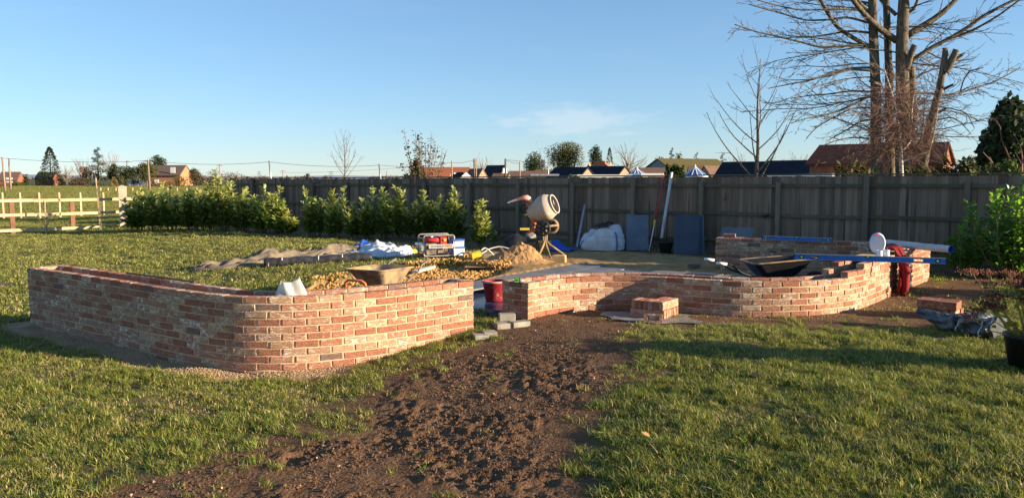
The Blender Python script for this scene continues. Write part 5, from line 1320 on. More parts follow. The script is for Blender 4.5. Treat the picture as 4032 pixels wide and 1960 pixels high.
def laurel(base, h, w, label, n_stem=9, per=16, L=.13, lit_share=.35, dark=False, group=None, parts=70, depth=None, lean=0.0, gz0=None):
    base = np.array(base, float); r_ = thing('laurel_bush', label, 'laurel', base, group=group)
    st = MB(); fol = MB(); cand = []
    depth = depth or w * .8
    for s_ in range(n_stem):
        a = R.uniform(0, 6.283); rr = R.uniform(.0, 1) ** .6; hh = h * R.uniform(.55, 1.0) * (1 - .2 * rr) if s_ else h
        p0 = np.array([math.cos(a) * rr * w * .2, math.sin(a) * rr * depth * .2, 0]); p1 = np.array([math.cos(a) * rr * w * .48 + lean * hh, math.sin(a) * rr * depth * .48, hh])
        n = 7; t = np.linspace(0, 1, n)[:, None]; P = p0 + (p1 - p0) * t ** np.array([[1.0, 1.0, .95]]); P[:, 0] += w * .03 * np.sin(t[:, 0] * 5 + a); 
        st.tube(P, np.linspace(.014, .004, n) * (h / 1.6) ** .5, 5, cap=False)
        for q in range(per):
            u = .12 + .88 * (q + R.random()) / per; c = p0 + (p1 - p0) * u + (w * .03 * math.sin(u * 5 + a), 0, 0)
            m = 4 if u > .55 else 5
            for _ in range(m):
                b = R.uniform(0, 6.283); el = R.uniform(.15, 1.1) * (1.15 if u > .85 else .75); side = R.uniform(0, .16) * max(.05, 1.05 - u) * w
                cc = c + np.array([math.cos(b), math.sin(b), .15]) * side
                d = np.array([math.cos(b) * math.cos(el), math.sin(b) * math.cos(el), math.sin(el)]); ll = L * R.uniform(.65, 1.15)
                ty = 2 if dark and R.random() > .12 else (1 if R.random() < lit_share * (u ** 3) * 1.5 else 0)  # sunlit colour picked more often toward the stem tops
                cand.append((cc, d, ll, ty, R.uniform(-.9, .9)))
    def front(k): c, d, ll, ty, ro = k; return -c[1] * .6 + c[2] * .35 + R.uniform(0, .5) * w
    cand.sort(key=lambda k: -front(k))
    for i, (c, d, ll, ty, ro) in enumerate(cand):
        Mr = rot_to(d, ro)
        if i < parts:
            o = bpy.data.objects.new('leaf', leaf_me[ty]); C.objects.link(o); o.parent = r_
            o.matrix_basis = Matrix.Translation([float(x) for x in c]) @ Matrix(Mr.tolist()).to_4x4() @ Matrix.Scale(ll, 4)
        else: fol.add((LV * ll) @ Mr.T + c, LF, ty)
    o = fol.build('foliage', [LAUREL, LAUREL2, DARKL], r_, smooth=True, world=False); o['kind'] = 'stuff'
    st.build('stems', STEM, r_, world=False)
    return r_
def gb(px, py, z=.15): c = G(px, py, z); return (c[0], c[1], gz(c[0], c[1]))
def hpx(base, ty, Y=None): Y = Y or base[1]; return W(2016, ty, Y)[2] - base[2]
left = [(545, 912, 745, 1.1), (612, 914, 722, 1.1), (690, 917, 735, 1.15), (760, 919, 738, 1.1), (820, 921, 722, 1.0), (882, 922, 672, 1.0), (950, 925, 745, 1.05), (1022, 929, 742, 1.1), (1092, 932, 738, 1.1), (1128, 934, 850, .8)]
labs = ['leftmost laurel of the left hedge, shadowing the gate post', 'second laurel from the left in the left hedge', 'third laurel in the left hedge, before the pale gate', 'fourth laurel in the left hedge, in front of the gate end', 'fifth laurel in the left hedge, left of the tallest', 'tallest laurel of the left hedge, shoots above the fence end',
        'laurel just right of the tallest one in the left hedge', 'third laurel from the right end of the left hedge', 'bright yellow-green laurel near the right end of the left hedge', 'low spreading laurel closing the right end of the left hedge']
for (px, by, ty, w), lb in zip(left, labs):
    b = gb(px, by - 4); laurel(b, hpx(b, ty), w, lb, n_stem=15, per=16, L=.18, lit_share=.7, group='laurels in the left hedge', parts=45)
mid = [(1240, 944, 748, .8), (1308, 947, 738, 1.0), (1388, 952, 785, .75), (1448, 952, 787, .6), (1508, 953, 740, .8), (1572, 955, 736, .8), (1642, 957, 768, 1.0), (1712, 958, 748, .9), (1786, 962, 742, 1.0)]
labs = ['leftmost laurel of the middle group', 'second laurel of the middle group, above the tarpaulin', 'short yellowish laurel, third in the middle group', 'small sparse laurel in the middle group above the blue sheet', 'laurel with a single tall shoot behind the white sheet', 'laurel with two thin tall shoots in the middle group',
        'low dense laurel just left of the generator', 'laurel right behind the generator', 'tall bright laurel at the right end of the middle group']
for (px, by, ty, w), lb in zip(mid, labs):
    b = gb(px, by - 4); laurel(b, hpx(b, ty), w, lb, n_stem=13, per=16, L=.17, lit_share=.7, group='laurels in the middle group', parts=45)
b = gb(1885, 985); laurel(b, hpx(b, 790), .62, 'lone slender bright laurel left of the mixer', n_stem=6, per=15, L=.17, lit_share=.9, parts=110, lean=.06)
b = gb(1945, 972); laurel(b, hpx(b, 893), .4, 'tiny laurel sprig right of the lone slender laurel', n_stem=2, per=7, L=.15, lit_share=.5, parts=40)
b = gb(3985, 1112); laurel((b[0] + .25, b[1] + .1, b[2]), 1.82, 2.1, 'big dark glossy laurel filling the right edge before the fence', n_stem=34, per=19, L=.14, lit_share=.12, dark=True, parts=290, depth=1.5)
b = gb(3820, 1098); laurel((b[0], b[1] + .1, b[2]), 1.05, .95, 'shorter dark laurel at the left foot of the big right laurel', n_stem=12, per=13, L=.12, lit_share=.02, dark=True, parts=120, depth=.8)

laurel((8.7, 10.75, .2), 1.75, 2.1, 'dark laurel standing just past the right edge, shading the wall end', n_stem=26, per=14, L=.14, lit_share=.1, dark=True, parts=20, depth=1.5)

def sedum():
    g = gz(4.66, 6.85); r_ = thing('potted_plant', 'black pot with yellowing stems and rusty seed heads at the right edge', 'potted plant', (4.68, 6.85, g))
    MB().lathe([(0, 0), (.15, 0), (.20, .27), (.212, .275), (.212, .30), (.198, .30), (.19, .26), (0, .25)], 32).build('pot', mat('black_pot', (.015, .014, .014), rough=.45), r_, smooth=True, world=False)
    MB().lathe([(0, .262), (.1, .268), (.19, .258)], 20).build('compost', SOIL, r_, world=False)
    YL = leaf_mat('yellowing_leaf', (.26, .24, .05), (.14, .17, .04), (.6, .55, .08), .4, .6, .2); ST = mat('straw_stem', (.36, .30, .10), (.25, .2, .08), 10, .7); HD = mat('rusty_seed_head', (.12, .032, .018), (.18, .06, .035), 30, .95, .6, 80)
    st, lf, hd = MB(), MB(), MB()
    for i in range(30):
        a = R.uniform(0, 6.283); rr = R.random() ** .5; top = np.array([math.cos(a) * rr * .40 - .12, math.sin(a) * rr * .34,   .25 + R.uniform(.30, .60)]); p0 = np.array([math.cos(a) * rr * .12, math.sin(a) * rr * .12, .25])
        if i < 4: top = np.array([-.62 + .1 * i, -.1 + .05 * i, .48 + .05 * i])
        m = p0 * .4 + top * .6 + (R.uniform(-.04, .04), R.uniform(-.04, .04), -.05); st.tube([p0, m, top], [.006, .005, .003], 5)
        for k in range(5):
            u = R.uniform(.1, .85); c = p0 + (top - p0) * u; b_ = R.uniform(0, 6.283); d = (math.cos(b_), math.sin(b_), R.uniform(-.5, .5)); lf.add((LV * (R.uniform(.04, .08), 1.2 * .07, .06)) @ rot_to(d, R.uniform(-1, 1)).T + c, LF)
        for k in range(80):
            q = np.array([R.gauss(0, .045), R.gauss(0, .045), R.gauss(0, .012)]); s_ = R.uniform(.005, .011); v = q + top + np.array([(s_, 0, 0), (-s_, s_, 0), (-s_, -s_, 0), (0, 0, s_ * 1.3)]); hd.add(v, [(0, 1, 3), (1, 2, 3), (2, 0, 3), (0, 2, 1)])
            if k % 5 == 0: st.tube([top - (0, 0, .05), top + q], [.002, .0015], 3)
    st.build('stems', ST, r_, world=False); o = lf.build('leaves', YL, r_, smooth=True, world=False); o['kind'] = 'stuff'; hd.build('seed_heads', HD, r_, world=False)
    # a second pot just outside the picture; its long shadow crosses the lawn
    g = gz(5.5, 6.6); r_ = thing('potted_shrub', 'round potted shrub standing just past the right edge of the lawn', 'potted shrub', (5.6, 6.58, g))
    MB().lathe([(0, 0), (.16, 0), (.20, .3), (.21, .31), (.2, .33), (.18, .3), (0, .29)], 28).build('pot', bpy.data.materials['black_pot'], r_, smooth=True, world=False)
    q = MB()
    for i in range(3800):
        d = np.array([R.gauss(0, 1), R.gauss(0, 1), R.gauss(0, 1)]); d /= np.linalg.norm(d); c = d * (R.random() ** .4) * (.36, .36, .36) + (0, 0, .68); q.add((LV * .06) @ rot_to(d + (0, 0, .3), R.uniform(-1, 1)).T + c, LF)
    o = q.build('foliage', DARKL, r_, smooth=True, world=False); o['kind'] = 'stuff'
sedum()

# ---------------------------------------------------------------- grass
def grass():
    def tuft(seed, n, hmin, hmax, spread, wd, mats_):
        q = random.Random(seed); m_ = MB()
        for i in range(n):
            a = q.uniform(0, 6.283); rr = spread * q.random() ** .6; x, y = math.cos(a) * rr, math.sin(a) * rr; h = q.uniform(hmin, hmax); b = q.uniform(0, 6.283); bend = q.uniform(.2, 1.25) * h; w = wd * q.uniform(.7, 1.2)
            dx, dy = math.cos(b), math.sin(b); px_, py_ = -dy * w / 2, dx * w / 2; v = []
            for t in (0, .4, .75, 1):
                ww = 1 - t ** 2 * .9; z = h * (t - .35 * t * t * min(1, bend / h)); o_ = bend * t * t; cx, cy = x + dx * o_, y + dy * o_
                if t < 1: v += [(cx - px_ * ww, cy - py_ * ww, z), (cx + px_ * ww, cy + py_ * ww, z)]
                else: v += [(cx, cy, z)]
            m_.add(v, [(0, 1, 3, 2), (2, 3, 5, 4), (4, 5, 6)], q.choices(range(len(mats_)), (5, 3, 3, 2)[:len(mats_)])[0])
        return m_.mesh('tuft', mats_)
    def gm(name, c, t, r_=.6): return mat(name, c, tuple(x * .7 for x in c), 30, r_, spec=.25, trans=.24, tcol=t, rnd=True, vary=.45)
    ms = [gm('grass_mid', (.175, .225, .032), (.38, .46, .05)), gm('grass_deep', (.10, .165, .022), (.26, .36, .035)), gm('grass_yellow', (.38, .33, .085), (.6, .52, .12)), gm('grass_straw', (.50, .40, .20), (.5, .42, .2))]
    yl = [ms[2], ms[3], ms[0], ms[1]]
    near = [tuft(i, 24, .018, .062, .046, .0046, ms) for i in range(4)] + [tuft(60 + i, 22, .012, .034, .052, .0042, yl) for i in range(4)]
    tall = [tuft(40 + i, 34, .05, .11, .05, .0055, ms[:3]) for i in range(3)]
    far = [tuft(20 + i, 34, .02, .05, .11, .009, ms) for i in range(3)] + [tuft(80 + i, 30, .02, .045, .11, .009, yl) for i in range(3)]
    nopit = lambda x, y: sdf(pit_poly, x, y)
    def sample(n, y0, y1, p_y, w_off=1.4):
        y = np.interp(NR.random(n), np.linspace(0, 1, 50), np.quantile(NR.choice(np.linspace(y0, y1, 400), 4000, p=(p_y(np.linspace(y0, y1, 400)) / p_y(np.linspace(y0, y1, 400)).sum())), np.linspace(0, 1, 50)))
        x = NR.uniform(-1, 1, n) * (y * .8 + w_off); return x, y
    def lay(name, x, y, meshes, smin, smax, lab, thin=1.0):
        h, mud, soil, pit, sand, bed, dpt, dlw = heights(x, y)
        cov = 1 - np.clip(mud * 1.0 + soil + pit * 1.2 + sand + bed * .92, 0, 1)
        cov = np.where((dpt < .02) | (dlw < .02), 0, cov)
        patch = lawn_patch(x, y); dens = np.clip(cov * np.clip((patch - .30) * 2.1, .10, 1) * thin, 0, 1)
        dens = np.maximum(dens, .045 * (mud > .5) * sstep(.55, .7, fbm(x * 3, y * 3, 2, 66)))
        k = NR.random(len(x)) < dens
        for P in (LP, RP, BP):
            q = P
            inner = [tuple(v) for v in offs(q, -.03)[::5]] + [tuple(v) for v in offs(q, .47)[::-5]]
            k &= sdf(inner, x, y) > .0
        x, y, h = x[k], y[k], h[k]; n = len(x); s = NR.uniform(smin, smax, n) * (.5 + 1.05 * fbm(x * 4, y * 4, 3, 88))
        scatter(name, np.c_[x, y, h - .004], np.c_[NR.normal(0, .18, n), NR.normal(0, .18, n), NR.uniform(0, 6.283, n)], np.c_[s, s, s * NR.uniform(.7, 1.1, n)], meshes, label=lab, cat='grass', pick=(NR.integers(0, len(meshes) // 2, n) + (len(meshes) // 2) * (NR.random(n) < sstep(.35, .65, fbm(x * .9, y * .9, 4, 123)) * .8)) if len(meshes) % 2 == 0 else None)
    x, y = sample(56000, 4.1, 10.5, lambda q: q * (1 + 6 / q ** 1.2)); lay('grass', x, y, near, .8, 1.35, 'short matted winter grass of the near lawn')
    x, y = sample(5400, 4.1, 9, lambda q: q); k = (fbm(x * 1.6, y * 1.6, 3, 99) > .50 + .08 * (x > 0)); lay('long_grass', x[k], y[k], tall, .45, .95, 'longer brighter grass clumps in the near lawn', 1.0)
    x, y = sample(50000, 9.8, 32, lambda q: q ** .35, 1.2); lay('grass', x, y, far, .9, 1.5, 'grass of the lawn beyond the planters', 1.1)
    # rough grass along the fence bottom and the field beyond the rails
    y = 27 + 130 * NR.random(46000) ** 1.3; x = -y * NR.uniform(.25, .72, 46000); h = heights(x, y)[0]; s = NR.uniform(.045, .085, len(x)) * y ** .95
    scatter('field_grass', np.c_[x, y, h], np.c_[np.zeros(len(x)), np.zeros(len(x)), NR.uniform(0, 6, len(x))], np.c_[s, s, s * .7], far, label='rough green grass of the field beyond the rail fence', cat='grass')
    # fallen leaves
    FL = mat('fallen_leaf', (.36, .17, .07), (.46, .26, .12), 20, .8, rnd=True, vary=.3); q = MB(); q.add(LV * (.07, .13, .07), LF); me = q.mesh('fallen_leaf', FL)
    spots = [(820, 955), (1580, 1075), (660, 1240), (1160, 1160), (940, 1290), (330, 1310), (250, 1090), (1905, 1590), (780, 1020), (940, 1010), (1310, 1030), (3400, 1600), (3180, 1690), (2980, 1540), (2560, 1730), (1400, 1560)]
    FLAB = ['brown leaf on the lawn behind the curved planter, left of the tarpaulin', 'x', 'brown leaf in the grass in front of the curved planter', 'x', 'brown leaf on the grass near the mud, below the planter bow', 'brown leaf in the grass below the shaded wall end', 'brown leaf on the lawn just behind the left end of the curved planter', 'brown leaf on the mud edge at the middle of the foreground', 'brown leaf on the lawn just before the left tip of the tarpaulin', 'brown leaf on the grass right under the left part of the tarpaulin', 'brown leaf at the foot of the black membrane roll', 'brown leaf in the right lawn, right of centre', 'brown leaf in the right lawn, lower middle', 'brown leaf in the right lawn just under the shadow band', 'brown leaf in the right lawn near the mud edge', 'brown leaf in the trampled mud left of its middle']
    for i, (px, py) in enumerate(spots):
        if 1000 < px < 1700 and 1040 < py < 1200: continue
        p = G(px, py, .12 if px > 2000 else .03); o = inst('fallen_leaf', me, None, (p[0], p[1], gz(p[0], p[1]) + .05), (R.uniform(-.5, .5), R.uniform(-.5, .5), R.uniform(0, 6))); tag(o, FLAB[i], 'leaf', 'fallen leaves scattered on the lawn')
grass()

# ---------------------------------------------------------------- trees
BARK = mat('grey_brown_bark', (.19, .145, .095), (.07, .055, .04), 5, .9, .8, 30, stretch=(3, 3, .6), c3=(.20, .19, .09), s3=3, t3=(.58, .72), dist=.02)
TWIG = mat('twig_bark', (.20, .13, .08), (.14, .09, .06), 5, .85)
REDTW = mat('reddish_twigs', (.20, .115, .08), (.14, .08, .06), 5, .85)
BIRCH = mat('birch_bark', (.62, .56, .48), (.20, .16, .13), 9, .8, .3, 30, stretch=(1, 1, 4), lo=.5, hi=.62)

def branch_pts(p, d, L, n=6, wob=.12, up=.0):
    P = [np.array(p, float)]; d = np.array(d, float); d /= np.linalg.norm(d)
    for i in range(n):
        d = d + np.array([R.gauss(0, wob), R.gauss(0, wob), R.gauss(0, wob) + up]); d /= np.linalg.norm(d); P.append(P[-1] + d * L / n)
    return np.array(P)
def sprout(m_, P, r0, lvl, dens, Lf, ang=(.5, .95), up=.05, k=5, drop=0.0, start=.15, tmin=.0035):
    """side branches along polyline P"""
    seg = np.linalg.norm(np.diff(P, axis=0), axis=1); L = seg.sum(); n = max(1, int(L * dens))
    cum = np.r_[0, np.cumsum(seg)] / L
    for i in range(n):
        u = start + (1 - start) * (i + R.random()) / n; c = np.array([np.interp(u, cum, P[:, q]) for q in range(3)]); j = min(len(P) - 2, int(np.searchsorted(cum, u)) - 1 if u > 0 else 0); t = P[j + 1] - P[j]; t /= np.linalg.norm(t) + 1e-9
        side = np.cross(t, (R.gauss(0, 1), R.gauss(0, 1), R.gauss(0, 1))); side /= np.linalg.norm(side) + 1e-9; a = R.uniform(*ang)
        d = t * math.cos(a) + side * math.sin(a) + np.array([0, 0, up - drop]); ll = L * Lf * R.uniform(.5, 1.1) * (1.15 - .7 * u); rr = max(tmin, r0 * (1 - u * .7) * .45)
        Q = branch_pts(c, d, ll, 5 if lvl > 1 else 4, .16, up * .6 - drop); m_.tube(Q, np.linspace(rr, max(tmin * .6, rr * .3), len(Q)), k if rr > .02 else 3, cap=False)
        if lvl > 1: sprout(m_, Q, rr, lvl - 1, dens * 1.5, Lf * .95, ang, up, k, drop, .1, tmin)

def curve_px(pts, Y, f=None, n=6):
    """pixel polyline (crop coordinates through f) to a smooth world polyline; each point may carry its own depth offset"""
    P = np.array([W(*f(q[0], q[1]), Y + (q[2] if len(q) > 2 else 0)) for q in pts]); s = np.r_[0, np.cumsum(np.linalg.norm(np.diff(P, axis=0), axis=1))]; k = np.linspace(0, s[-1], len(P) * n)
    Q = np.c_[[np.interp(k, s, P[:, i]) for i in range(3)]].T
    for _ in range(5): Q[1:-1] = (Q[:-2] + 2 * Q[1:-1] + Q[2:]) / 4
    return Q
f8 = lambda x, y: (2750 + x * .607, y * .607)
def poplar():
    Y = 26.0; b = W(*f8(1240, 1130), Y); r_ = thing('poplar_tree', 'tall bare many-stemmed poplar with lopped right stems behind the fence', 'tree', (b[0], b[1], 0))
    m = .607 * Y / FPX
    tk = MB(); stems = [([(1160, 1300), (1150, 900), (1152, 600), (1140, 350), (1130, 120), (1128, -150), (1120, -500)], 37, 22), ([(1250, 1300, .5), (1240, 800, .6), (1235, 450, .6), (1225, 200, .5), (1215, -100, .4), (1210, -400)], 30, 18), ([(1330, 1300, -.3), (1328, 900, -.3), (1325, 600, -.3), (1318, 300, -.2), (1330, 60), (1342, -150), (1350, -500)], 48, 28), ([(1370, 900, -.2), (1385, 600, -.3), (1380, 430, -.3)], 30, 22)]
    for pts, r0, r1 in stems:
        P = curve_px(pts, Y, f8); tk.tube(P, np.linspace(r0, r1, len(P)) * m, 14)
    tk.build('trunk', BARK, r_, smooth=True)
    for pts, r0, r1 in (([(1350, 450, -.4), (1375, 360, -.5), (1405, 292, -.6)], 22, 17), ([(1440, 1150, -.5), (1500, 820, -.8), (1560, 600, -1), (1590, 430, -1.1), (1604, 315, -1.1)], 32, 16), ([(1600, 470, -1.1), (1640, 400, -1.2), (1675, 322, -1.3)], 26, 18), ([(1645, 400, -1.2), (1716, 356, -1.3)], 11, 8), ([(1590, 580, -1), (1655, 548, -1.2)], 10, 7), ([(1555, 730, -.9), (1612, 702, -1.1)], 10, 7), ([(1180, 560, -.3), (1115, 525, -.5)], 13, 10)):
        P = curve_px(pts, Y, f8); MB().tube(P, np.linspace(r0, r1, len(P)) * m, 12).build('lopped_stem', BARK, r_, smooth=True)
    limbs = [([(1115, 310), (1000, 245), (900, 180), (840, 90), (790, 0), (740, -120)], 15, 9), ([(1285, 265), (1190, 200), (1100, 120), (1030, 40), (960, -60)], 22, 12), ([(1280, 95), (1230, 50), (1180, 0), (1120, -80)], 13, 8), ([(1100, 80), (1040, 10), (980, -60)], 12, 8),
             ([(1365, 225), (1440, 180), (1520, 130), (1600, 70), (1680, -10), (1740, -90)], 22, 12), ([(1370, 405), (1500, 315), (1650, 240), (1760, 170), (1870, 90), (2050, 0), (2200, -60)], 14, 7), ([(1650, 245), (1790, 195), (1960, 95), (2110, -20)], 9, 5), ([(1350, 90), (1400, 60), (1430, -20)], 12, 8),
             ([(1095, 292), (950, 300), (790, 310), (650, 270), (500, 235), (360, 205), (235, 160)], 9, 3), ([(1115, 215), (980, 200), (850, 225), (700, 245), (560, 230)], 8, 3), ([(1110, 150), (960, 110), (850, 130), (700, 135), (560, 95), (430, 60), (330, 30)], 8, 3), ([(1110, 70), (900, 60), (650, 68), (480, 30), (380, 0)], 8, 3), ([(1120, 25), (930, -10), (700, 5), (520, -30)], 8, 3),
             ([(1120, 440), (1010, 440), (880, 470), (720, 525), (600, 545), (450, 575)], 9, 3), ([(1115, 460), (980, 450), (850, 495), (700, 520), (560, 520)], 7, 3), ([(1115, 595), (980, 590), (850, 612), (720, 620), (600, 640)], 7, 3), ([(1120, 620), (1000, 680), (900, 725), (800, 750), (690, 770), (600, 800)], 8, 3), ([(1115, 775), (1040, 790), (970, 840), (850, 905)], 7, 3), ([(1105, 900), (1000, 890), (900, 910), (820, 940)], 6, 3), ([(1110, 700), (1000, 700), (880, 760), (760, 830), (700, 900)], 6, 3),
             ([(1395, 600), (1480, 605), (1600, 620), (1700, 605), (1800, 570), (1900, 540), (2000, 490), (2090, 440)], 9, 3), ([(1375, 540), (1450, 480), (1540, 445), (1640, 440), (1760, 420)], 7, 3), ([(1700, 590), (1720, 520), (1760, 460), (1850, 440)], 5, 2.5), ([(1520, 690), (1620, 700), (1740, 730), (1790, 830)], 5, 2.5), ([(1540, 780), (1640, 760), (1700, 790), (1760, 860)], 5, 2.5), ([(1400, 380), (1480, 330), (1560, 380), (1680, 400), (1800, 380)], 6, 2.5)]
    for i, (pts, r0, r1) in enumerate(limbs):
        z = R.uniform(-1.3, 1.3); n = len(pts); pts = [(x, y, z * k / n) for k, (x, y) in enumerate(pts)]
        P = curve_px(pts, Y, f8); q = MB(); q.tube(P, np.linspace(r0, r1, len(P)) * m, 8 if r0 > 10 else 6); sprout(q, P, r0 * m * .7, 3, 3.6 if r0 < 12 else 3.0, .36, (.3, .75), .05, 3, 0, .08, .0085); q.build('limb', BARK, r_, smooth=True)
    for i in range(56):
        pts, _, _ = stems[R.choice([0, 0, 0, 2, 2, 1])]; P0 = curve_px(pts, Y, f8); z = R.uniform(3.0, 12.5); c = np.array([np.interp(z, P0[:, 2], P0[:, k]) for k in range(3)])
        sd = -1 if R.random() < .62 else 1; a = R.uniform(-.7, .7); el = R.uniform(-.05, .25) if z < 7 else R.uniform(.2, .8); L = R.uniform(2.2, 4.6) * (1 if z > 4.5 else .75)
        P = branch_pts(c, (sd * math.cos(a), math.sin(a), el), L, 8, .07, -.012 if z < 7 else .03); q = MB(); q.tube(P, np.linspace(.026, .007, len(P)), 5, cap=False); sprout(q, P, .018, 2, 4.6, .32, (.3, .75), .03, 3, 0, .1, .0085); q.build('limb', BARK, r_, smooth=True)
    q = MB()
    for pts, r0, r1 in stems:
        P = curve_px(pts, Y, f8); sprout(q, P[len(P) // 4:], .06, 3, 1.3, .16, (.7, 1.3), .04, 4, 0, 0, .007)
    q.build('side_shoots', TWIG, r_)['kind'] = 'stuff'
poplar()
def birch():
    Y = 19.5; b = W(*f8(1318, 1140), Y); r_ = thing('birch_tree', 'small white-barked birch with a dense reddish twig crown before the poplar', 'tree', (b[0], b[1], 0)); m = .607 * Y / FPX
    tk = MB(); P = curve_px([(1322, 1400), (1318, 1120), (1312, 1000), (1308, 900), (1290, 760), (1255, 600), (1205, 450)], Y, f8); tk.tube(P, np.interp(np.linspace(0, 1, len(P)), [0, .4, .6, 1], [15, 12, 6, 3]) * m, 12); tk.build('trunk', BIRCH, r_, smooth=True)
    lim = [[(1305, 960), (1240, 935), (1160, 940)], [(1312, 1000), (1400, 950), (1500, 955), (1540, 900)], [(1318, 1050), (1420, 1010), (1500, 980), (1530, 860), (1555, 700)], [(1310, 940), (1250, 820), (1215, 640), (1180, 520)], [(1310, 900), (1320, 700), (1290, 520)], [(1312, 960), (1380, 850), (1385, 700), (1400, 600)], [(1315, 1000), (1440, 940), (1460, 780), (1470, 640)], [(1300, 870), (1180, 770), (1120, 650)], [(1300, 930), (1150, 860), (1060, 800), (1040, 860)], [(1310, 1010), (1210, 990), (1130, 900), (1080, 960)], [(1310, 1000), (1390, 900), (1420, 760), (1430, 650)]]
    for pts in lim:
        z = R.uniform(-.9, .9); P = curve_px([(x, y, z * k / len(pts)) for k, (x, y) in enumerate(pts)], Y, f8); q = MB(); q.tube(P, np.linspace(7, 2.5, len(P)) * m, 6); q.build('limb', BIRCH if R.random() < .6 else TWIG, r_, smooth=True)
        q = MB(); sprout(q, P, .03, 3, 6.5, .36, (.5, 1.1), .0, 3, .05, .05, .0035); q.build('twigs', REDTW, r_)
    q = MB()
    for i in range(640):
        c = W(*f8(R.gauss(1290, 120), R.triangular(430, 1040, 850)), Y + R.gauss(0, .7)); P = branch_pts(c, (R.gauss(0, .6), R.gauss(0, .4), R.uniform(-.6, .6)), R.uniform(.4, 1.1), 5, .3, -.08); q.tube(P, np.linspace(.006, .004, len(P)), 3, cap=False)
        sprout(q, P, .005, 1, 8, .4, (.4, .9), -.02, 3, .05, 0, .0035)
    q.build('twig_mass', REDTW, r_)['kind'] = 'stuff'
birch()
def arc_tree(px, by, ty, Y, w, n, label, leafy=False, name='young_tree', up=.14, dens=1.6, r0=.06, first=.1, twm=None, lv=2, spread=(.75, 1.15), cat='tree'):
    b = W(px, by, Y); t = W(px, ty, Y); H = t[2]; r_ = thing(name, label, cat, (b[0], b[1], 0)); P = np.array([(b[0] + .02 * math.sin(z * 3), b[1], z) for z in np.linspace(-.1, H, 16)])
    MB().tube(P, np.linspace(r0, r0 * .12, len(P)), 10).build('trunk', BARK, r_, smooth=True); q = MB(); lf = MB(); tips = []
    for i in range(n):
        u = first + (1 - first) * (i + .5 * R.random()) / n; c = np.array([b[0], b[1], H * u]); a = i * 2.4 + R.random(); L = w * (1.05 - .8 * u) * R.uniform(.8, 1.1)
        d = np.array([math.cos(a), math.sin(a) * .8, R.uniform(*spread) - .5 + u * .6]); Q = branch_pts(c, d, L * 1.35, 8, .05, up); rr = r0 * .42 * (1.1 - u); q.tube(Q, np.linspace(rr, rr * .25 + .002, len(Q)), 6, cap=False); sprout(q, Q, rr, lv, dens, .42, (.5, .9), up * .8, 4, 0, .2, .0045); tips += list(Q[3:])
    q.build('branches', twm or BARK, r_, smooth=True)
    if leafy:
        for c in tips:
            for _ in range(7):
                cc = c + np.array([R.gauss(0, .13), R.gauss(0, .13), R.gauss(0, .12)]); lf.add((LV * (.13, .22, .13)) @ rot_to((R.gauss(0, 1), R.gauss(0, 1), -.3), R.uniform(-1, 1)).T + cc, LF)
        o = lf.build('leaves', mat('dull_autumn_leaf', (.20, .15, .08), (.12, .10, .05), 8, .7, trans=.3, tcol=(.3, .24, .1)), r_, smooth=True); o['kind'] = 'stuff'
    return r_
arc_tree(2978, 690, 232, 19.5, 2.1, 18, 'young bare tree with upswept branches just over the fence, left of the poplar', up=.085, dens=2.2, r0=.075, first=.34)
arc_tree(1358, 705, 533, 34, 1.5, 24, 'slender bare tree standing alone over the fence above the left hedge gap', up=.10, dens=3.0, r0=.05, first=.5, twm=TWIG)
def leafy_shrub():
    b = W(1668, 702, 27.5); r_ = thing('leafy_shrub', 'fan of upright stems with sparse dull leaves over the fence before the orange roof', 'shrub', (b[0], b[1], 0)); q, lf = MB(), MB(); tops = [(1592, 520), (1602, 608), (1630, 560), (1640, 525), (1652, 530), (1662, 548), (1678, 570), (1700, 532), (1706, 575), (1722, 590), (1740, 596), (1752, 615), (1762, 590), (1585, 648), (1650, 600), (1690, 610), (1612, 640), (1735, 650)]
    for i, (px, ty) in enumerate(tops):
        t = W(px, ty, 27.5); z = R.uniform(-.4, .4); P = np.array([(b[0] + R.uniform(-.1, .1), b[1], 0.), (b[0] + (t[0] - b[0]) * .35, b[1] + z * .4, t[2] * .45), (b[0] + (t[0] - b[0]) * .75, b[1] + z * .8, t[2] * .78), (t[0], t[1] + z, t[2])]); k = np.linspace(0, 3, 14); P = np.c_[[np.interp(k, range(4), P[:, j]) for j in range(3)]].T
        q.tube(P, np.linspace(.02, .006, len(P)), 5, cap=False); sprout(q, P, .012, 1, 2.2, .2, (.3, .7), .08, 3, 0, .45, .005)
        if px < 1735 or R.random() < .5:
            for _ in range(34):
                c = P[R.randrange(7, 14)] + np.array([R.gauss(0, .075), R.gauss(0, .07), R.gauss(0, .08)]); lf.add((LV * (.10, .17, .1)) @ rot_to((R.gauss(0, 1), R.gauss(0, 1), -.4), R.uniform(-1, 1)).T + c, LF)
    q.build('stems', TWIG, r_, smooth=True); lf.build('leaves', mat('dull_autumn_leaf', (.15, .125, .07), (.09, .08, .045), 8, .7, trans=.2, tcol=(.3, .24, .1)), r_)['kind'] = 'stuff'
leafy_shrub()
arc_tree(2125, 700, 585, 30, .9, 10, 'thin reddish bare sapling over the fence before the dark oak', up=.15, dens=2, r0=.02, first=.5, twm=REDTW)

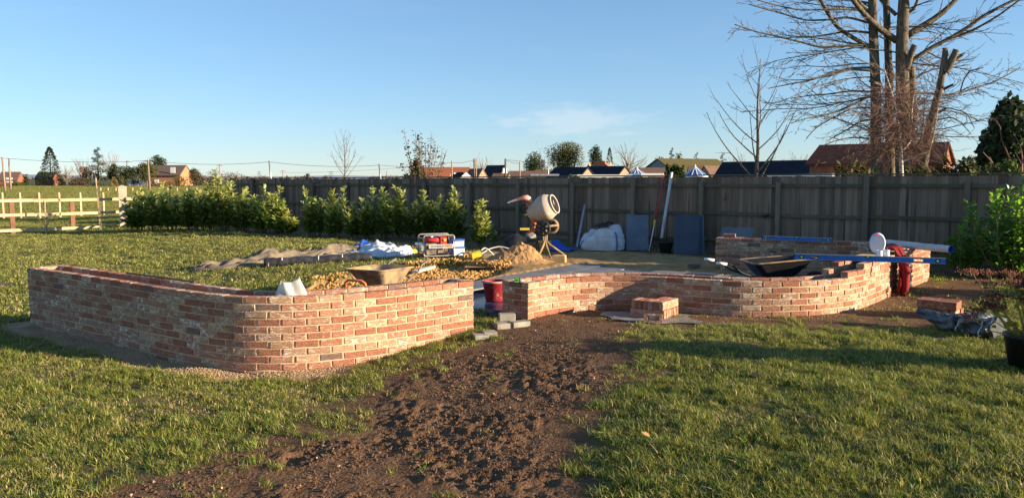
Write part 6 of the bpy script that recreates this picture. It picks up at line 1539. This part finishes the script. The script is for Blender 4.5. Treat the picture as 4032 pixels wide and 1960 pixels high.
def blob(lobes, n, s, q=None, flat=.75, m=0, inner=.35):
    """leaf clumps through a crown made of several lobes (centre, radii)"""
    q = q or MB(); vol = np.array([r[0] * r[2] for c, r in lobes]); vol = vol / vol.sum()
    for (c, r), w in zip(lobes, vol):
        k = max(8, int(n * w)); d = NR.normal(size=(k, 3)); d /= np.linalg.norm(d, axis=1)[:, None]; bump = .78 + .4 * fbm(d[:, 0] * 2.6 + c[0], d[:, 2] * 2.6 + c[2] + d[:, 1], 3, 5)
        rad = (inner + (1 - inner) * NR.random(k) ** .45) * bump; P = np.array(c) + d * rad[:, None] * np.array(r)
        a = NR.normal(size=(k, 3)); a /= np.linalg.norm(a, axis=1)[:, None]; b = np.cross(a, d + .3 * NR.normal(size=(k, 3))); b /= np.linalg.norm(b, axis=1)[:, None] + 1e-9; ss = s * NR.uniform(.5, 1.3, k)[:, None]
        v = np.stack([P - a * ss, P - b * ss * .5, P + a * ss, P + b * ss * .5], 1); q.quads(v, m)
    return q
def bare_crown(q, base, H, w, n=26, lv=2, dens=.9, tm=.02, first=.25, up=.06):
    base = np.array(base, float); P = np.array([base + (0, 0, z) for z in np.linspace(0, H * .55, 6)]); q.tube(P, np.linspace(H * .025, H * .015, 6), 7)
    for i in range(n):
        u = first + (.55 - first) * i / n; a = i * 2.4; el = R.uniform(.25, 1.3); d = (math.cos(a) * math.cos(el), math.sin(a) * math.cos(el), math.sin(el)); L = (w * .5 * math.cos(el) + H * (1 - u) * math.sin(el)) * R.uniform(.75, 1.05)
        Q = branch_pts(base + (0, 0, H * u), d, L, 6, .12, up); q.tube(Q, np.linspace(H * .010, tm, len(Q)), 4, cap=False); sprout(q, Q, H * .008, lv, dens, .4, (.4, .8), .04, 3, 0, .2, tm)
def fol(name, c, tc, trans=.15): return mat(name, c, tuple(x * .55 for x in c), .7, .85, trans=trans, tcol=tc, vary=.1, c3=tuple(min(1, x * 1.5) for x in c), s3=1.8, t3=(.55, .7))
F_DARK = fol('dark_evergreen', (.035, .050, .018), (.08, .12, .02)); F_OLIVE = fol('olive_foliage', (.095, .095, .028), (.15, .16, .03)); F_GREEN = fol('hedge_green', (.07, .105, .022), (.14, .2, .03)); F_GOLD = fol('golden_conifer', (.26, .19, .05), (.3, .25, .05)); F_BROWN = fol('brown_scrub', (.15, .095, .055), (.2, .12, .06)); F_BLUE = fol('blue_green_conifer', (.07, .10, .07), (.1, .15, .08))
F_TW = mat('far_bare_twigs', (.30, .25, .20), (.22, .18, .15), 3, .9); F_TWR = mat('far_reddish_twigs', (.23, .13, .095), (.17, .10, .08), 3, .9)
def tree_px(x0, x1, ty, by, Y, label, kind, mt, name, cat='tree', n=1500, sc=1.0):
    """a far tree whose crown spans the given columns and rows of the photograph at distance Y"""
    a, b = W(x0, by, Y), W(x1, by, Y); t = W((x0 + x1) / 2, ty, Y)[2]; bx, w = (a[0] + b[0]) / 2, b[0] - a[0]; z0 = max(a[2], -.2) if by < 700 else 0; r_ = thing(name, label, cat, (bx, Y, 0)); px = Y / FPX * 4
    if kind == 'round':
        lob = [((bx + R.uniform(-.27, .27) * w, Y + R.uniform(-.2, .2) * w, t * R.uniform(.45, .80)), (w * R.uniform(.26, .36) * (1 if Y > 60 else .62), w * .3, t * R.uniform(.18, .25) * (1 if Y > 60 else .7))) for _ in range(8 if Y > 60 else 15)] + [((bx, Y, t * .80), (w * .25, w * .25, t * .18)), ((bx, Y, t * .5), (w * .46, w * .4, t * .36))]
        MB().tube([(bx, Y, -.2), (bx, Y, t * .6)], [w * .035, w * .02], 7).build('trunk', BARK, r_); blob(lob, int(n * 1.5), px * .9 * sc).build('crown', mt, r_)
    elif kind == 'bush':
        lob = [((bx + (i / 5 - .5) * w * .8, Y + R.uniform(-.1, .1) * w, t * R.uniform(.35, .5)), (w * .18, w * .2, t * R.uniform(.42, .58))) for i in range(6)] + [((bx, Y, t * .5), (w * .35, w * .3, t * .5))]
        blob(lob, n, px * .75 * sc).build('crown', mt, r_)
    elif kind == 'cone':
        MB().tube([(bx, Y, -.2), (bx, Y, t)], [w * .05, .02], 7).build('trunk', BARK, r_); q = MB(); N = n
        u = NR.random(N) ** .8; a_ = NR.uniform(0, 6.283, N); lay = .72 + .28 * np.abs(np.sin(u * t / max(.5, t / 11) * 3.1 + a_)); rad = w * .72 * (1 - u) ** .7 * lay * (.35 + .65 * NR.random(N) ** .4) + .05; P = np.c_[bx + np.cos(a_) * rad, Y + np.sin(a_) * rad, t * (.04 + .96 * u) - rad * .12]
        d = np.c_[np.cos(a_), np.sin(a_), -.25 + .4 * NR.random(N)]; d += .4 * NR.normal(size=(N, 3)); d /= np.linalg.norm(d, axis=1)[:, None]; s_ = np.cross(d, NR.normal(size=(N, 3))); s_ /= np.linalg.norm(s_, axis=1)[:, None]; ss = px * sc * NR.uniform(.7, 1.5, N)[:, None]
        q.quads(np.stack([P - d * ss * .5, P - s_ * ss * .3, P + d * ss, P + s_ * ss * .3], 1)); q.build('crown', mt, r_)
    elif kind == 'bare':
        q = MB(); bare_crown(q, (bx, Y, 0), t, w, 30, 2, .55, px * .10 * sc, .18); q.build('branches', mt, r_)
    elif kind == 'layer':
        MB().tube([(bx, Y, -.2), (bx + .2, Y, t)], [w * .05, .03], 7).build('trunk', BARK, r_); lob = []
        for k in range(13):
            u = .22 + .76 * k / 12; ww = w * .62 * (1.08 - u * .85); a_ = k * 2.1; lob.append(((bx + math.cos(a_) * ww * .55, Y + math.sin(a_) * ww * .4, t * u), (ww * .8, ww * .6, t * .05)))
        blob(lob, n, px * .7 * sc, inner=.1).build('crown', mt, r_)
    return r_
# --- left horizon
LT = [(165, 240, 579, 736, 165, 'tall dark conifer on the left horizon beside the flat-roofed outbuilding', 'cone', F_DARK, 'conifer_tree', 2600),
      (92, 112, 680, 736, 168, 'small leafy bush between the two far left buildings', 'bush', F_OLIVE, 'bush', 250), (45, 108, 715, 737, 160, 'low clipped green hedge between the left house and the outbuilding', 'bush', F_GREEN, 'hedge', 600),
      (228, 262, 678, 736, 160, 'dark bush at the right foot of the tall conifer', 'bush', F_OLIVE, 'bush', 500), (238, 290, 650, 736, 160, 'spindly bare tree right of the tall conifer', 'bare', F_TW, 'bare_tree', 0),
      (270, 352, 695, 736, 158, 'brown scrubby bush under the bare trees on the left horizon', 'bush', F_BROWN, 'bush', 900), (285, 372, 622, 736, 162, 'bare reddish tree left of the layered pine', 'bare', F_TWR, 'bare_tree', 0), (318, 365, 652, 720, 165, 'dark ivy-clad crown behind the bare reddish tree', 'round', F_OLIVE, 'tree', 500),
      (352, 425, 583, 730, 162, 'tall layered cedar-like pine with drooping green boughs', 'layer', F_BLUE, 'pine_tree', 1800), (405, 475, 592, 720, 172, 'tall pale bare tree behind the layered pine', 'bare', F_TW, 'bare_tree', 0),
      (425, 478, 640, 734, 160, 'dark conifer right of the layered pine', 'round', F_DARK, 'tree', 900), (470, 545, 650, 736, 166, 'broad dark evergreen behind the parked car', 'round', F_DARK, 'tree', 1300), (437, 463, 697, 736, 150, 'small golden conifer left of the dark clipped one', 'cone', F_GOLD, 'conifer_tree', 500), (467, 494, 692, 736, 152, 'small olive conifer right of the golden one', 'round', F_OLIVE, 'conifer_tree', 400),
      (496, 506, 706, 736, 150, 'narrow dark cypress beside the small olive conifer', 'cone', F_GREEN, 'conifer_tree', 120), (360, 405, 716, 737, 150, 'low blue-green shrub at the field edge left of the golden conifer', 'bush', F_BLUE, 'bush', 400),
      (532, 625, 630, 736, 156, 'large olive tree partly hiding the brick farmhouse', 'round', F_OLIVE, 'tree', 1700), (583, 652, 607, 690, 185, 'dark evergreen dome rising behind the farmhouse roof', 'round', F_DARK, 'tree', 1300),
      (683, 736, 684, 737, 152, 'round green bush at the right end of the farmhouse', 'bush', F_GREEN, 'bush', 700), (700, 740, 655, 700, 190, 'pale bare tree behind the right end of the farmhouse', 'bare', F_TW, 'bare_tree', 0), (600, 690, 712, 738, 150, 'dry brown hedge in front of the farmhouse', 'bush', F_BROWN, 'hedge', 700),
      (740, 792, 658, 734, 160, 'ivy-covered dark tree stump right of the farmhouse', 'round', F_OLIVE, 'tree', 700), (745, 812, 672, 736, 155, 'reddish brown bush before the ivy-covered tree', 'bush', F_BROWN, 'bush', 900), (805, 880, 688, 733, 165, 'low reddish scrub ending just above the fence corner', 'bush', F_BROWN, 'bush', 700),
      (815, 890, 668, 705, 330, 'pale far willow clump beyond the reddish scrub', 'bush', F_TW, 'bush', 500), (880, 955, 674, 708, 330, 'pale far willow clump above the fence end', 'bush', F_TW, 'bush', 500), (1000, 1060, 690, 706, 420, 'small far copse above the fence near its left end', 'bush', F_BROWN, 'bush', 250), (1265, 1300, 690, 704, 420, 'tiny far copse left of the slender bare tree', 'bush', F_BROWN, 'bush', 200)]
RT = [(1615, 1672, 628, 704, 33, 'dense green conifer behind the leafy shrub over the fence', 'round', F_OLIVE, 'conifer_tree', 1500), (1590, 1620, 682, 704, 31, 'low green bush at the foot of the leafy shrub, over the fence', 'bush', F_GREEN, 'bush', 300), (1862, 1938, 620, 700, 210, 'pale bare tree behind the brown gabled roofs', 'bare', F_TW, 'bare_tree', 0),
      (2056, 2160, 592, 700, 190, 'smaller dark oak left of the great evergreen oak', 'round', F_DARK, 'tree', 1700), (2154, 2320, 550, 700, 195, 'great rounded evergreen oak over the roofs', 'round', F_OLIVE, 'oak_tree', 4200), (2317, 2377, 565, 700, 190, 'dark pointed evergreen right of the great oak', 'round', F_DARK, 'tree', 1400), (2382, 2417, 582, 700, 190, 'slim dark spruce between the evergreen and the bare ash', 'cone', F_DARK, 'conifer_tree', 700),
      (2415, 2532, 572, 700, 200, 'wide bare ash tree over the black roofed bungalows', 'bare', F_TW, 'ash_tree', 0), (2578, 2625, 612, 680, 250, 'dark pine left of the barn roof ridge', 'round', F_DARK, 'pine_tree', 500), (2622, 2662, 584, 660, 250, 'tallest pine over the mossy barn roof', 'layer', F_DARK, 'pine_tree', 700), (2655, 2690, 594, 660, 250, 'dark round pine right of the tallest one over the barn', 'round', F_OLIVE, 'pine_tree', 500),
      (2712, 2768, 602, 660, 250, 'flat-topped dark cedar over the middle of the barn roof', 'layer', F_DARK, 'cedar_tree', 500), (2818, 2868, 604, 660, 250, 'dark cedar over the right end of the barn roof', 'layer', F_DARK, 'cedar_tree', 500), (2620, 2690, 650, 702, 36, 'rounded yellow-green shrub over the fence between the conservatories', 'bush', F_GREEN, 'shrub', 900), (2862, 2935, 615, 680, 300, 'pale distant bare tree behind the young tree', 'bare', F_TW, 'bare_tree', 0),
      (3080, 3230, 620, 690, 260, 'pale distant bare trees left of the red-roofed house', 'bare', F_TW, 'bare_tree', 0), (2215, 2300, 690, 704, 40, 'low dark shrub showing over the fence below the bungalow', 'bush', F_GREEN, 'shrub', 250),
      (3285, 3450, 615, 700, 22, 'leafy green shrub over the fence left of the birch trunk', 'bush', F_OLIVE, 'shrub', 1100), (3400, 3520, 668, 700, 20.5, 'low bright green shrub over the fence at the birch foot', 'bush', F_GREEN, 'shrub', 900), (3540, 3720, 640, 700, 21, 'ivy and bramble thicket over the fence right of the birch', 'bush', F_OLIVE, 'shrub', 2000), (3700, 3900, 600, 700, 20, 'dark ivy-clad thicket over the fence below the evergreen', 'bush', F_OLIVE, 'shrub', 2200), (3860, 4080, 612, 700, 18.5, 'yellow-flecked hedge over the fence at the right edge', 'bush', F_GREEN, 'hedge', 2200),
      (3835, 4090, 362, 700, 30, 'tall dark evergreen tree at the right edge behind the fence', 'round', F_DARK, 'evergreen_tree', 2600), (3940, 4120, 470, 700, 24, 'brownish bare tree in front of the evergreen at the right edge', 'bare', F_TWR, 'bare_tree', 0)]
for x0, x1, ty, by, Y, lb, kd, mt, nm, n in LT + RT: tree_px(x0, x1, ty, by, Y, lb, kd, mt, nm, nm.split('_')[-1], n if Y > 60 else n * 3, sc=1.0 if Y > 60 else 4.2)
def horizon_woods():
    q = MB()
    for i in range(110):
        x = R.uniform(-900, 700); Y = R.uniform(900, 1200); h = R.uniform(2.2, 4.5); blob([((x, Y, h * .5), (R.uniform(14, 34), 8, h * .6))], 60, 3.0, q)
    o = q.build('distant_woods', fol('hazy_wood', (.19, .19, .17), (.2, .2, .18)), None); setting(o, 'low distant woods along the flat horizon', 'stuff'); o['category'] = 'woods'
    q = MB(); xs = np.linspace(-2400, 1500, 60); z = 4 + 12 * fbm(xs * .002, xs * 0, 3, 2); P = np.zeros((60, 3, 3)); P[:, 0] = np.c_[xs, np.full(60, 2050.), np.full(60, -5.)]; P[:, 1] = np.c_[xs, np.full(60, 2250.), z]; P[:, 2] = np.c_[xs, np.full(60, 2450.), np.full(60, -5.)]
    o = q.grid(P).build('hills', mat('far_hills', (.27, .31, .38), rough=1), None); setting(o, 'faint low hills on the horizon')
horizon_woods()

# ---------------------------------------------------------------- houses over the fence
BRW = {}
def wallm(n, c): 
    if n not in BRW: BRW[n] = mat(n, c, tuple(x * .75 for x in c), 3, .95, .3, 12, spec=.05)
    return BRW[n]
TILE = lambda n, c: wallm(n, c)
def house(x0, x1, ridge_y, eave_y, Y, label, roof, wall, ridge=None, gable='right', depth=None, chim=(), win=(), lean=None, name='house', cat='house'):
    """x0..x1 the roof's span along the ridge side; ridge rows in the photograph; gable end turned to the right"""
    a, b = W(x0, eave_y, Y), W(x1, eave_y, Y); zr = W(x0, ridge_y, Y)[2]; ze = max(1.2, a[2]); dp = depth or (zr - ze) * 3.0
    r_ = thing(name, label, cat, ((a[0] + b[0]) / 2, Y, 0)); ang = 0.0; L = b[0] - a[0]
    rot = lean if lean is not None else math.radians(-41)
    cx, cy = (a[0] + b[0]) / 2, Y + 4
    u = np.array([math.cos(rot), math.sin(rot), 0]); v = np.array([-u[1], u[0], 0]); pr = abs(math.cos(rot)) * L + 0
    dp = min(dp, max(L * .7, 3.0)); d_ = dp / 2; w_ = max(L * .40, (L / 2 - d_ * .8 * abs(math.sin(rot)))) / abs(math.cos(rot)); C0 = np.array([cx, cy, 0.])
    def pt(i, j, z): return C0 + u * i * w_ + v * j * d_ + (0, 0, z)
    q = MB(); q.add([pt(-1, -1, -.3), pt(1, -1, -.3), pt(1, 1, -.3), pt(-1, 1, -.3), pt(-1, -1, ze), pt(1, -1, ze), pt(1, 1, ze), pt(-1, 1, ze), pt(-1, 0, zr), pt(1, 0, zr)], [(0, 1, 5, 4), (1, 2, 6, 5), (2, 3, 7, 6), (3, 0, 4, 7), (5, 6, 9), (7, 4, 8)])
    q.build('wall', wallm(*wall), r_)
    t = .12; e = 1.06; sl = (zr - ze) * .10
    q = MB(); hip = gable == 'hip'; rx = .45 if hip else 1.03
    up = [pt(-e, -1.12, ze - sl), pt(e, -1.12, ze - sl), pt(rx, 0, zr + .05), pt(-rx, 0, zr + .05), pt(-e, 1.12, ze - sl), pt(e, 1.12, ze - sl)]; dn = [p - (0, 0, t * (1 + Y / 200)) for p in up]; V = up + dn
    q.add(V, [(0, 1, 2, 3), (3, 2, 5, 4), (7, 6, 9, 8), (8, 9, 10, 11), (0, 6, 7, 1), (4, 5, 11, 10), (1, 7, 8, 2), (2, 8, 11, 5), (0, 3, 9, 6), (3, 4, 10, 9)])
    if hip: q.add([up[1], up[5], up[2], up[0], up[4], up[3]], [(0, 1, 2), (4, 3, 5)])
    ro = q.build('roof', TILE(*roof), r_)
    for cxn, m_ in chim:
        c = pt(cxn, 0, zr); MB().box((c[0], c[1], zr + .25 * (zr - ze) * .5), (.8, .8, (zr - ze) * .6 + .9)).lathe([(.2, 0), (.22, .5)], 10, loc=(c[0], c[1], zr + (zr - ze) * .42 + .5)).build('chimney', wallm(*m_), ro)
    for wx, wz, ww, wh, side in win:
        c = pt(1, wx, wz) if side == 'g' else pt(wx, -1, wz); nrm = u if side == 'g' else -v; s_ = v if side == 'g' else u; c = c + nrm * .05
        f = MB().bar(c - s_ * ww / 2, c + s_ * ww / 2, .1, wh, up=(0, 0, 1)).build('window', WHITEF, r_); c2 = c + nrm * .06
        for k in (-.25, .25): MB().bar(c2 + s_ * (k * ww - ww * .19), c2 + s_ * (k * ww + ww * .19), .04, wh * .8).build('pane', GLASS, f)
    return r_
WHITEF = mat('white_frame', (.8, .79, .76), rough=.4); GLASS = mat('dark_glass', (.04, .05, .07), rough=.08, spec=.8)
OR, BRN, BLK_, RED = ('orange_roof_tiles', (.46, .16, .08)), ('brown_roof_tiles', (.20, .125, .095)), ('black_roof_tiles', (.03, .032, .045)), ('dark_red_roof_tiles', (.12, .05, .04))
BUFF, RBR, WHT, TAN = ('buff_brick', (.36, .26, .165)), ('red_brick', (.22, .09, .06)), ('white_render', (.66, .63, .58)), ('tan_brick', (.52, .30, .17))
house(1650, 1850, 658, 700, 150, 'long house with a bright orange tiled roof behind the leafy shrub', OR, WHT, lean=math.radians(-6), depth=9)
house(1640, 1768, 682, 703, 132, 'low orange-roofed extension in front of the orange-roofed house', OR, WHT, lean=math.radians(-4), depth=5, name='outbuilding')
house(1776, 1838, 678, 700, 128, 'small dark hipped roof right of the orange roof', BLK_, WHT, gable='hip', depth=7, name='outbuilding')
house(1838, 1905, 664, 698, 138, 'brown hipped house with a buff gable left of the navy gabled one', BRN, BUFF, lean=math.radians(-35), depth=9)
house(1905, 1996, 650, 694, 150, 'steep black-roofed house with a lit brick gable and white window', BLK_, TAN, depth=10, win=((0, 3.2, 1.2, 1.3, 'g'),), chim=())
house(1935, 2010, 683, 700, 120, 'low brown-roofed annexe below the lit brick gable', BRN, BUFF, depth=4, name='outbuilding', lean=math.radians(-10))
house(2005, 2150, 673, 698, 165, 'long low brown-roofed bungalow left of the dark oaks', BRN, BUFF, lean=math.radians(-3), depth=8, chim=((-.3, ('red_brick', (.3, .13, .08))),))
house(2110, 2215, 668, 697, 172, 'brown-roofed bungalow with a thin brick chimney below the great oak', BRN, BUFF, lean=math.radians(-3), depth=8, chim=((.7, ('red_brick', (.3, .13, .08))),))
house(2182, 2335, 658, 694, 100, 'black-roofed bungalow with a sunlit buff gable, left one of the pair', BLK_, BUFF, depth=9, chim=())
house(2310, 2482, 654, 694, 125, 'black-roofed bungalow with a sunlit buff gable, right one of the pair', BLK_, BUFF, depth=9, chim=())
house(2322, 2420, 633, 680, 150, 'orange hip-roofed house with white chimneys behind the bungalows', OR, BUFF, gable='hip', depth=9, chim=((-.75, WHT), (.75, WHT)))
house(2515, 2640, 660, 698, 125, 'brown-roofed bungalow behind the first glass conservatory', BRN, BUFF, lean=math.radians(-4), depth=8, chim=((-.95, ('brown_brick', (.2, .1, .07))),))
house(2560, 2882, 624, 672, 180, 'big barn with a mossy green roof and grey gable', ('mossy_roof', (.15, .125, .055)), ('grey_cladding', (.30, .31, .31)), lean=math.radians(22), depth=16, name='barn', cat='barn')
house(2730, 2800, 652, 698, 118, 'brown-roofed bungalow left of the stone gable', BRN, BUFF, lean=math.radians(-5), depth=8)
house(2780, 2900, 652, 696, 110, 'bungalow with a grey stone gable facing left of the young tree', BRN, ('grey_stone', (.36, .30, .23)), lean=math.radians(32), depth=8, chim=((-.6, ('red_brick', (.3, .13, .08))),))
house(2880, 3078, 635, 690, 95, 'black-roofed bungalow with a tan gable behind the young tree', BLK_, TAN, depth=9, chim=((.2, BLK_),))
house(3075, 3318, 629, 690, 85, 'wide black-roofed bungalow left of the red-roofed house', BLK_, BUFF, lean=math.radians(-40), depth=9, chim=((.5, ('red_brick', (.3, .13, .08))), (-.8, ('red_brick', (.3, .13, .08)))))
house(3345, 3845, 556, 632, 46, 'large dark-red-roofed brick house behind the poplar and birch', RED, RBR, lean=math.radians(-36), depth=8)
# farther left
house(560, 708, 650, 685, 172, 'two-storey brick farmhouse with a brown roof on the left horizon', ('dull_brown_roof', (.17, .12, .10)), ('orange_brick', (.50, .24, .13)), lean=math.radians(-4), depth=9, chim=((.92, BUFF),), win=((.62, 3.7, 1.1, 1.3, 's'), (-.35, 1.1, 1.0, 1.0, 's')), name='farmhouse')
house(-40, 37, 677, 706, 170, 'brick house cut by the left edge of the view', ('dull_brown_roof', (.17, .12, .10)), RBR, lean=math.radians(4), depth=8, win=((.2, 1.5, 1.3, 1.1, 's'),))
house(108, 178, 677, 700, 165, 'low brick outbuilding with a dark flat-looking roof left of the tall conifer', ('dark_felt_roof', (.05, .055, .045)), RBR, lean=math.radians(2), depth=4, name='outbuilding')
def conservatory(x0, x1, ay, ey, Y, label):
    a, b = W(x0, ey, Y), W(x1, ey, Y); zt = W((x0 + x1) / 2, ay, Y)[2]; cx, r = (a[0] + b[0]) / 2, (b[0] - a[0]) / 2; ze = a[2]; r_ = thing('conservatory', label, 'conservatory', (cx, Y, 0)); n = 12
    ring = [np.array([cx + r * math.cos(t), Y + r * math.sin(t), ze]) for t in np.arange(n) * 2 * math.pi / n]; ap = np.array([cx, Y, zt])
    gm = bpy.data.materials.get('blue_glass_roof') or mat('blue_glass_roof', (.05, .11, .30), (.08, .16, .36), 2, .25, spec=.6)
    for i in range(n):
        MB().add([ring[i], ring[(i + 1) % n], ap], [(0, 1, 2)]).build('glass_panel', gm, r_); MB().bar(ring[i], ap, .07, .06).build('glazing_bar', WHITEF, r_)
    q = MB(); [q.bar(ring[i], ring[(i + 1) % n], .14, .25) for i in range(n)]; q.build('gutter', WHITEF, r_); q = MB(); [q.bar(ring[i] * (1, 1, 0), ring[i], .12, .12) for i in range(n)]; q.build('frame', WHITEF, r_); MB().lathe([(.12, 0), (.08, .1), (0, .22)], 8, loc=ap).build('finial', WHITEF, r_)
conservatory(2468, 2548, 664, 690, 85, 'white-ribbed glass conservatory roof over the fence, left one'); conservatory(2686, 2786, 655, 694, 80, 'blue glass conservatory roof over the fence, right of the shrub')
def flat_roof(x0, x1, y, Y, label, m):
    a, b = W(x0, y, Y), W(x1, y, Y); r_ = thing('flat_roof_garage', label, 'garage', ((a[0] + b[0]) / 2, Y, 0)); MB().box(((a[0] + b[0]) / 2, Y + 2, a[2]), (b[0] - a[0], 5, .22)).build('roof', m, r_); MB().box(((a[0] + b[0]) / 2, Y + 2, a[2] / 2 - .1), (b[0] - a[0] - .4, 4.4, a[2] - .1)).build('wall', wallm(*BUFF), r_)
flat_roof(2088, 2200, 691, 60, 'grey flat-roofed shed below the great oak', mat('grey_sheet_roof', (.30, .32, .34))); flat_roof(2270, 2520, 694, 55, 'long white-edged flat roof below the black roofed bungalows', WHITEF); flat_roof(2520, 2625, 689, 54, 'white flat roof left of the tall white pole', WHITEF); flat_roof(3110, 3220, 696, 50, 'white-edged flat roof right of the young tree', WHITEF); flat_roof(3262, 3330, 691, 44, 'small white flat roof beside the red-roofed house', WHITEF)

# ---------------------------------------------------------------- poles, wires, car
POLEW = mat('telegraph_pole_wood', (.34, .24, .18), (.26, .18, .13), 4, .8); WIRE = mat('black_wire', (.03, .03, .035))
def tpole(px, ty, by, Y, label, lean=0, cross=False, w=.28, m=None, bx=None):
    t, b = W(px, ty, Y), W(bx or px, by, Y); b[2] = 0; r_ = thing('utility_pole', label, 'utility pole', b); MB().tube([b - (0, 0, .3), t], [w / 2 * 1.1, w / 2 * .8], 8).build('pole', m or POLEW, r_, smooth=True)
    if cross: MB().bar(t - (.9, 0, .3), t + (.9, 0, -.3), .12, .14).build('crossarm', POLEW, r_); q = MB(); [q.lathe([(.05, 0), (.07, .1), (.03, .22)], 6, loc=t + (k, 0, -.2)) for k in (-.8, 0, .8)]; q.build('insulators', WHITEF, r_)
    else: MB().lathe([(.0, .12), (.06, .1), (.07, 0)], 6, loc=t).build('pole_cap', STEEL, r_)
    return t
T = [tpole(9, 618, 738, 105, 'leftmost brown utility pole at the left edge', bx=20), tpole(35, 621, 737, 112, 'second brown utility pole from the left edge', bx=42), tpole(501, 632, 730, 190, 'utility pole with a crossarm behind the dark trees', cross=True, w=.35), tpole(583, 629, 738, 105, 'reddish utility pole in front of the large olive tree', bx=589), tpole(865, 647, 722, 210, 'cross-armed utility pole above the reddish scrub', cross=True, w=.3), tpole(1060, 634, 703, 100, 'leaning pale pole over the left end of the fence', bx=1071, w=.25, m=STEEL), tpole(1114, 670, 703, 240, 'short cross-armed pole over the fence near its left end', cross=True, w=.3), tpole(1493, 647, 703, 100, 'leaning pale pole over the fence left of the leafy shrub', bx=1504, w=.25, m=STEEL), tpole(1523, 674, 703, 240, 'short distant pole just right of the leaning pale one', w=.3),
     tpole(1779, 636, 700, 110, 'pole rising behind the orange roof', w=.22), tpole(1867, 626, 700, 110, 'left one of the two close poles above the brown gables', w=.24, m=BARK), tpole(1875, 626, 700, 118, 'right one of the two close poles above the brown gables', w=.2), tpole(1990, 626, 700, 105, 'tall dark pole at the lit brick gable', w=.3, m=BARK), tpole(2047, 639, 700, 105, 'thin pole left of the smaller dark oak', w=.2), tpole(2159, 624, 700, 110, 'pale pole between the two dark oaks', w=.2, m=STEEL), tpole(2188, 638, 700, 120, 'short pale pole under the great oak', w=.2, m=STEEL)]
def wire(a, b, sag, lab, r=.022):
    sag *= .35
    t = np.linspace(0, 1, 15)[:, None]; P = np.array(a) + (np.array(b) - np.array(a)) * t; P[:, 2] -= sag * 4 * (t * (1 - t))[:, 0]; tag(MB().tube(P, r, 4).build('overhead_wire', WIRE, None, origin=tuple(P[0])), lab, 'wire', 'overhead wires')
e = lambda t, k=0: t - (0, 0, .12)
wire(W(-60, 625, 104), e(T[0]), .3, 'overhead wire running off the left edge from the leftmost pole'); wire(e(T[1]), e(T[3]), 1.0, 'long overhead wire crossing the left horizon before the trees'); wire(e(T[3]), e(T[5]), 1.2, 'overhead wire from the reddish pole to the leaning pale pole'); wire(e(T[5]), e(T[7]), 1.0, 'overhead wire between the two leaning pale poles'); wire(e(T[7]), e(T[9]), 1.0, 'overhead wire passing behind the leafy shrub'); wire(e(T[9]), e(T[10]), .6, 'overhead wire over the orange roof'); wire(e(T[12]), e(T[13]), .5, 'lower overhead wire right of the lit brick gable'); wire(e(T[12]), W(2330, 636, 110), .8, 'overhead wire running into the great oak'); wire(e(T[0]), e(T[1]), .1, 'short overhead wire between the two leftmost poles')
wire(W(1100, 680, 240), W(1640, 655, 240), 1.5, 'faint distant wire low over the fence left of the shrub', .03)
def pylons():
    for i, (px, ty) in enumerate(((1020, 674), (1303, 674))):
        Y = 900; t = W(px, ty, Y); r_ = thing('pylon', ('tiny distant pylon over the fence near its left end', 'tiny distant pylon left of the slender bare tree')[i], 'pylon', (t[0], Y, 0)); q = MB()
        for s_ in (-1, 1): q.bar((t[0] + s_ * 2.2, Y, 0), t, .35, .35)
        for z in (.5, .7, .88): q.bar((t[0] - 3, Y, t[2] * z), (t[0] + 3, Y, t[2] * z), .3, .3)
        q.build('lattice', STEEL, r_)
pylons()
def chimney_pipe():
    a = W(1212, 684, 60); tag(MB().tube([(a[0], 60, 0), a], .14, 10).build('flue_post', BLACKP, None, origin=(a[0], 60, 0)), 'short thick dark post showing over the left part of the fence', 'post')
chimney_pipe()
def car():
    Y = 158; c = W(535, 733, Y); r_ = thing('parked_car', 'dark blue car parked before the farmhouse trees on the left horizon', 'car', (c[0], Y, 0), 0.95)
    prof = [(-2.1, .35), (-2.15, .75), (-2.0, 1.0), (-1.6, 1.12), (-1.1, 1.45), (.3, 1.48), (1.05, 1.05), (1.9, .92), (2.15, .7), (2.15, .35)]
    P = np.array([[(x, y * (1 if z < 1.1 else .82), z) for x, z in prof] for y in (-.85, .85)]); k = len(prof); q = MB(); v = P.reshape(-1, 3); q.add(v, [tuple(range(k)), tuple(range(2 * k - 1, k - 1, -1))] + [(i, i + k, (i + 1) % k + k, (i + 1) % k) for i in range(k)]); q.build('body', mat('dark_blue_paint', (.03, .04, .09), rough=.25, spec=.6), r_, world=False)
    MB().add([(-1.35, -.86, 1.1), (.85, -.86, 1.08), (.25, -.76, 1.4), (-1.05, -.76, 1.38)], [(0, 1, 2, 3)]).build('side_window', GLASS, r_, world=False)
    Mx = np.array([[1, 0, 0], [0, 0, -1], [0, 1, 0]])
    for x in (-1.35, 1.35):
        for y in (-.8, .8):
            w = MB().lathe([(0, -.1), (.32, -.1), (.34, 0), (.32, .1), (0, .1)], 18, Mx, (x, y, .34)).build('wheel', BLACKP, r_, world=False)
    for y in (-.6, .6): MB().box((-2.13, y, .85), (.06, .3, .18)).build('tail_light', REDP, r_, world=False); MB().box((2.12, y, .72), (.06, .3, .14)).build('headlight', WHITEP, r_, world=False)
car()
